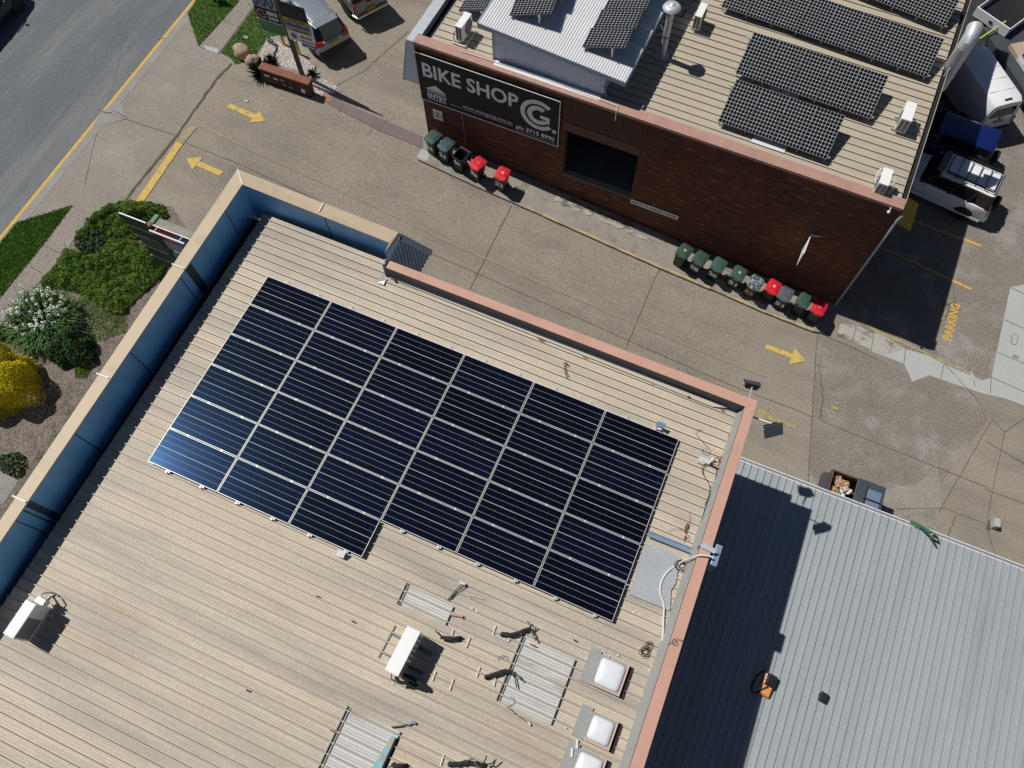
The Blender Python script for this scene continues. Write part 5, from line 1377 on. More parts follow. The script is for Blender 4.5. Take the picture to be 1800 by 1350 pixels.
def cable(label, pts, r, m, name='cable', cat='cable'):
    p0 = Vector(pts[0]); mb = MB()
    # smooth the run with a Catmull-Rom pass
    P_ = [Vector(p) for p in pts]; out = []
    for i in range(len(P_) - 1):
        a_, b_, c_, d_ = P_[max(i - 1, 0)], P_[i], P_[i + 1], P_[min(i + 2, len(P_) - 1)]
        for k in range(6):
            s = k / 6; out.append(.5 * ((2 * b_) + (c_ - a_) * s + (2 * a_ - 5 * b_ + 4 * c_ - d_) * s * s + (3 * b_ - a_ - 3 * c_ + d_) * s ** 3))
    out.append(P_[-1]); mb.tube([q - p0 for q in out], r, 7)
    o = mb.build(name, m, smooth=60); o.location = p0; return tag(o, label, cat)
cable('white flexible conduit snaking from the coping down to the gutter', P, .022, 'pvc', 'conduit', 'conduit')
cable('thin black cable along the gutter below the broken conduit', [(2.099,7.361,11.33),(2.158,7.069,11.329),(2.16,6.756,11.329),(2.138,6.369,11.329),(2.159,6.005,11.329),(2.226,5.501,11.327)], .011, 'black')
cable('black cable looping left of the broken conduit', [(1.863,7.44,11.326),(1.768,7.327,11.329),(1.789,7.159,11.328),(1.935,7.011,11.324),(2.079,6.864,11.321),(2.128,6.608,11.32),(2.106,6.375,11.32)], .010, 'black')
cable('thin wire curling over the roof above the broken conduit', [(1.503,8.218,11.315),(1.366,8.177,11.319),(1.338,8.054,11.319),(1.547,7.925,11.314),(1.794,7.777,11.308),(1.766,7.656,11.309),(1.635,7.654,11.312),(1.629,7.723,11.312),(1.725,7.784,11.31)], .005, 'steel', 'wire', 'wire')
cable('thin wire standing by the cable tray', [(1.833,6.041,11.307),(1.901,5.834,11.305),(1.904,5.534,11.305),(1.915,5.307,11.305)], .004, 'black', 'wire', 'wire')
cable('thin arched wire left of the cable tray end', [(1.518,5.4,11.315),(1.563,5.503,11.314),(1.73,5.576,11.31),(1.894,5.563,11.305),(2.002,5.477,11.303),(2.017,5.384,11.302)], .004, 'black', 'wire', 'wire')
cable('thin wire looped over the terracotta coping', [(2.293,2.836,11.65),(2.316,2.961,11.8),(2.37,3.037,11.8),(2.443,2.976,11.8),(2.381,2.924,11.8),(2.335,2.982,11.8),(2.412,3.068,11.8),(2.543,3.072,11.8),(2.629,3.051,11.6)], .006, 'black', 'wire', 'wire')
def coil(label, C, r, turns, wr, m, seed):
    q = random.Random(seed); pts = []
    for i in range(turns * 14):
        a_ = 2 * math.pi * i / 14; rr_ = r * (1 + .18 * math.sin(a_ * .37 + seed)); pts.append((rr_ * math.cos(a_) + .02 * math.sin(i * .13), rr_ * math.sin(a_) + .03 * math.cos(i * .09), .02 + .012 * (i / 14)))
    mb = MB(); mb.tube(pts, wr, 6); o = mb.build('cable_coil', m, smooth=60); o.location = C; return tag(o, label, 'cable coil')
coil('coil of dark cable on the roof near the gutter end', (1.892,2.606,11.296), .085, 4, .007, 'foam', 1)
coil('smaller cable coil just above the larger coil', (1.93,2.769,11.295), .065, 3, .006, 'foam', 2)
coil('black cable coil beside the rust stain under the white conduit', (2.009,4.767,11.303), .10, 3, .008, 'black', 3)
bc = (1.905,7.49,11.295)
t = thing('broken_conduit', 'broken white conduit elbow with loose cables by the gutter', 'conduit', Matrix.Translation(bc))
mb = MB(); mb.tube([(-.06, -.10, .05), (.0, .02, .06), (.04, .10, .07)], .030, 9); mb.build('pipe', 'pvc', t, smooth=50); mb = MB(); mb.tube([(0, -.08, .04), (.16, -.1, .04), (.28, -.12, .05)], .018, 7); mb.tube([(.05, .08, .08), (.12, .14, .12), (.2, .05, .1)], .010, 6); mb.build('loose_cable', 'black', t)
mb = MB(); mb.box(-.30, -.06, -.14, .06, -.005, .004); mb.build('base_sheet', 'roofpatch', t)
# floodlights on the parapet corner
def flood(label, T, arm, ang):
    t = thing('floodlight', label, 'floodlight', T, 'floodlights on the corner of the terracotta parapet')
    mb = MB(); mb.bar((0, 0, -.1), arm, .035, .035); mb.build('arm', 'galv', t)
    Tm = Matrix.Translation(arm) @ ang
    mb = MB(); mb.hexa([Tm @ Vector(p) for p in ((-.13, -.05, -.17), (.13, -.05, -.17), (.13, -.05, .0), (-.13, -.05, .0), (-.10, .05, -.14), (.10, .05, -.14), (.10, .05, -.02), (-.10, .05, -.02))]); mb.build('lamp_body', 'black', t, bevel=.01)
    mb = MB(); mb.hexa([Tm @ Vector(p) for p in ((-.14, -.068, -.18), (.14, -.068, -.18), (.14, -.068, .01), (-.14, -.068, .01), (-.14, -.05, -.18), (.14, -.05, -.18), (.14, -.05, .01), (-.14, -.05, .01))]); mb.build('rim', 'steel', t)
    mb = MB(); mb.bar(Tm @ Vector((-.15, 0, -.07)), Tm @ Vector((.15, 0, -.07)), .02, .05); mb.build('yoke', 'galv', t)
flood('floodlight on a short arm over the driveway side of the parapet corner', Matrix.Translation((2.26, 9.36, 11.65)), (-.03, .30, .02), Matrix.Rotation(math.pi + .15, 4, 'Z') @ Matrix.Rotation(-.7, 4, 'X') @ Matrix.Scale(1.5, 4))
flood('floodlight on an arm over the shed side of the parapet corner', Matrix.Translation((2.50, 9.03, 11.45)), (.48, -.06, .05), Matrix.Rotation(.65, 4, 'Z') @ Matrix.Rotation(-.75, 4, 'X') @ Matrix.Scale(1.75, 4))
# things left on the shed roof
o = (5.673,3.708,6.95)
t = thing('tool_bag', 'orange and black bag with a looped strap on the grey shed roof', 'bag', Matrix.Translation((o[0], o[1], 6.88)) @ Matrix.Rotation(-.05, 4, 'Z'))
mb = MB(); mb.hexa([(-.13, -.33, 0), (.20, -.33, 0), (.20, .28, 0), (-.17, .28, 0), (-.09, -.28, .16), (.16, -.30, .12), (.17, .25, .20), (-.13, .26, .2)]); mb.build('body', 'orange', t, bevel=.03)
mb = MB(); mb.hexa([(-.10, -.04, .17), (.21, -.06, .12), (.21, .30, .15), (-.06, .30, .20), (-.08, -.02, .24), (.19, -.04, .2), (.19, .28, .24), (-.05, .28, .26)]); mb.build('flap', 'black', t, bevel=.02)
mb = MB(); mb.tube([(-.06, .26, .2), (-.2, .30, .12), (-.30, .10, .05), (-.34, -.2, .03), (-.27, -.36, .03), (-.17, -.33, .08), (-.08, -.18, .18), (.02, -.05, .22)], .024, 7); mb.build('strap', 'black', t, smooth=60)
mb = MB()
for y in (.02, .12, .22): mb.box(-.115, -.095, y - .03, y + .03, .2, .25)
mb.build('label_print', 'signwhite', t)
o = (7.201,4.003,6.93)
t = thing('pouch', 'small black pouch lying alone on the grey shed roof', 'pouch', Matrix.Translation((o[0], o[1], 6.88)) @ Matrix.Rotation(-.15, 4, 'Z'))
mb = MB(); mb.box(-.12, .12, -.14, .13, 0, .09); mb.build('body', 'black', t, bevel=.035, seg=3); mb = MB(); mb.tube([(-.12, -.08, .05), (-.15, .0, .06), (-.12, .08, .06)], .012, 6); mb.build('loop', 'steel', t)
P = [(8.559,9.718,6.9),(8.944,9.716,6.9)]
t = thing('hose_reel', 'green strap with dark hose looped over the shed gutter', 'hose', Matrix.Translation(P[0])); e = Vector(P[1]) - Vector(P[0])
mb = MB(); mb.bar((-.2, .08, .0), e + Vector((.0, -.02, 0)), .10, .03); mb.build('strap', 'signgreen', t); mb = MB(); mb.tube([e + Vector(p) for p in ((-.3, .0, .03), (-.1, -.12, .05), (.1, -.22, .06), (.3, -.25, .04), (.22, -.1, .03), (.1, -.08, .08), (.0, -.2, .06), (.25, -.4, .05))], .026, 7); mb.build('hose', 'signdk', t, smooth=60)

# ------------------------------------------------------------------ wheelie bins
def bin_(label, C, lid, num=None, rot=0.0, group='wheelie bins along the brick wall', numsize=.22, open_=False, patch=None, mark=None, nm='signwhite'):
    t = thing('wheelie_bin', label, 'bin', Matrix.Translation((C[0], C[1], gz(C[0]) + .125)) @ Matrix.Rotation(math.atan(.085) if C[0] < 3 else 0, 4, 'Y') @ Matrix.Rotation(rot, 4, 'Z'), group)
    def rr(w, y0, y1, z, c=.06): return [(-w + c, y0, z), (w - c, y0, z), (w, y0 + c, z), (w, y1 - c, z), (w - c, y1, z), (-w + c, y1, z), (-w, y1 - c, z), (-w, y0 + c, z)]
    mb = MB()
    if open_:
        mb.loft([rr(.21, -.22, .20, .04), rr(.25, -.30, .27, .93), rr(.275, -.325, .30, .935), rr(.275, -.325, .30, 1.0), rr(.245, -.295, .27, 1.0), rr(.20, -.21, .19, .08)])
    else:
        mb.loft([rr(.21, -.22, .20, .04), rr(.25, -.30, .27, .93), rr(.275, -.325, .30, .935), rr(.275, -.325, .30, .99)])
    mb.build('body', 'binbody', t)
    mb = MB(); mb.tube([(-.22, .36, 1.0), (.22, .36, 1.0)], .017, 8); mb.bar((-.22, .28, .97), (-.22, .37, 1.0), .025, .04); mb.bar((.22, .28, .97), (.22, .37, 1.0), .025, .04); mb.build('handle', 'binbody', t)
    for s in (-1, 1):
        mb = MB(); mb.lathe([(.09, -.025), (.10, -.015), (.10, .015), (.09, .025)], 16, Matrix.Translation((s * .225, .22, .10)) @ Matrix.Rotation(math.pi / 2, 4, 'Y')); mb.build('wheel', 'rubber', t)
    if not open_:
        mb = MB()
        def lr(k, y0, y1, z): return rr(.295 * k, y0, y1, z, .07 * k)
        mb.loft([lr(1, -.36, .32, .985), lr(1, -.365, .325, 1.02), lr(.93, -.34, .30, 1.055), lr(.62, -.20, .22, 1.075), lr(.55, -.17, .20, 1.075), lr(.50, -.15, .18, 1.09)])
        mb.box(-.10, .10, -.40, -.35, .99, 1.02)
        lo = mb.build('lid', lid, t, bevel=.008)
        if mark:
            mb = MB(); r_ = random.Random(len(label))
            for i in range(3): mb.box(-.05, .05, -.06 + i * .04, -.04 + i * .04, 1.088, 1.094)
            mb.build('lid_print', mark, t)
    else:
        mb = MB(); mb.hexa([(-.28, .37, .30), (.28, .37, .30), (.28, .40, .30), (-.28, .40, .30), (-.28, .33, .99), (.28, .33, .99), (.28, .36, 1.0), (-.28, .36, 1.0)]); mb.build('lid', 'binbody', t)
    if num:
        text('number', num, .36, (-.20, -.266, .42), (1, 0, 0), (0, -.09, 1), nm, t, bold=.016, ext=.002, width=.40)
    if patch:
        mb = MB(); mb.hexa([(-.15, -.292, .60), (.15, -.292, .60), (.15, -.27, .60), (-.15, -.27, .60), (-.15, -.306, .78), (.15, -.306, .78), (.15, -.28, .78), (-.15, -.28, .78)]); mb.build('label_patch', patch, t)
    return t
B1 = [(-13.165,20.66),(-12.463,20.531),(-11.672,20.363),(-10.791,20.244),(-9.615,20.233)]
B2 = [(-1.049,20.009),(-0.311,19.974),(0.503,20.016),(1.412,19.989),(2.197,19.868),(2.955,20.001),(3.6,19.861),(4.397,19.86),(5.059,19.769)]
bin_('green lidded bin numbered 24 at the street end of the short row', B1[0], 'lidgreen', '24', -.25)
bin_('blue grey lidded bin numbered 24, second in the short row', B1[1], 'lidblue', '24', -.22)
bin_('open bin without a visible lid, pale patch on its front', B1[2], 'lidgrey', None, -.2, open_=True, patch='signwhite')
bin_('red lidded bin numbered 23 beside the open bin', B1[3], 'lidred', '23', -.32, mark='signpink')
bin_('red lidded bin numbered 22 standing alone below the sign', B1[4], 'lidred', '22', -.05, mark='signwhite')
bin_('green lidded bin without number at the driveway end of the long row', B2[0], 'lidgreen', None, -.30, mark='chalk')
bin_('green lidded bin numbered 28, second in the long row', B2[1], 'lidgreen', '28', -.25)
bin_('green lidded bin numbered 20, third in the long row', B2[2], 'lidgreen', '20', -.22)
bin_('green lidded bin numbered 21, fourth in the long row', B2[3], 'lidgreen', '21', -.15, mark='chalk')
bin_('bin with shiny crinkled film over its lid, orange mark on front', B2[4], 'lidfilm', '0', -.2, nm='timber')
bin_('red lidded bin between the film covered bin and the grey lidded bin', B2[5], 'lidred', None, -.2, mark='signwhite')
bin_('grey lidded bin with chalky scrawl on its front', B2[6], 'lidgrey', '51', -.18)
bin_('green lidded bin between the grey lidded bin and the corner', B2[7], 'lidgreen', None, -.25)
bin_('red lidded bin at the corner of the brick building', B2[8], 'lidred', None, -.15, mark='signpink')

# ------------------------------------------------------------------ skip full of cardboard behind the shed
D0 = (7.33,12.972,1.4)
sk = thing('skip_bin', 'open skip of cardboard with dark lids beside the shed roof', 'skip', Matrix.Translation((8.2, 12.0, 0)))
mb = MB(); x0, x1, y0, y1 = -.95, 1.0, -1.0, .98
mb.box(x0, x1, y1 - .05, y1, .2, 1.4); mb.box(x0, x1, y0, y0 + .05, .2, 1.4); mb.box(x0, x0 + .05, y0 + .05, y1 - .05, .2, 1.4); mb.box(x1 - .05, x1, y0 + .05, y1 - .05, .2, 1.35); mb.box(x0 + .05, x1 - .05, y0 + .05, y1 - .05, .2, .26)
mb.build('body', 'dumpsteel', sk)
mb = MB(); mb.box(-.02, 1.03, y0 - .02, y1 + .02, 1.40, 1.46); mb.build('lid', 'dumplid', sk, bevel=.02)
mb = MB(); mb.box(-1.22, -.95, -.95, .80, .95, 1.30); mb.build('side_pocket', 'greyflat', sk, bevel=.02)
for k, y in enumerate((.50, .05, -.42)):
    mb = MB(); mb.box(.42, .92, y - .18, y + .20, 1.462, 1.49); mb.build('lid_pad', 'dumppad', sk, bevel=.01)
mb = MB(); mb.box(.36, .38, -.6, .8, 1.46, 1.50); mb.box(.3, 1.0, .26, .29, 1.46, 1.51); mb.build('lid_hinge', 'black', sk)
r = random.Random(14)
cards = ['crumpled brown cardboard box on top of the skip load', 'flattened tan carton at the far corner of the skip', 'torn cardboard sheet against the skip wall', 'small brown carton near the dark skip lid', 'grey paper bundle in the middle of the skip', 'pale paper sack at the shed side of the skip', 'folded carton standing in the skip', 'dull pink paper beside the skip lid', 'yellowish plastic wrap at the shed side of the skip', 'brown paper scrap at the far skip corner', 'white wrapping paper by the left skip wall', 'tan carton flap under the paper bundle']
spots = [(-.55, .6), (-.7, .75), (-.82, .2), (-.3, .45), (-.45, .1), (-.62, -.55), (-.35, .7), (-.2, -.1), (-.35, -.6), (-.6, .35), (-.78, -.2), (-.4, -.25)]
for k, (lb, (x, y)) in enumerate(zip(cards, spots)):
    T = Matrix.Translation((8.2 + x, 12.0 + y, 1.02 + r.uniform(.0, .25))) @ Matrix.Rotation(r.uniform(0, 3), 4, 'Z') @ Matrix.Rotation(r.uniform(-.6, .6), 4, 'X') @ Matrix.Rotation(r.uniform(-.5, .5), 4, 'Y')
    t = thing('waste_card', lb, 'waste', T, 'waste thrown in the skip')
    mb = MB(); w, h = r.uniform(.12, .22), r.uniform(.10, .18)
    rows = []
    for i in range(5):
        rows.append([(-w + 2 * w * i / 4 + r.uniform(-.03, .03), -h + 2 * h * j / 4 + r.uniform(-.03, .03), r.uniform(-.05, .09)) for j in range(5)])
    mb.loft(rows, cap=False, closed=False); mb.build('sheet', ['card', 'card', 'card', 'cardpink', 'paper', 'paper', 'card', 'cardpink', 'wrapyellow', 'card', 'paper', 'card'][k], t)
    mb = MB(); mb.hexa([(-w, -h, .0), (w * .9, -h, .06), (w * .8, -h - .08, .12), (-w * .9, -h - .09, .06), (-w, -h, .01), (w * .9, -h, .07), (w * .8, -h - .08, .13), (-w * .9, -h - .09, .07)]); mb.build('flap', 'card' if k % 3 else 'paper', t)
sheet('soil_mound', [(11.303,15.521),(11.103,14.811),(10.737,14.27),(10.253,13.987),(9.66,13.581),(9.628,13.263),(9.951,12.574),(10.403,12.656),(11.09,13.209),(11.863,13.688)], .007, 'drive_brown', 'brown stained ground beside the skip')
# small post stump in the yard
o = (13.746,13.808,0.0)
t = thing('concrete_stump', 'short pale concrete block standing in the yard at the right edge', 'block', Matrix.Translation(o)); mb = MB(); mb.box(-.10, .12, -.17, .17, 0, .35, T=Matrix.Rotation(.2, 4, 'Z')); mb.build('block', 'slab', t, bevel=.02); mb = MB(); mb.box(-.2, -.08, -.3, .15, 0, .04); mb.build('base', 'moss', t)

# ------------------------------------------------------------------ post sign by the gravel bed
PB = (-20.706,22.112,2.015)
py = 21.95
ps = thing('post_sign', 'tall grey post carrying rows of business sign panels by the gravel bed', 'sign', Matrix.Translation((-20.58, py, PB[2])))
zb = PB[2]
mb = MB(); mb.box(-.085, .085, -.085, .085, 0, 7.2 - zb); mb.build('post', 'steel', ps, bevel=.01)
def spanel(x0, x1, z0, z1, m, y=-.12, th=.05, name='panel'):
    mb = MB(); mb.box(x0, x1, y - th / 2, y + th / 2, z0 - zb, z1 - zb); return mb.build(name, m, ps)
F = -.148
spanel(-1.28, -.11, 5.72, 6.75, 'signgrey'); text('lettering', '300', .95, (-1.20, F, 5.80 - zb), XD, ZD, 'navytxt', ps, width=1.02, bold=.02)
spanel(-1.28, -.11, 5.05, 5.70, 'signblack')
mb = MB(); arcband(mb, -.98, 5.37 - zb, .17, .235, 40, 330, 26, F, .006); mb.box(-.98, -.76, F - .006, F, 5.33 - zb, 5.39 - zb); mb.build('emblem', 'signpink', ps)
text('lettering', 'BIKE', .27, (-.68, F, 5.40 - zb), XD, ZD, 'signwhite', ps, width=.52, bold=.012); text('lettering', 'SHOP', .22, (-.68, F, 5.15 - zb), XD, ZD, 'signwhite', ps, width=.52, bold=.008)
mb = MB(); mb.bar((-1.3, -.14, 5.02 - zb), (-.1, -.14, 5.02 - zb), .03, .03); mb.bar((-1.28, -.14, 4.36 - zb), (-1.0, -.14, 4.36 - zb), .03, .03); mb.bar((-1.2, -.15, 4.8 - zb), (-.9, -.15, 4.8 - zb), .01, .012); mb.build('edge_strip', 'signwhite', ps)
spanel(-1.28, -.11, 4.38, 5.00, 'signgreen')
spanel(.11, 1.38, 5.62, 6.36, 'signblack'); text('lettering', 'TAILOR', .42, (.26, F, 5.78 - zb), XD, ZD, 'dim', ps, width=.98)
spanel(.11, 1.38, 5.44, 5.59, 'signyel'); spanel(.11, 1.38, 5.08, 5.42, 'signgrey'); spanel(.11, 1.38, 4.92, 5.06, 'signyel'); spanel(.11, 1.38, 4.36, 4.90, 'signwhite'); spanel(.70, 1.42, 4.16, 4.33, 'signblue')
def scribble(x0, x1, z0, z1, m, n, seed, rows=1):
    r = random.Random(seed); mb = MB()
    for q in range(rows):
        h = (z1 - z0) / rows; x = x0; zz0 = z0 + q * h
        while x < x1:
            w = r.uniform(.5, 1.1) * (x1 - x0) / n; mb.box(x, x + w * .7, F - .005, F, zz0 + h * .15 - zb, zz0 + h * r.uniform(.6, .95) - zb); x += w
    mb.build('lettering', m, ps)
scribble(.35, 1.2, 5.46, 5.56, 'signblack', 16, 1); scribble(.18, 1.30, 5.12, 5.40, 'navytxt', 11, 2); scribble(.4, 1.25, 4.94, 5.04, 'signblack', 16, 3); scribble(.74, 1.30, 4.62, 4.82, 'signred', 9, 4); scribble(.74, 1.34, 4.44, 4.56, 'navytxt', 12, 5); scribble(.9, 1.3, 4.19, 4.30, 'signwhite', 8, 6)
mb = MB()
for k in range(12):
    a_ = k * math.pi / 6; mb.extr([(.42 + .06 * math.cos(a_ + .5), F, 4.64 - zb + .06 * math.sin(a_ + .5)), (.42 + .20 * math.cos(a_), F, 4.64 - zb + .20 * math.sin(a_)), (.42 + .06 * math.cos(a_ - .5), F, 4.64 - zb + .06 * math.sin(a_ - .5))], (0, -.005, 0))
mb.build('starburst', 'navytxt', ps)
mb = MB(); arcband(mb, .44, 4.60 - zb, 0, .07, 0, 360, 14, F - .006, .004); mb.build('starburst_core', 'signred', ps)

# sign pillar in front of the tall building
LZ = .703
def L3(p): return (p[0], p[1], p[2])
lx, ly = -18.42, 9.85; lz = gz(lx)
ls = thing('post_sign', 'dark green sign post with stacked boards above the green shrubs', 'sign', Matrix.Translation((lx, ly, lz)))
mb = MB(); mb.box(-.09, .09, -.09, .09, 0, 7.10 - lz); mb.build('post', 'greensteel', ls)
mb = MB(); mb.lathe([(.11, 7.10 - lz), (.11, 7.16 - lz), (.07, 7.18 - lz)], 8); mb.build('post_cap', 'brickcap', ls)
TOPS = [[(-19.652,9.8,7.216),(-18.405,9.8,7.202)],[(-19.625,9.8,6.563),(-18.549,9.8,6.505)],[(-19.587,9.8,5.985),(-18.552,9.8,5.893)],[(-19.597,9.8,5.289),(-18.46,9.8,5.176)],[(-19.648,9.8,4.572),(-18.729,9.8,4.525)]]
mats = ['signdk', 'signdk', 'signgrey', 'signdk', 'signdk']
for k, (a, b) in enumerate(TOPS):
    zt = (a[2] + b[2]) / 2 - lz; zl_ = ((TOPS[k + 1][0][2] + TOPS[k + 1][1][2]) / 2 - lz + .05) if k < 4 else zt - .55
    xa, xb = a[0] - lx, -.10
    mb = MB(); mb.box(xa, xb, -.08, -.03, zl_, zt - .02); mb.build('board', 'signdk' if k != 2 else 'steel', ls)
    mb = MB(); mb.bar((xa, -.055, zt), (xb if k != 2 else xa + .5, -.055, zt), .045, .03); mb.build('board_edge', 'white', ls)
mb = MB(); r = random.Random(6)
for k in range(9): mb.box(-1.1 + k * .11, -1.1 + k * .11 + r.uniform(.03, .08), -.084, -.081, 5.95 - lz, 5.95 - lz + r.uniform(.05, .14))
mb.build('lettering', 'signgrey', ls)
CX = [(-18.091,9.85,7.428),(-16.664,9.85,7.38),(-16.157,9.85,8.052),(-17.65,9.85,7.975),(-18.334,9.85,7.445),(-17.605,9.85,8.185)]
x0, x1, zt = .12, 1.75, 7.12 - lz
mb = MB(); mb.box(x0, x1, .0, .34, zt - .75, zt); mb.build('cabinet', 'kerb', ls)
mb = MB(); mb.box(x0 - .16, x0 - .002, .06, .42, zt - .1, zt + .06); mb.build('cabinet_end', 'signgreen', ls)
mb = MB(); mb.box(x0, .85, -.03, -.002, zt - .70, zt - .12); mb.build('panel', 'signred', ls)
mb = MB(); mb.box(.87, x1, -.03, -.002, zt - .70, zt - .12); mb.build('panel', 'signblue', ls)
mb = MB(); r = random.Random(8)
for k in range(10): mb.box(.2 + k * .06, .2 + k * .06 + .03, -.034, -.0305, zt - .5, zt - .5 + r.uniform(.1, .3))
for k in range(8): mb.box(1.0 + k * .07, 1.0 + k * .07 + .04, -.034, -.0305, zt - .5, zt - .5 + r.uniform(.08, .25))
mb.build('lettering', 'signpink', ls)
mb = MB(); mb.bar((x0 - .0, -.005, zt + .015), (x1, -.005, zt + .015), .03, .03); mb.build('cabinet_edge', 'white', ls)
mb = MB(); mb.tube([(x0 + .05, -.25, zt + .05), (x1 - .15, -.25, zt + .05)], .035, 8); mb.bar((x0 + .2, -.25, zt + .04), (x0 + .2, 0, zt), .02, .02); mb.bar((x1 - .4, -.25, zt + .04), (x1 - .4, 0, zt), .02, .02); mb.build('tube_lamp', 'white', ls)
for z_ in (1.35, 2.2):
    mb = MB(); mb.box(x0, x1, -.03, .02, zt - z_ - .05, zt - z_ + .52); mb.build('panel', 'signgrey', ls)

# ------------------------------------------------------------------ letterbox wall, boulders, bollards, sandwich board
wa, wb = Vector((-22.077,20.864,2.04)), Vector((-19.605,20.999,1.921))
d = (wb - wa); W = d.length; ang = math.atan2(d.y, d.x)
lw_ = thing('letterbox_wall', 'low brown brick wall with letterboxes set in it beside the driveway', 'wall', Matrix.Translation(wa) @ Matrix.Rotation(math.atan(.07), 4, 'Y') @ Matrix.Rotation(ang, 4, 'Z'))
mb = MB(); mb.box(0, W, 0, .34, -.1, .86); mb.build('wall', 'brick_low', lw_)
mb = MB(); n = 22
for k in range(n): mb.box(-.02 + k * (W + .04) / n, -.02 + (k + 1) * (W + .04) / n - .012, -.03, .37, .862, .93 + .004 * (k % 2))
mb.build('capping', 'brickcap', lw_)
for k in range(6):
    for j in range(2):
        x = .35 + k * .40; z = .58 - j * .27; mb = MB(); mb.box(x - .14, x + .14, -.006, .0, z - .08, z + .08); fb_ = mb.build('letterbox', 'black', lw_)
for x, z, w, h in ((.36, .62, .13, .10), (.80, .60, .12, .08), (2.15, .40, .10, .24), (1.15, .66, .10, .03), (1.2, .35, .05, .03), (1.5, .34, .10, .02)):
    mb = MB(); mb.box(x - w, x + w * .9, -.05, -.007, z - h / 2, z + h / 2); mb.build('letter', 'white', lw_)
def boulder(label, C, r, seed):
    mb = MB(); mb.blob((0, 0, r[2] * .62), *r, seed=seed, amp=.13, nu=22, nv=14); o = mb.build('boulder', 'rock', smooth=60); o.location = C; return tag(o, label, 'boulder', 'sandstone boulders by the letterbox wall')
boulder('rounded cracked sandstone boulder on the grass corner', (-23.825,21.958,2.04), (.50, .36, .36), 3)
boulder('paler boulder half hidden behind the letterbox wall', (-23.082,21.717,2.04), (.36, .30, .30), 5)
def spiky(label, C, n, L, seed, m='spike', up=.6):
    r = random.Random(seed); t = thing('spiky_plant', label, 'plant', Matrix.Translation(C), 'dark spiky plants round the letterbox wall')
    mb = MB()
    for i in range(n):
        a = r.uniform(0, 6.283); l = L * r.uniform(.6, 1.1); e = r.uniform(.15, 1.2); w = .03
        p = Vector((math.cos(a) * l * math.cos(e), math.sin(a) * l * math.cos(e), .05 + l * math.sin(e))); s = Vector((-math.sin(a), math.cos(a), 0)) * w
        mid = p * .55 + Vector((0, 0, .04)); mb.add([s, -s, mid - s * .9, p, mid + s * .9], [(0, 1, 2, 3, 4)])
    mb.build('foliage', m, t); mb = MB(); mb.lathe([(.05, 0), (.06, .12), (.02, .16)], 8); mb.build('stem', 'bark', t)
spiky('large black green spiky plant at the end of the letterbox wall', (-22.337,21.252,2.04), 150, .85, 1)
spiky('dark spiky plant behind the letterbox wall capping', (-22.339,22.104,2.04), 60, .45, 2)
spiky('small dark spiky plant on the gravel beside the path', (-20.154,22.2,1.968), 40, .42, 3)
def bollard(label, C):
    t = thing('bollard', label, 'post', frame_on(C, .1), 'yellow posts beside the gravel'); mb = MB(); mb.box(-.05, .05, -.05, .05, 0, .85); mb.build('post', 'signyel', t); mb = MB(); mb.box(-.14, .14, -.10, .10, 0, .03); mb.build('foot', 'signyel', t)
bollard('yellow post standing left of the grey sign post', (-22.355,23.323,2.04)); bollard('yellow post standing right of the grey sign post', (-21.359,23.061,2.04))
o = (-22.972,23.187,2.04)
t = thing('garden_ornament', 'dark green garden hose bundle lying on the gravel and grass', 'hose', frame_on(o, -.35))
mb = MB(); mb.blob((0, 0, .10), .22, .12, .12, 2, .2); mb.tube([(-.7, .1, .05), (-.45, .12, .09), (-.2, .0, .12)], .06, 7); mb.build('bundle', 'lidgreen', t, smooth=60); mb = MB(); mb.tube([(.2, 0, .1), (.45, -.05, .08), (.6, -.2, .06), (.62, -.4, .04), (.75, -.38, .04)], .045, 7); mb.build('hose', 'black', t, smooth=60); mb = MB(); mb.blob((.28, .02, .13), .07, .09, .08, 3, .2); mb.build('nozzle', 'signgrey', t)
o = (-27.03,24.225,2.04)
t = thing('sandwich_board', 'timber legged sandwich board on the grass at the top edge', 'sign', frame_on((o[0], o[1] + .25, o[2]), .25))
for s in (-1, 1):
    mb = MB(); mb.bar((s * .32, -.28, 0), (s * .30, -.02, 1.15), .05, .03, (0, 1, 0)); mb.build('leg', 'timber', t)
    mb = MB(); mb.bar((s * .32, .30, 0), (s * .30, .02, 1.15), .05, .03, (0, 1, 0)); mb.build('leg', 'timber', t)
mb = MB(); mb.hexa([(-.34, -.20, .35), (.34, -.20, .35), (.34, -.17, .35), (-.34, -.17, .35), (-.34, -.03, 1.2), (.34, -.03, 1.2), (.34, .0, 1.2), (-.34, .0, 1.2)]); mb.build('board', 'signdk', t)
mb = MB(); mb.hexa([(-.34, .19, .35), (.34, .19, .35), (.34, .22, .35), (-.34, .22, .35), (-.34, .02, 1.2), (.34, .02, 1.2), (.34, .05, 1.2), (-.34, .05, 1.2)]); mb.build('board', 'signdk', t)
o = (-37.047,20.468,2.04)

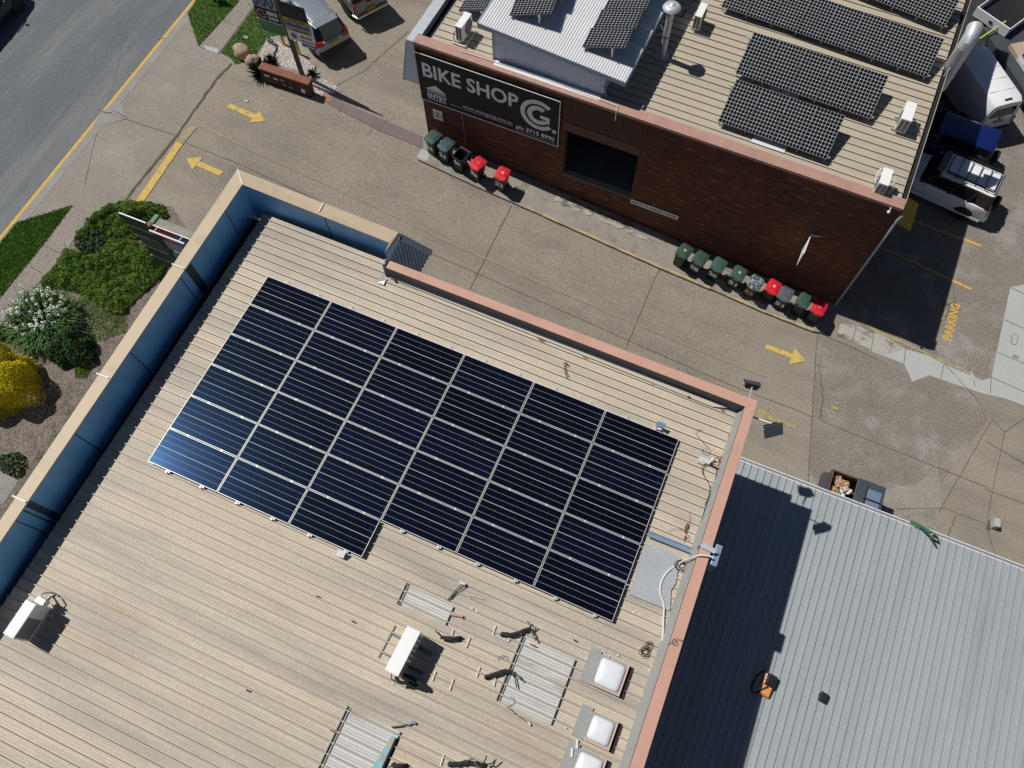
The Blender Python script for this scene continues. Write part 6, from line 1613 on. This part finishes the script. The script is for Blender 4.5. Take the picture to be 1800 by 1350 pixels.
# ------------------------------------------------------------------ plants of the front bed
def dome_shrub(label, C, rx, ry, rz, n, size, m, seed, group='shrubs of the front bed', z0=.0, box=1.0):
    t = thing('shrub', label, 'shrub', Matrix.Translation(C), group); ph = [random.Random(seed).uniform(0, 6.28) for _ in range(4)]
    def samp(r):
        a = r.uniform(0, 6.283); cz_ = r.uniform(-.05, 1); s = math.sqrt(max(0, 1 - cz_ * cz_)); k = 1 - .40 * r.random() ** 2.6
        k *= 1 + .10 * math.sin(3 * a + ph[0]) + .08 * math.sin(5 * a + 4 * cz_ + ph[1]) + .05 * math.sin(9 * a + ph[2])
        s2 = s ** box; p = (rx * k * s2 * math.cos(a), ry * k * s2 * math.sin(a), max(.03, rz * k * max(cz_, 0) ** box)); return p, (s * math.cos(a) * .6, s * math.sin(a) * .6, cz_ * .6)
    mb = MB(); leaves(mb, n, samp, size, seed, 0, .6, .1); mb.build('foliage', m, t)
    mb = MB(); r = random.Random(seed)
    for k in range(9):
        a = r.uniform(0, 6.28); mb.tube([(0, 0, 0), (rx * .3 * math.cos(a), ry * .3 * math.sin(a), rz * .35), (rx * .7 * math.cos(a), ry * .7 * math.sin(a), rz * .6)], [.04, .025, .012], 6)
    mb.build('stems', 'bark', t); return t
def ground_shrub(label, poly, n, size, hmax, m, seed, m2=None):
    xs = [p[0] for p in poly]; ys = [p[1] for p in poly]; c = (sum(xs) / len(xs), sum(ys) / len(ys)); zc = gz(c[0])
    t = thing('shrub', label, 'shrub', Matrix.Translation((c[0], c[1], zc)), 'shrubs of the front bed')
    def hgt(x, y):
        return hmax * max(.25, .62 + .55 * mnoise.noise(Vector((x * 1.1, y * 1.1, seed))) + .35 * mnoise.noise(Vector((x * 3.4, y * 3.4, seed + 7))))
    def samp(r):
        while True:
            x, y = r.uniform(min(xs), max(xs)), r.uniform(min(ys), max(ys))
            if inpoly(x, y, poly): break
        e = min(1, 2.2 * min(math.hypot(x - p[0], y - p[1]) for p in subp))
        h = max(.06, hgt(x, y) * (.3 + .7 * e)); z = h * (1 - .75 * r.random() ** 2.2)
        return (x - c[0], y - c[1], gz(x) - zc + z), (0, 0, .25)
    subp = subdiv(poly + [poly[0]], .3)
    mb = MB(); leaves(mb, n * 2, samp, size * .8, seed, 0, .26, .2)
    mb.build('foliage', m, t)
    mb = MB(); r = random.Random(seed)
    for k in range(14):
        p, _ = samp(r); q = Vector((p[0] * .8, p[1] * .8, gz(c[0] + p[0] * .8) - zc)); mb.tube([q, (Vector(p) + q) / 2 + Vector((0, 0, .05)), p], [.03, .02, .01], 5)
    mb.build('stems', 'bark', t)
    return t
ground_shrub('bright green spreading shrub nearest the driveway mouth', [(-25.017,11.366),(-24.641,12.052),(-23.962,12.583),(-23.129,12.892),(-22.408,13.03),(-21.95,12.613),(-22.659,11.754),(-22.511,11.103),(-23.771,10.81),(-24.199,10.788),(-24.551,10.245),(-24.957,10.193),(-25.023,10.8)], 5600, .17, .75, 'leaf', 3)
ground_shrub('green spreading shrub below the sign boards', [(-24.994,10.296),(-24.982,9.517),(-24.389,9.611),(-23.945,9.605),(-23.517,9.824),(-23.53,10.675),(-22.511,11.103),(-21.659,10.915),(-20.688,10.726),(-20.544,9.96),(-20.816,9.011),(-20.989,7.836),(-21.367,7.675),(-22.091,7.804),(-23.218,7.988),(-23.74,7.915),(-24.353,7.768),(-24.898,7.353),(-24.99,8.136),(-24.969,9.097)], 9500, .17, .7, 'leaf', 4)
dome_shrub('added dark leaves standing in for deep shade in the hollow of the green shrubs', (-24.183,10.341,2.04), .75, .7, .32, 1500, .10, 'leafdk', 12)  # dark leaf mass added in place of the hollow's deep shade
ground_shrub('low patchy green shrub between the mulch and the parapet', [(-23.218,7.988),(-22.091,7.804),(-21.367,7.675),(-20.989,7.836),(-21.118,8.433),(-20.708,7.61),(-20.393,7.332),(-20.885,6.678),(-21.404,6.244),(-22.043,6.747),(-21.983,7.057),(-22.733,7.315)], 900, .13, .3, 'leaf', 5)
ground_shrub('small green tuft on the mulch beside the dark shrub', [(-24.009,8.682),(-23.9,9.337),(-23.425,9.08),(-23.426,8.777),(-23.579,8.488)][:0] or [(-21.331,5.038),(-21.019,5.51),(-20.733,5.235),(-20.732,4.899),(-21.081,4.74)], 420, .12, .3, 'leaf', 6)
dome_shrub('round dark leafy shrub beside the white flowering clump', (-21.862,5.734,2.04), .95, .85, .95, 4200, .11, 'leafdk', 7)
dome_shrub('clipped yellow leaved hedge bush at the left edge', (-23.129,3.367,2.04), 1.25, 1.30, 1.9, 24000, .075, 'yleaf', 8, box=.62)
dome_shrub('small dark bush between the yellow bush and the footpath', (-24.916,5.187,2.04), .42, .36, .4, 700, .09, 'leafdk', 9)
dome_shrub('dark fern tuft on the mulch near the side path', (-21.138,0.864,2.04), .55, .45, .45, 420, .12, 'leafdk', 10)
o = (-23.595,6.224,2.04)
t = thing('flower_clump', 'strappy green clump covered in white flower heads', 'plant', Matrix.Translation((o[0], o[1], 2.04)))
r = random.Random(31); mb = MB()
for i in range(900):
    a0 = r.uniform(0, 6.283); R0 = 1.15 * math.sqrt(r.random()); bx, by = R0 * math.cos(a0), R0 * math.sin(a0) * .9
    a = a0 + r.uniform(-.9, .9); l = r.uniform(.45, .85); w = .022; s = Vector((-math.sin(a), math.cos(a), 0)) * w; d = Vector((math.cos(a), math.sin(a), 0)); b = Vector((bx, by, .02))
    pts = [b, b + d * l * .25 + Vector((0, 0, l * .55)), b + d * l * .6 + Vector((0, 0, l * .72)), b + d * l * .95 + Vector((0, 0, l * .45))]
    mb.add([pts[0] - s, pts[0] + s, pts[1] + s, pts[1] - s, pts[2] + s, pts[2] - s, pts[3]], [(0, 1, 2, 3), (3, 2, 4, 5), (5, 4, 6)])
mb.build('leaves', 'strap', t)
for k in range(84):
    a0 = r.uniform(0, 6.283); R0 = 1.25 * math.sqrt(r.random()); x, y = R0 * math.cos(a0) - .12, R0 * math.sin(a0) * .9 + .22; h = r.uniform(.8, 1.1)
    mb = MB()
    for j in range(11):
        v = Vector((r.gauss(0, 1), r.gauss(0, 1), r.gauss(0, .8) + .4)).normalized(); q = v.orthogonal().normalized(); w = v.cross(q); c = Vector((x, y, h)) + v * .075
        mb.add([c - q * .034, c - w * .034 + v * .02, c + q * .034, c + w * .034 + v * .02], [(0, 1, 2, 3)])
    mb.tube([(x * .8, y * .8, .1), (x, y, h)], .008, 4, 1); mb.build('flower_head', ['petal', 'strap'], t)

# ------------------------------------------------------------------ vehicles
def rrect(xr, xf, w, rc, z, wf=None, n=4):
    """rounded outline, counter clockwise, from the rear right corner; xr rear, xf front"""
    wf = wf or w; out = []
    for (cx, cy, a0) in ((xf - rc, wf - rc, 0), (xr + rc, w - rc, 90), (xr + rc, -w + rc, 180), (xf - rc, -wf + rc, 270)):
        for i in range(n + 1):
            a = D2R(a0 + 90 * i / n); out.append((cx + rc * math.cos(a), cy + rc * math.sin(a), z))
    return out

def wheel(t, x, y, r, w, side):
    T = Matrix.Translation((x, y, r)) @ Matrix.Rotation(side * -math.pi / 2, 4, 'X')
    mb = MB(); mb.lathe([(r * .60, -w / 2), (r * .93, -w / 2), (r, -w * .36), (r, w * .36), (r * .93, w / 2), (r * .62, w / 2), (r * .60, w * .40)], 26, T)
    o = mb.build('wheel', 'rubber', t, smooth=50)
    mb = MB(); mb.lathe([(r * .62, w * .42), (r * .62, w * .48), (r * .56, w * .47), (r * .55, w * .3)], 24, T, cap=False)
    for k in range(5):
        a = k * 2 * math.pi / 5; c, s = math.cos(a), math.sin(a); pw = r * .09
        P = [(c * r * .1 - s * pw, s * r * .1 + c * pw), (c * r * .58 - s * pw * .8, s * r * .58 + c * pw * .8), (c * r * .58 + s * pw * .8, s * r * .58 - c * pw * .8), (c * r * .1 + s * pw, s * r * .1 - c * pw)]
        mb.hexa([T @ Vector((x_, y_, w * .40)) for x_, y_ in P] + [T @ Vector((x_, y_, w * .47)) for x_, y_ in P])
    mb.lathe([(r * .13, w * .40), (r * .13, w * .5), (.001, w * .5)], 12, T); mb.build('rim', 'rim', o)

def car(name, label, cat, T, paint_, L, W, prof, cab, wheels=(.35, .24), glass='glass', rear=True, group=None, pil_=None):
    """prof: (x, top z, half width factor) stations from tail to nose; cab: (belt rear, belt front, roof rear, roof front, belt z, roof z, roof half width)"""
    t = thing(name, label, cat, T, group); w = W / 2
    mb = MB(); rings = []
    for (x, zt, k, zb_) in prof:
        hw = w * k
        half = [(0, zb_), (.78 * hw, zb_), (.94 * hw, zb_ + .08), (hw * .985, zb_ + .22), (hw, (zt + zb_) * .5), (hw * .985, zt - .16), (hw * .94, zt - .05), (hw * .84, zt), (0, zt + .018)]
        rg = [(x, a, b) for a, b in half] + [(x, -a, b) for a, b in half[-2:0:-1]]
        rings.append(rg)
    mb.loft(rings); body = mb.build('body', paint_, t, smooth=38)
    br, bf, rr_, rf_, zb_, zt, rw = cab
    bw = w * .90
    mb = MB(); base = rrect(br, bf, bw, .16, zb_ - .03, bw * .95); top = rrect(rr_, rf_, rw, .16, zt, rw * .96)
    mid = [tuple(Vector(a).lerp(Vector(b), .55) + Vector((0, (1 if a[1] > 0 else -1) * .02, 0))) for a, b in zip(base, top)]
    mb.loft([base, mid, top]); mb.build('window_glass', glass, t, smooth=30)
    mb = MB(); rings = [rrect(rr_ - .03, rf_ + .03, rw + .012, .17, zt - .035, rw * .96 + .012), rrect(rr_ - .01, rf_ + .01, rw + .008, .17, zt + .012, rw * .96 + .008), rrect(rr_ + .10, rf_ - .12, rw * .86, .16, zt + .045, rw * .82), rrect(rr_ + .5, rf_ - .5, rw * .45, .12, zt + .06, rw * .45)]
    mb.loft(rings); mb.build('roof_panel', paint_, t, smooth=40)
    for s in (-1, 1):
        mb = MB()
        def pil(xb, xt, wd):
            a = Vector((xb, s * (bw + .012), zb_ - .02)); b = Vector((xt, s * (rw + .012), zt)); m_ = a.lerp(b, .55) + Vector((0, s * .022, 0))
            mb.bar(a, m_, wd, .03, (0, s, .3)); mb.bar(m_, b, wd, .03, (0, s, .3))
        pil(bf - .10, rf_ - .02, .09); pil(bf - (bf - br) * .42, rf_ - (rf_ - rr_) * .42, .10); pil(br + .08, rr_ + .06, .16)
        if L > 4.3: pil(br + (bf - br) * .30, rr_ + (rf_ - rr_) * .28, .09)
        loose(mb, 'pillar', pil_ or paint_, t)
        mb = MB(); x = bf - .35; mb.blob((x, s * (w + .11), zb_ + .08), .07, .11, .075, 3, .05); mb.build('mirror', paint_ if paint_ != 'p_white' else 'p_white', t, smooth=50)
        for xw in (wheels[2], wheels[3]):
            wheel(t, xw, s * (w - wheels[1] / 2 + .015), wheels[0], wheels[1], -s)
            mb = MB(); n = 16; R_ = wheels[0] * 1.20; pts = [(xw + R_ * math.cos(a), s * (w + .003), max(.18, wheels[0] + R_ * math.sin(a))) for a in [2 * math.pi * i / n for i in range(n)]]
            mb.extr(pts, (0, -s * .05, 0)); mb.build('wheel_arch', 'trim', t)
    mb = MB(); mb.box(-L / 2 + .25, L / 2 - .25, -w + .25, w - .25, .16, .34); mb.build('underbody', 'trim', t)
    return t
def quad(t, name, mat, pts, th=.02, bev=0.0):
    P = [Vector(p) for p in pts]; n = (P[1] - P[0]).cross(P[2] - P[0]).normalized(); mb = MB(); mb.extr([p - n * th / 2 for p in P], n * th); return mb.build(name, mat, t, bevel=bev)

# silver wagon seen from behind
hd = D2R(150)
def vT(rear, L, h, z=None):
    c = Vector((rear[0], rear[1])) + Vector((math.cos(h), math.sin(h))) * L / 2
    return frame_on((c.x, c.y, gz(c.x)), h)
L, W = 4.6, 1.84
s = car('parked_car', 'silver wagon with ribbed roof and red tail lights parked behind the post sign', 'car', vT((-19.621000000000002,23.694), L, hd), 'p_silver', L, W,
        [(-2.30, .62, .86, .34), (-2.26, .98, .93, .28), (-2.05, 1.06, .985, .22), (-1.3, 1.08, 1, .2), (.5, 1.05, 1, .2), (1.0, 1.02, .99, .2), (1.9, .93, .93, .22), (2.2, .80, .82, .28), (2.3, .62, .70, .36)],
        (-2.16, 1.15, -1.75, .30, 1.05, 1.66, .64), (.36, .235, -1.45, 1.42))
for k in range(6): x = -.40 + k * .16; quad(s, 'roof_rib', 'p_silver', [(-1.45, x - .02, 1.715), (-.05, x - .02, 1.72), (-.05, x + .02, 1.72), (-1.45, x + .02, 1.715)], .025)
quad(s, 'spoiler', 'p_silver', [(-1.98, -.60, 1.665), (-1.60, -.62, 1.70), (-1.60, .62, 1.70), (-1.98, .60, 1.665)], .05, .015)
for sg_ in (-1, 1):
    mb = MB(); mb.hexa([(-2.30, sg_ * .50, .86), (-2.27, sg_ * .84, .90), (-2.0, sg_ * .925, .95), (-2.2, sg_ * .5, .9), (-2.27, sg_ * .52, 1.04), (-2.22, sg_ * .80, 1.10), (-1.92, sg_ * .90, 1.14), (-2.1, sg_ * .5, 1.04)]); mb.build('tail_light', 'taillight', s)
    mb = MB(); mb.bar((-1.5, sg_ * .60, 1.73), (.1, sg_ * .61, 1.74), .04, .04); mb.build('roof_rail', 'chrome', s)
quad(s, 'number_plate', 'plate', [(-2.315, -.26, .80), (-2.315, .26, .80), (-2.30, .26, .93), (-2.30, -.26, .93)], .012)
mb = MB(); mb.loft([rrect(-2.36, -2.05, .86, .10, .36), rrect(-2.37, -2.05, .87, .10, .52), rrect(-2.33, -2.05, .86, .10, .60)]); mb.build('bumper', 'trim', s, smooth=40)
# champagne utility with a canopy
L, W = 5.0, 1.85
u = car('utility', 'champagne utility with dark canopy and chrome step bumper at the top edge', 'utility', vT((-19.2205,26.561), L, hd), 'p_champ', L, W,
        [(-2.44, 1.02, .93, .45), (-2.40, 1.14, .97, .40), (-1.3, 1.14, 1, .3), (.6, 1.12, 1, .28), (1.1, 1.08, .98, .28), (2.1, 1.02, .93, .3), (2.42, .88, .84, .36), (2.5, .7, .75, .4)],
        (-2.36, 1.2, -2.2, .45, 1.12, 1.80, .70), (.38, .25, -1.55, 1.55))
quad(u, 'tailgate', 'p_champ', [(-2.47, -.78, .60), (-2.47, .78, .60), (-2.44, .78, 1.12), (-2.44, -.78, 1.12)], .04, .012)
quad(u, 'tailgate_handle', 'black', [(-2.50, -.16, .98), (-2.50, .16, .98), (-2.49, .16, 1.06), (-2.49, -.16, 1.06)], .02)
for sg_ in (-1, 1):
    quad(u, 'tail_light', 'taillight', [(-2.485, sg_ * .80, .68), (-2.485, sg_ * .915, .68), (-2.46, sg_ * .915, 1.08), (-2.46, sg_ * .80, 1.08)], .05, .01)
mb = MB(); mb.bar((-2.62, -.86, .50), (-2.62, .86, .50), .12, .10); mb.bar((-2.62, -.86, .50), (-2.30, -.95, .5), .06, .10); mb.bar((-2.62, .86, .50), (-2.30, .95, .5), .06, .10); mb.build('step_bumper', 'chrome', u, bevel=.02)
quad(u, 'number_plate', 'plate', [(-2.56, -.24, .56), (-2.56, .24, .56), (-2.53, .24, .68), (-2.53, -.24, .68)], .01)
# white wagon with a roof rack, half under the building shadow
L, W = 4.7, 1.86
h3 = D2R(171.0)
p = car('parked_car', 'white four wheel drive with a black roof rack and rear spare wheel', 'car', vT((10.8945,28.22), L, h3), 'p_white', L, W,
        [(-2.33, 1.00, .90, .42), (-2.26, 1.14, .96, .34), (-1.6, 1.16, 1, .28), (.4, 1.13, 1, .26), (1.0, 1.11, .99, .26), (1.9, 1.06, .95, .28), (2.25, .92, .88, .34), (2.35, .7, .78, .42)],
        (-2.24, .95, -2.12, .35, 1.13, 1.80, .70), (.39, .26, -1.42, 1.38), pil_='trim')
rk = MB()
for y in (-.60, .60): rk.bar((-1.95, y, 1.96), (.15, y, 1.96), .035, .05); rk.bar((-1.95, y, 2.05), (.15, y, 2.05), .03, .03)
for x in (-1.95, .15): rk.bar((x, -.60, 2.05), (x, .60, 2.05), .03, .03)
for k in range(6): x = -1.95 + k * .42; rk.bar((x, -.60, 1.96), (x, .60, 1.96), .03, .03)
for k in range(12):
    x = -1.95 + k * .19
    for y in (-.6, .6): rk.bar((x, y, 1.96), (x, y, 2.05), .02, .02)
for x in (-1.7, -.3):
    for y in (-.6, .6): rk.bar((x, y, 1.84), (x, y, 1.97), .05, .03)
rk.build('roof_rack', 'black', p)
mb = MB(); mb.hexa([(.30, -.62, 1.90), (.55, -.58, 1.84), (.55, .58, 1.84), (.30, .62, 1.90), (.26, -.62, 2.02), (.50, -.58, 1.88), (.50, .58, 1.88), (.26, .62, 2.02)]); mb.build('wind_deflector', 'p_silver', p)
mb = MB(); T_ = Matrix.Translation((-2.42, .12, .95)) @ Matrix.Rotation(math.pi / 2, 4, 'Y'); mb.lathe([(.2, -.11), (.34, -.11), (.37, -.06), (.37, .06), (.34, .11), (.2, .11)], 26, T_); sw = mb.build('spare_wheel', 'rubber', p, smooth=50)
for sg_ in (-1, 1): quad(p, 'tail_light', 'taillight', [(-2.31, sg_ * .72, .85), (-2.31, sg_ * .90, .85), (-2.26, sg_ * .90, 1.12), (-2.26, sg_ * .72, 1.12)], .05, .01)
for sg_ in (-1, 1):
    mb = MB(); mb.loft([[(-2.2, sg_ * .93, .34), (2.2, sg_ * .93, .34), (2.2, sg_ * .955, .40), (-2.2, sg_ * .955, .40)], [(-2.2, sg_ * .93, .52), (2.2, sg_ * .93, .52), (2.2, sg_ * .94, .5), (-2.2, sg_ * .94, .5)]]); mb.build('side_step', 'p_white', p)
mb = MB(); mb.loft([rrect(-2.44, -2.0, .88, .12, .42), rrect(-2.45, -2.0, .89, .12, .62), rrect(-2.40, -2.0, .88, .12, .70)]); mb.build('bumper', 'p_white', p, smooth=40)
# dark blue four wheel drive next to it
L, W = 4.5, 1.80
b = car('parked_car', 'dark blue four wheel drive with spare wheel, mostly in the building shadow', 'car', vT((10.412,30.72), L, D2R(174)), 'p_blue', L, W,
        [(-2.22, 1.0, .90, .42), (-2.16, 1.12, .96, .34), (-1.5, 1.14, 1, .28), (.4, 1.12, 1, .26), (1.0, 1.10, .99, .26), (1.85, 1.05, .95, .28), (2.15, .92, .88, .34), (2.25, .7, .78, .42)],
        (-2.12, 1.15, -2.0, .50, 1.12, 1.78, .68), (.38, .25, -1.35, 1.32), pil_='trim')
mb = MB(); T_ = Matrix.Translation((-2.32, .08, .95)) @ Matrix.Rotation(math.pi / 2, 4, 'Y'); mb.lathe([(.2, -.11), (.34, -.11), (.37, -.06), (.37, .06), (.34, .11), (.2, .11)], 26, T_); mb.build('spare_wheel', 'rubber', b, smooth=50)
for sg_ in (-1, 1): quad(b, 'tail_light', 'taillight', [(-2.22, sg_ * .72, .72), (-2.22, sg_ * .88, .72), (-2.19, sg_ * .88, .95), (-2.19, sg_ * .72, .95)], .05, .01)
# small white van
L, W = 4.25, 1.70
hv = math.atan2(2.8359999999999985, -1.968)
rm = (10.1155,33.012)
v = thing('van', 'small white panel van with ribbed roof parked past the duct', 'van', vT((rm[0] + .10, rm[1] - .22), L * 1.12, hv + .07) @ Matrix.Scale(1.12, 4))
w = W / 2
mb = MB(); rings = []
for (x, zt, k, rk_, zb_) in [(-2.10, 1.70, .93, .60, .40), (-2.06, 1.86, .97, .70, .32), (-1.8, 1.93, 1, .76, .26), (.7, 1.93, 1, .76, .24), (1.15, 1.86, .99, .74, .24), (1.62, 1.25, .97, .80, .26), (2.02, 1.0, .93, .85, .3), (2.12, .72, .86, .85, .36)]:
    hw = w * k; half = [(0, zb_), (.80 * hw, zb_), (hw * .98, zb_ + .12), (hw, .85), (hw * .985, min(1.05, zt - .12)), (hw * (rk_ + .10), zt - .14), (hw * (rk_ + .02), zt - .035), (hw * (rk_ - .10), zt), (0, zt + .03)]
    rings.append([(x, a_, b_) for a_, b_ in half] + [(x, -a_, b_) for a_, b_ in half[-2:0:-1]])
mb.loft(rings); mb.build('body', 'p_white', v, smooth=35)
quad(v, 'rear_window', 'glass', [(-2.125, -.50, 1.24), (-2.125, .50, 1.24), (-2.09, .45, 1.70), (-2.09, -.45, 1.70)], .02, .006)
quad(v, 'window_seal', 'trim', [(-2.115, -.54, 1.20), (-2.115, .54, 1.20), (-2.08, .49, 1.74), (-2.08, -.49, 1.74)], .014)
quad(v, 'windscreen', 'glass', [(1.60, -.66, 1.30), (1.60, .66, 1.30), (1.18, .56, 1.82), (1.18, -.56, 1.82)], .03)
for k in range(4): x = -1.4 + k * .62; quad(v, 'roof_rib', 'p_white', [(x, -.55, 1.958), (x + .03, -.55, 1.958), (x + .03, .55, 1.958), (x, .55, 1.958)], .02)
quad(v, 'roof_vent', 'black', [(-1.92, -.16, 1.965), (-1.86, -.16, 1.965), (-1.86, .16, 1.965), (-1.92, .16, 1.965)], .012)
quad(v, 'rear_handle', 'black', [(-2.16, -.22, .92), (-2.16, .22, .92), (-2.155, .22, .97), (-2.155, -.22, .97)], .02)
quad(v, 'wiper', 'black', [(-2.15, -.02, 1.02), (-2.15, .02, 1.02), (-2.135, .10, 1.26), (-2.135, .07, 1.26)], .012)
for sg_ in (-1, 1):
    quad(v, 'tail_light', 'taillight', [(-2.13, sg_ * .70, .72), (-2.13, sg_ * .81, .72), (-2.12, sg_ * .81, 1.0), (-2.12, sg_ * .70, 1.0)], .05, .01)
    quad(v, 'side_window', 'glass', [(.75, sg_ * .80, 1.18), (1.40, sg_ * .78, 1.18), (1.05, sg_ * .665, 1.70), (.75, sg_ * .675, 1.70)], .02)
    quad(v, 'side_groove', 'signgrey', [(-1.9, sg_ * .826, 1.02), (.7, sg_ * .828, 1.02), (.7, sg_ * .828, 1.035), (-1.9, sg_ * .826, 1.035)], .012)
    for xw in (-1.3, 1.30):
        wheel(v, xw, sg_ * (w - .09), .31, .19, -sg_)
        mb = MB(); pts = [(xw + .38 * math.cos(a_), sg_ * (w + .003), max(.2, .31 + .38 * math.sin(a_))) for a_ in [2 * math.pi * i / 16 for i in range(16)]]; mb.extr(pts, (0, -sg_ * .05, 0)); mb.build('wheel_arch', 'trim', v)
mb = MB(); mb.box(-2.22, -2.02, -.78, .78, .36, .50); mb.build('bumper', 'trim', v, bevel=.02); mb = MB(); mb.box(-2.24, -2.215, -.72, -.28, .42, .48); mb.box(-2.24, -2.215, .28, .72, .42, .48); mb.build('bumper_strip', 'chrome', v)
# navy car in the shade behind the duct
o = (7.13,36.621,0.8)
L, W = 4.4, 1.76
car('parked_car', 'navy car in deep shade behind the extraction duct', 'car', frame_on((7.0, 36.6, 0), D2R(125)), 'p_navy', L, W,
    [(-2.2, .75, .85, .4), (-2.1, .95, .93, .3), (-1.2, 1.0, 1, .24), (.5, .98, 1, .22), (1.0, .95, .98, .22), (1.8, .86, .92, .24), (2.1, .72, .82, .3), (2.2, .55, .72, .36)],
    (-1.75, 1.1, -1.1, .2, .97, 1.45, .58), (.32, .21, -1.35, 1.35))
# dark car on the street, only its edge inside the picture
car('parked_car', 'dark car on the street cut off by the left edge', 'car', frame_on((-36.39,18.909,2.04), D2R(91)), 'p_dark', 4.4, 1.78,
    [(-2.2, .75, .85, .4), (-2.1, .95, .93, .3), (-1.2, 1.0, 1, .24), (.5, .98, 1, .22), (1.0, .95, .98, .22), (1.8, .86, .92, .24), (2.1, .72, .82, .3), (2.2, .55, .72, .36)],
    (-1.75, 1.1, -1.1, .2, .97, 1.45, .58), (.32, .21, -1.35, 1.35))

# ------------------------------------------------------------------ things in the yard at the top right
a, b_ = (7.348,39.751,1.1), (7.642,38.679,1.1)
tt = thing('tray_truck', 'white tray truck with open back, mostly in shade at the top right corner', 'truck', frame_on((9.6, 40.4, 0), D2R(62)))
mb = MB(); mb.box(-1.7, 1.7, -.95, .95, .95, 1.03); mb.build('tray', 'black', tt)  # black floor colour paints in the deep shade over this corner
mb = MB(); mb.box(-1.74, -1.68, -.98, .98, .96, 1.45); mb.build('tailboard', 'p_white', tt)
for sg_ in (-1, 1):
    mb = MB(); mb.box(-1.68, 1.7, sg_ * .96 - .02, sg_ * .96 + .02, 1.03, 1.40); mb.build('sideboard', 'p_white', tt)
    for xw in (-.9, 2.2): wheel(tt, xw, sg_ * .8, .36, .22, -sg_)
mb = MB(); mb.loft([rrect(1.8, 3.6, .88, .15, .5), rrect(1.8, 3.6, .90, .15, 1.2), rrect(1.85, 3.2, .80, .15, 1.95)]); mb.build('cab', 'p_white', tt, smooth=30)
mb = MB(); mb.loft([rrect(2.0, 3.66, .70, .1, 1.25), rrect(2.0, 3.32, .62, .1, 1.85)]); mb.build('windscreen', 'glass', tt)
quad(tt, 'handle', 'black', [(-1.76, -.1, 1.15), (-1.76, .1, 1.15), (-1.76, .1, 1.25), (-1.76, -.1, 1.25)], .02)
# long flat trailer
q0, q1 = (9.515,37.171,0.9), (11.049,35.668,0.9)
TT = Matrix.Translation((11.9, 36.4, 0)) @ Matrix.Rotation(math.atan2(-2.7929999999999993, 2.1319999999999997), 4, 'Z')
e0, e1 = Vector((8.92,38.259,0.95)), Vector((11.075,35.317,0.95))
dv = (e1 - e0); ang = math.atan2(dv.y, dv.x); Lt = 6.5
TT = Matrix.Translation((e0.x, e0.y, 0)) @ Matrix.Rotation(ang, 4, 'Z')
tl = thing('flat_trailer', 'long grey flat trailer loaded with sheets at the right edge', 'trailer', TT)
mb = MB(); mb.box(-.6, Lt, .0, 2.1, .80, .92); mb.build('deck', 'greyflat', tl, bevel=.01)
mb = MB(); mb.box(-.6, Lt, -.03, .0, .55, .95); mb.build('side_rail', 'greyflat', tl)
for x in (1.6, 2.5):
    for y in (.1, 1.9): wheel(tl, x, y, .33, .2, 1 if y > 1 else -1)
mb = MB(); mb.bar((1.1, -.1, .05), (1.1, -.1, .8), .06, .06); mb.build('prop_leg', 'signgrey', tl)
ly_ = thing('sheet_stack', 'stack of plywood sheets on the grey trailer', 'sheets', TT @ Matrix.Translation((.95, .55, .925)))
mb = MB(); mb.box(0, 4.5, 0, 1.3, 0, .22); mb.build('sheets', 'ply', ly_); mb = MB(); mb.box(.9, 4.5, -.05, -.0, .05, .26); mb.build('edge_strip', 'lens', ly_)
tb_ = thing('tarp_load', 'blue tarpaulin bundle lying on the plywood sheets', 'tarpaulin', TT @ Matrix.Translation((1.75, .80, 1.15)))
mb = MB(); mb.loft([rrect(0, 3.4, .62, .05, 0), rrect(.02, 3.4, .60, .06, .26), rrect(.12, 3.3, .50, .06, .30)]); o_ = mb.build('cover', 'tarp', tb_, smooth=30); o_.location = (0, .55, 0)
mb = MB()
for x in (.0, .07): mb.box(x, x + .04, 0.2, .9, .0, .10)
mb.build('batten', 'black', tb_)
g0, g1 = (8.532,37.792,1.0), (9.421,39.086,1.3)
mb = MB(); mb.bar(Vector((0, 0, 0)), Vector(g1) - Vector(g0), .07, .04); o_ = mb.build('pole', 'limerope'); o_.location = g0; tag(o_, 'lime green pole leaning over the dark yard clutter', 'pole')
bp = thing('steel_bin', 'brown rusty steel plate stack behind the trailer', 'steel plates', Matrix.Translation((13.6, 37.6, 0)) @ Matrix.Rotation(ang + .35, 4, 'Z'))
mb = MB(); mb.box(-.9, 3.5, -.2, 2.6, .0, .85); mb.build('stack', 'brownplate', bp, bevel=.02); mb = MB(); mb.box(-.95, 3.5, -.22, -.18, .5, .87); mb.build('edge', 'dumpsteel', bp)
for lb, pp, sx, m_ in (('dark crate in the shade beside the white tray truck', (10.5, 38.6), .5, 'greyflat'), ('pale timber offcut in the shaded yard clutter', (11.2, 37.9), .3, 'ply'), ('grey box in the shaded yard clutter', (11.9, 38.6), .4, 'greyflat')):
    t = thing('crate', lb, 'crate', Matrix.Translation((pp[0], pp[1], 0)) @ Matrix.Rotation(.6, 4, 'Z'), 'clutter in the shaded yard')
    mb = MB(); mb.box(-sx, sx, -sx * .6, sx * .6, 0, .5); mb.build('box', m_, t, bevel=.02); mb = MB(); mb.box(-sx - .02, sx + .02, -sx * .62, sx * .62, .5, .54); mb.build('lid', m_, t)
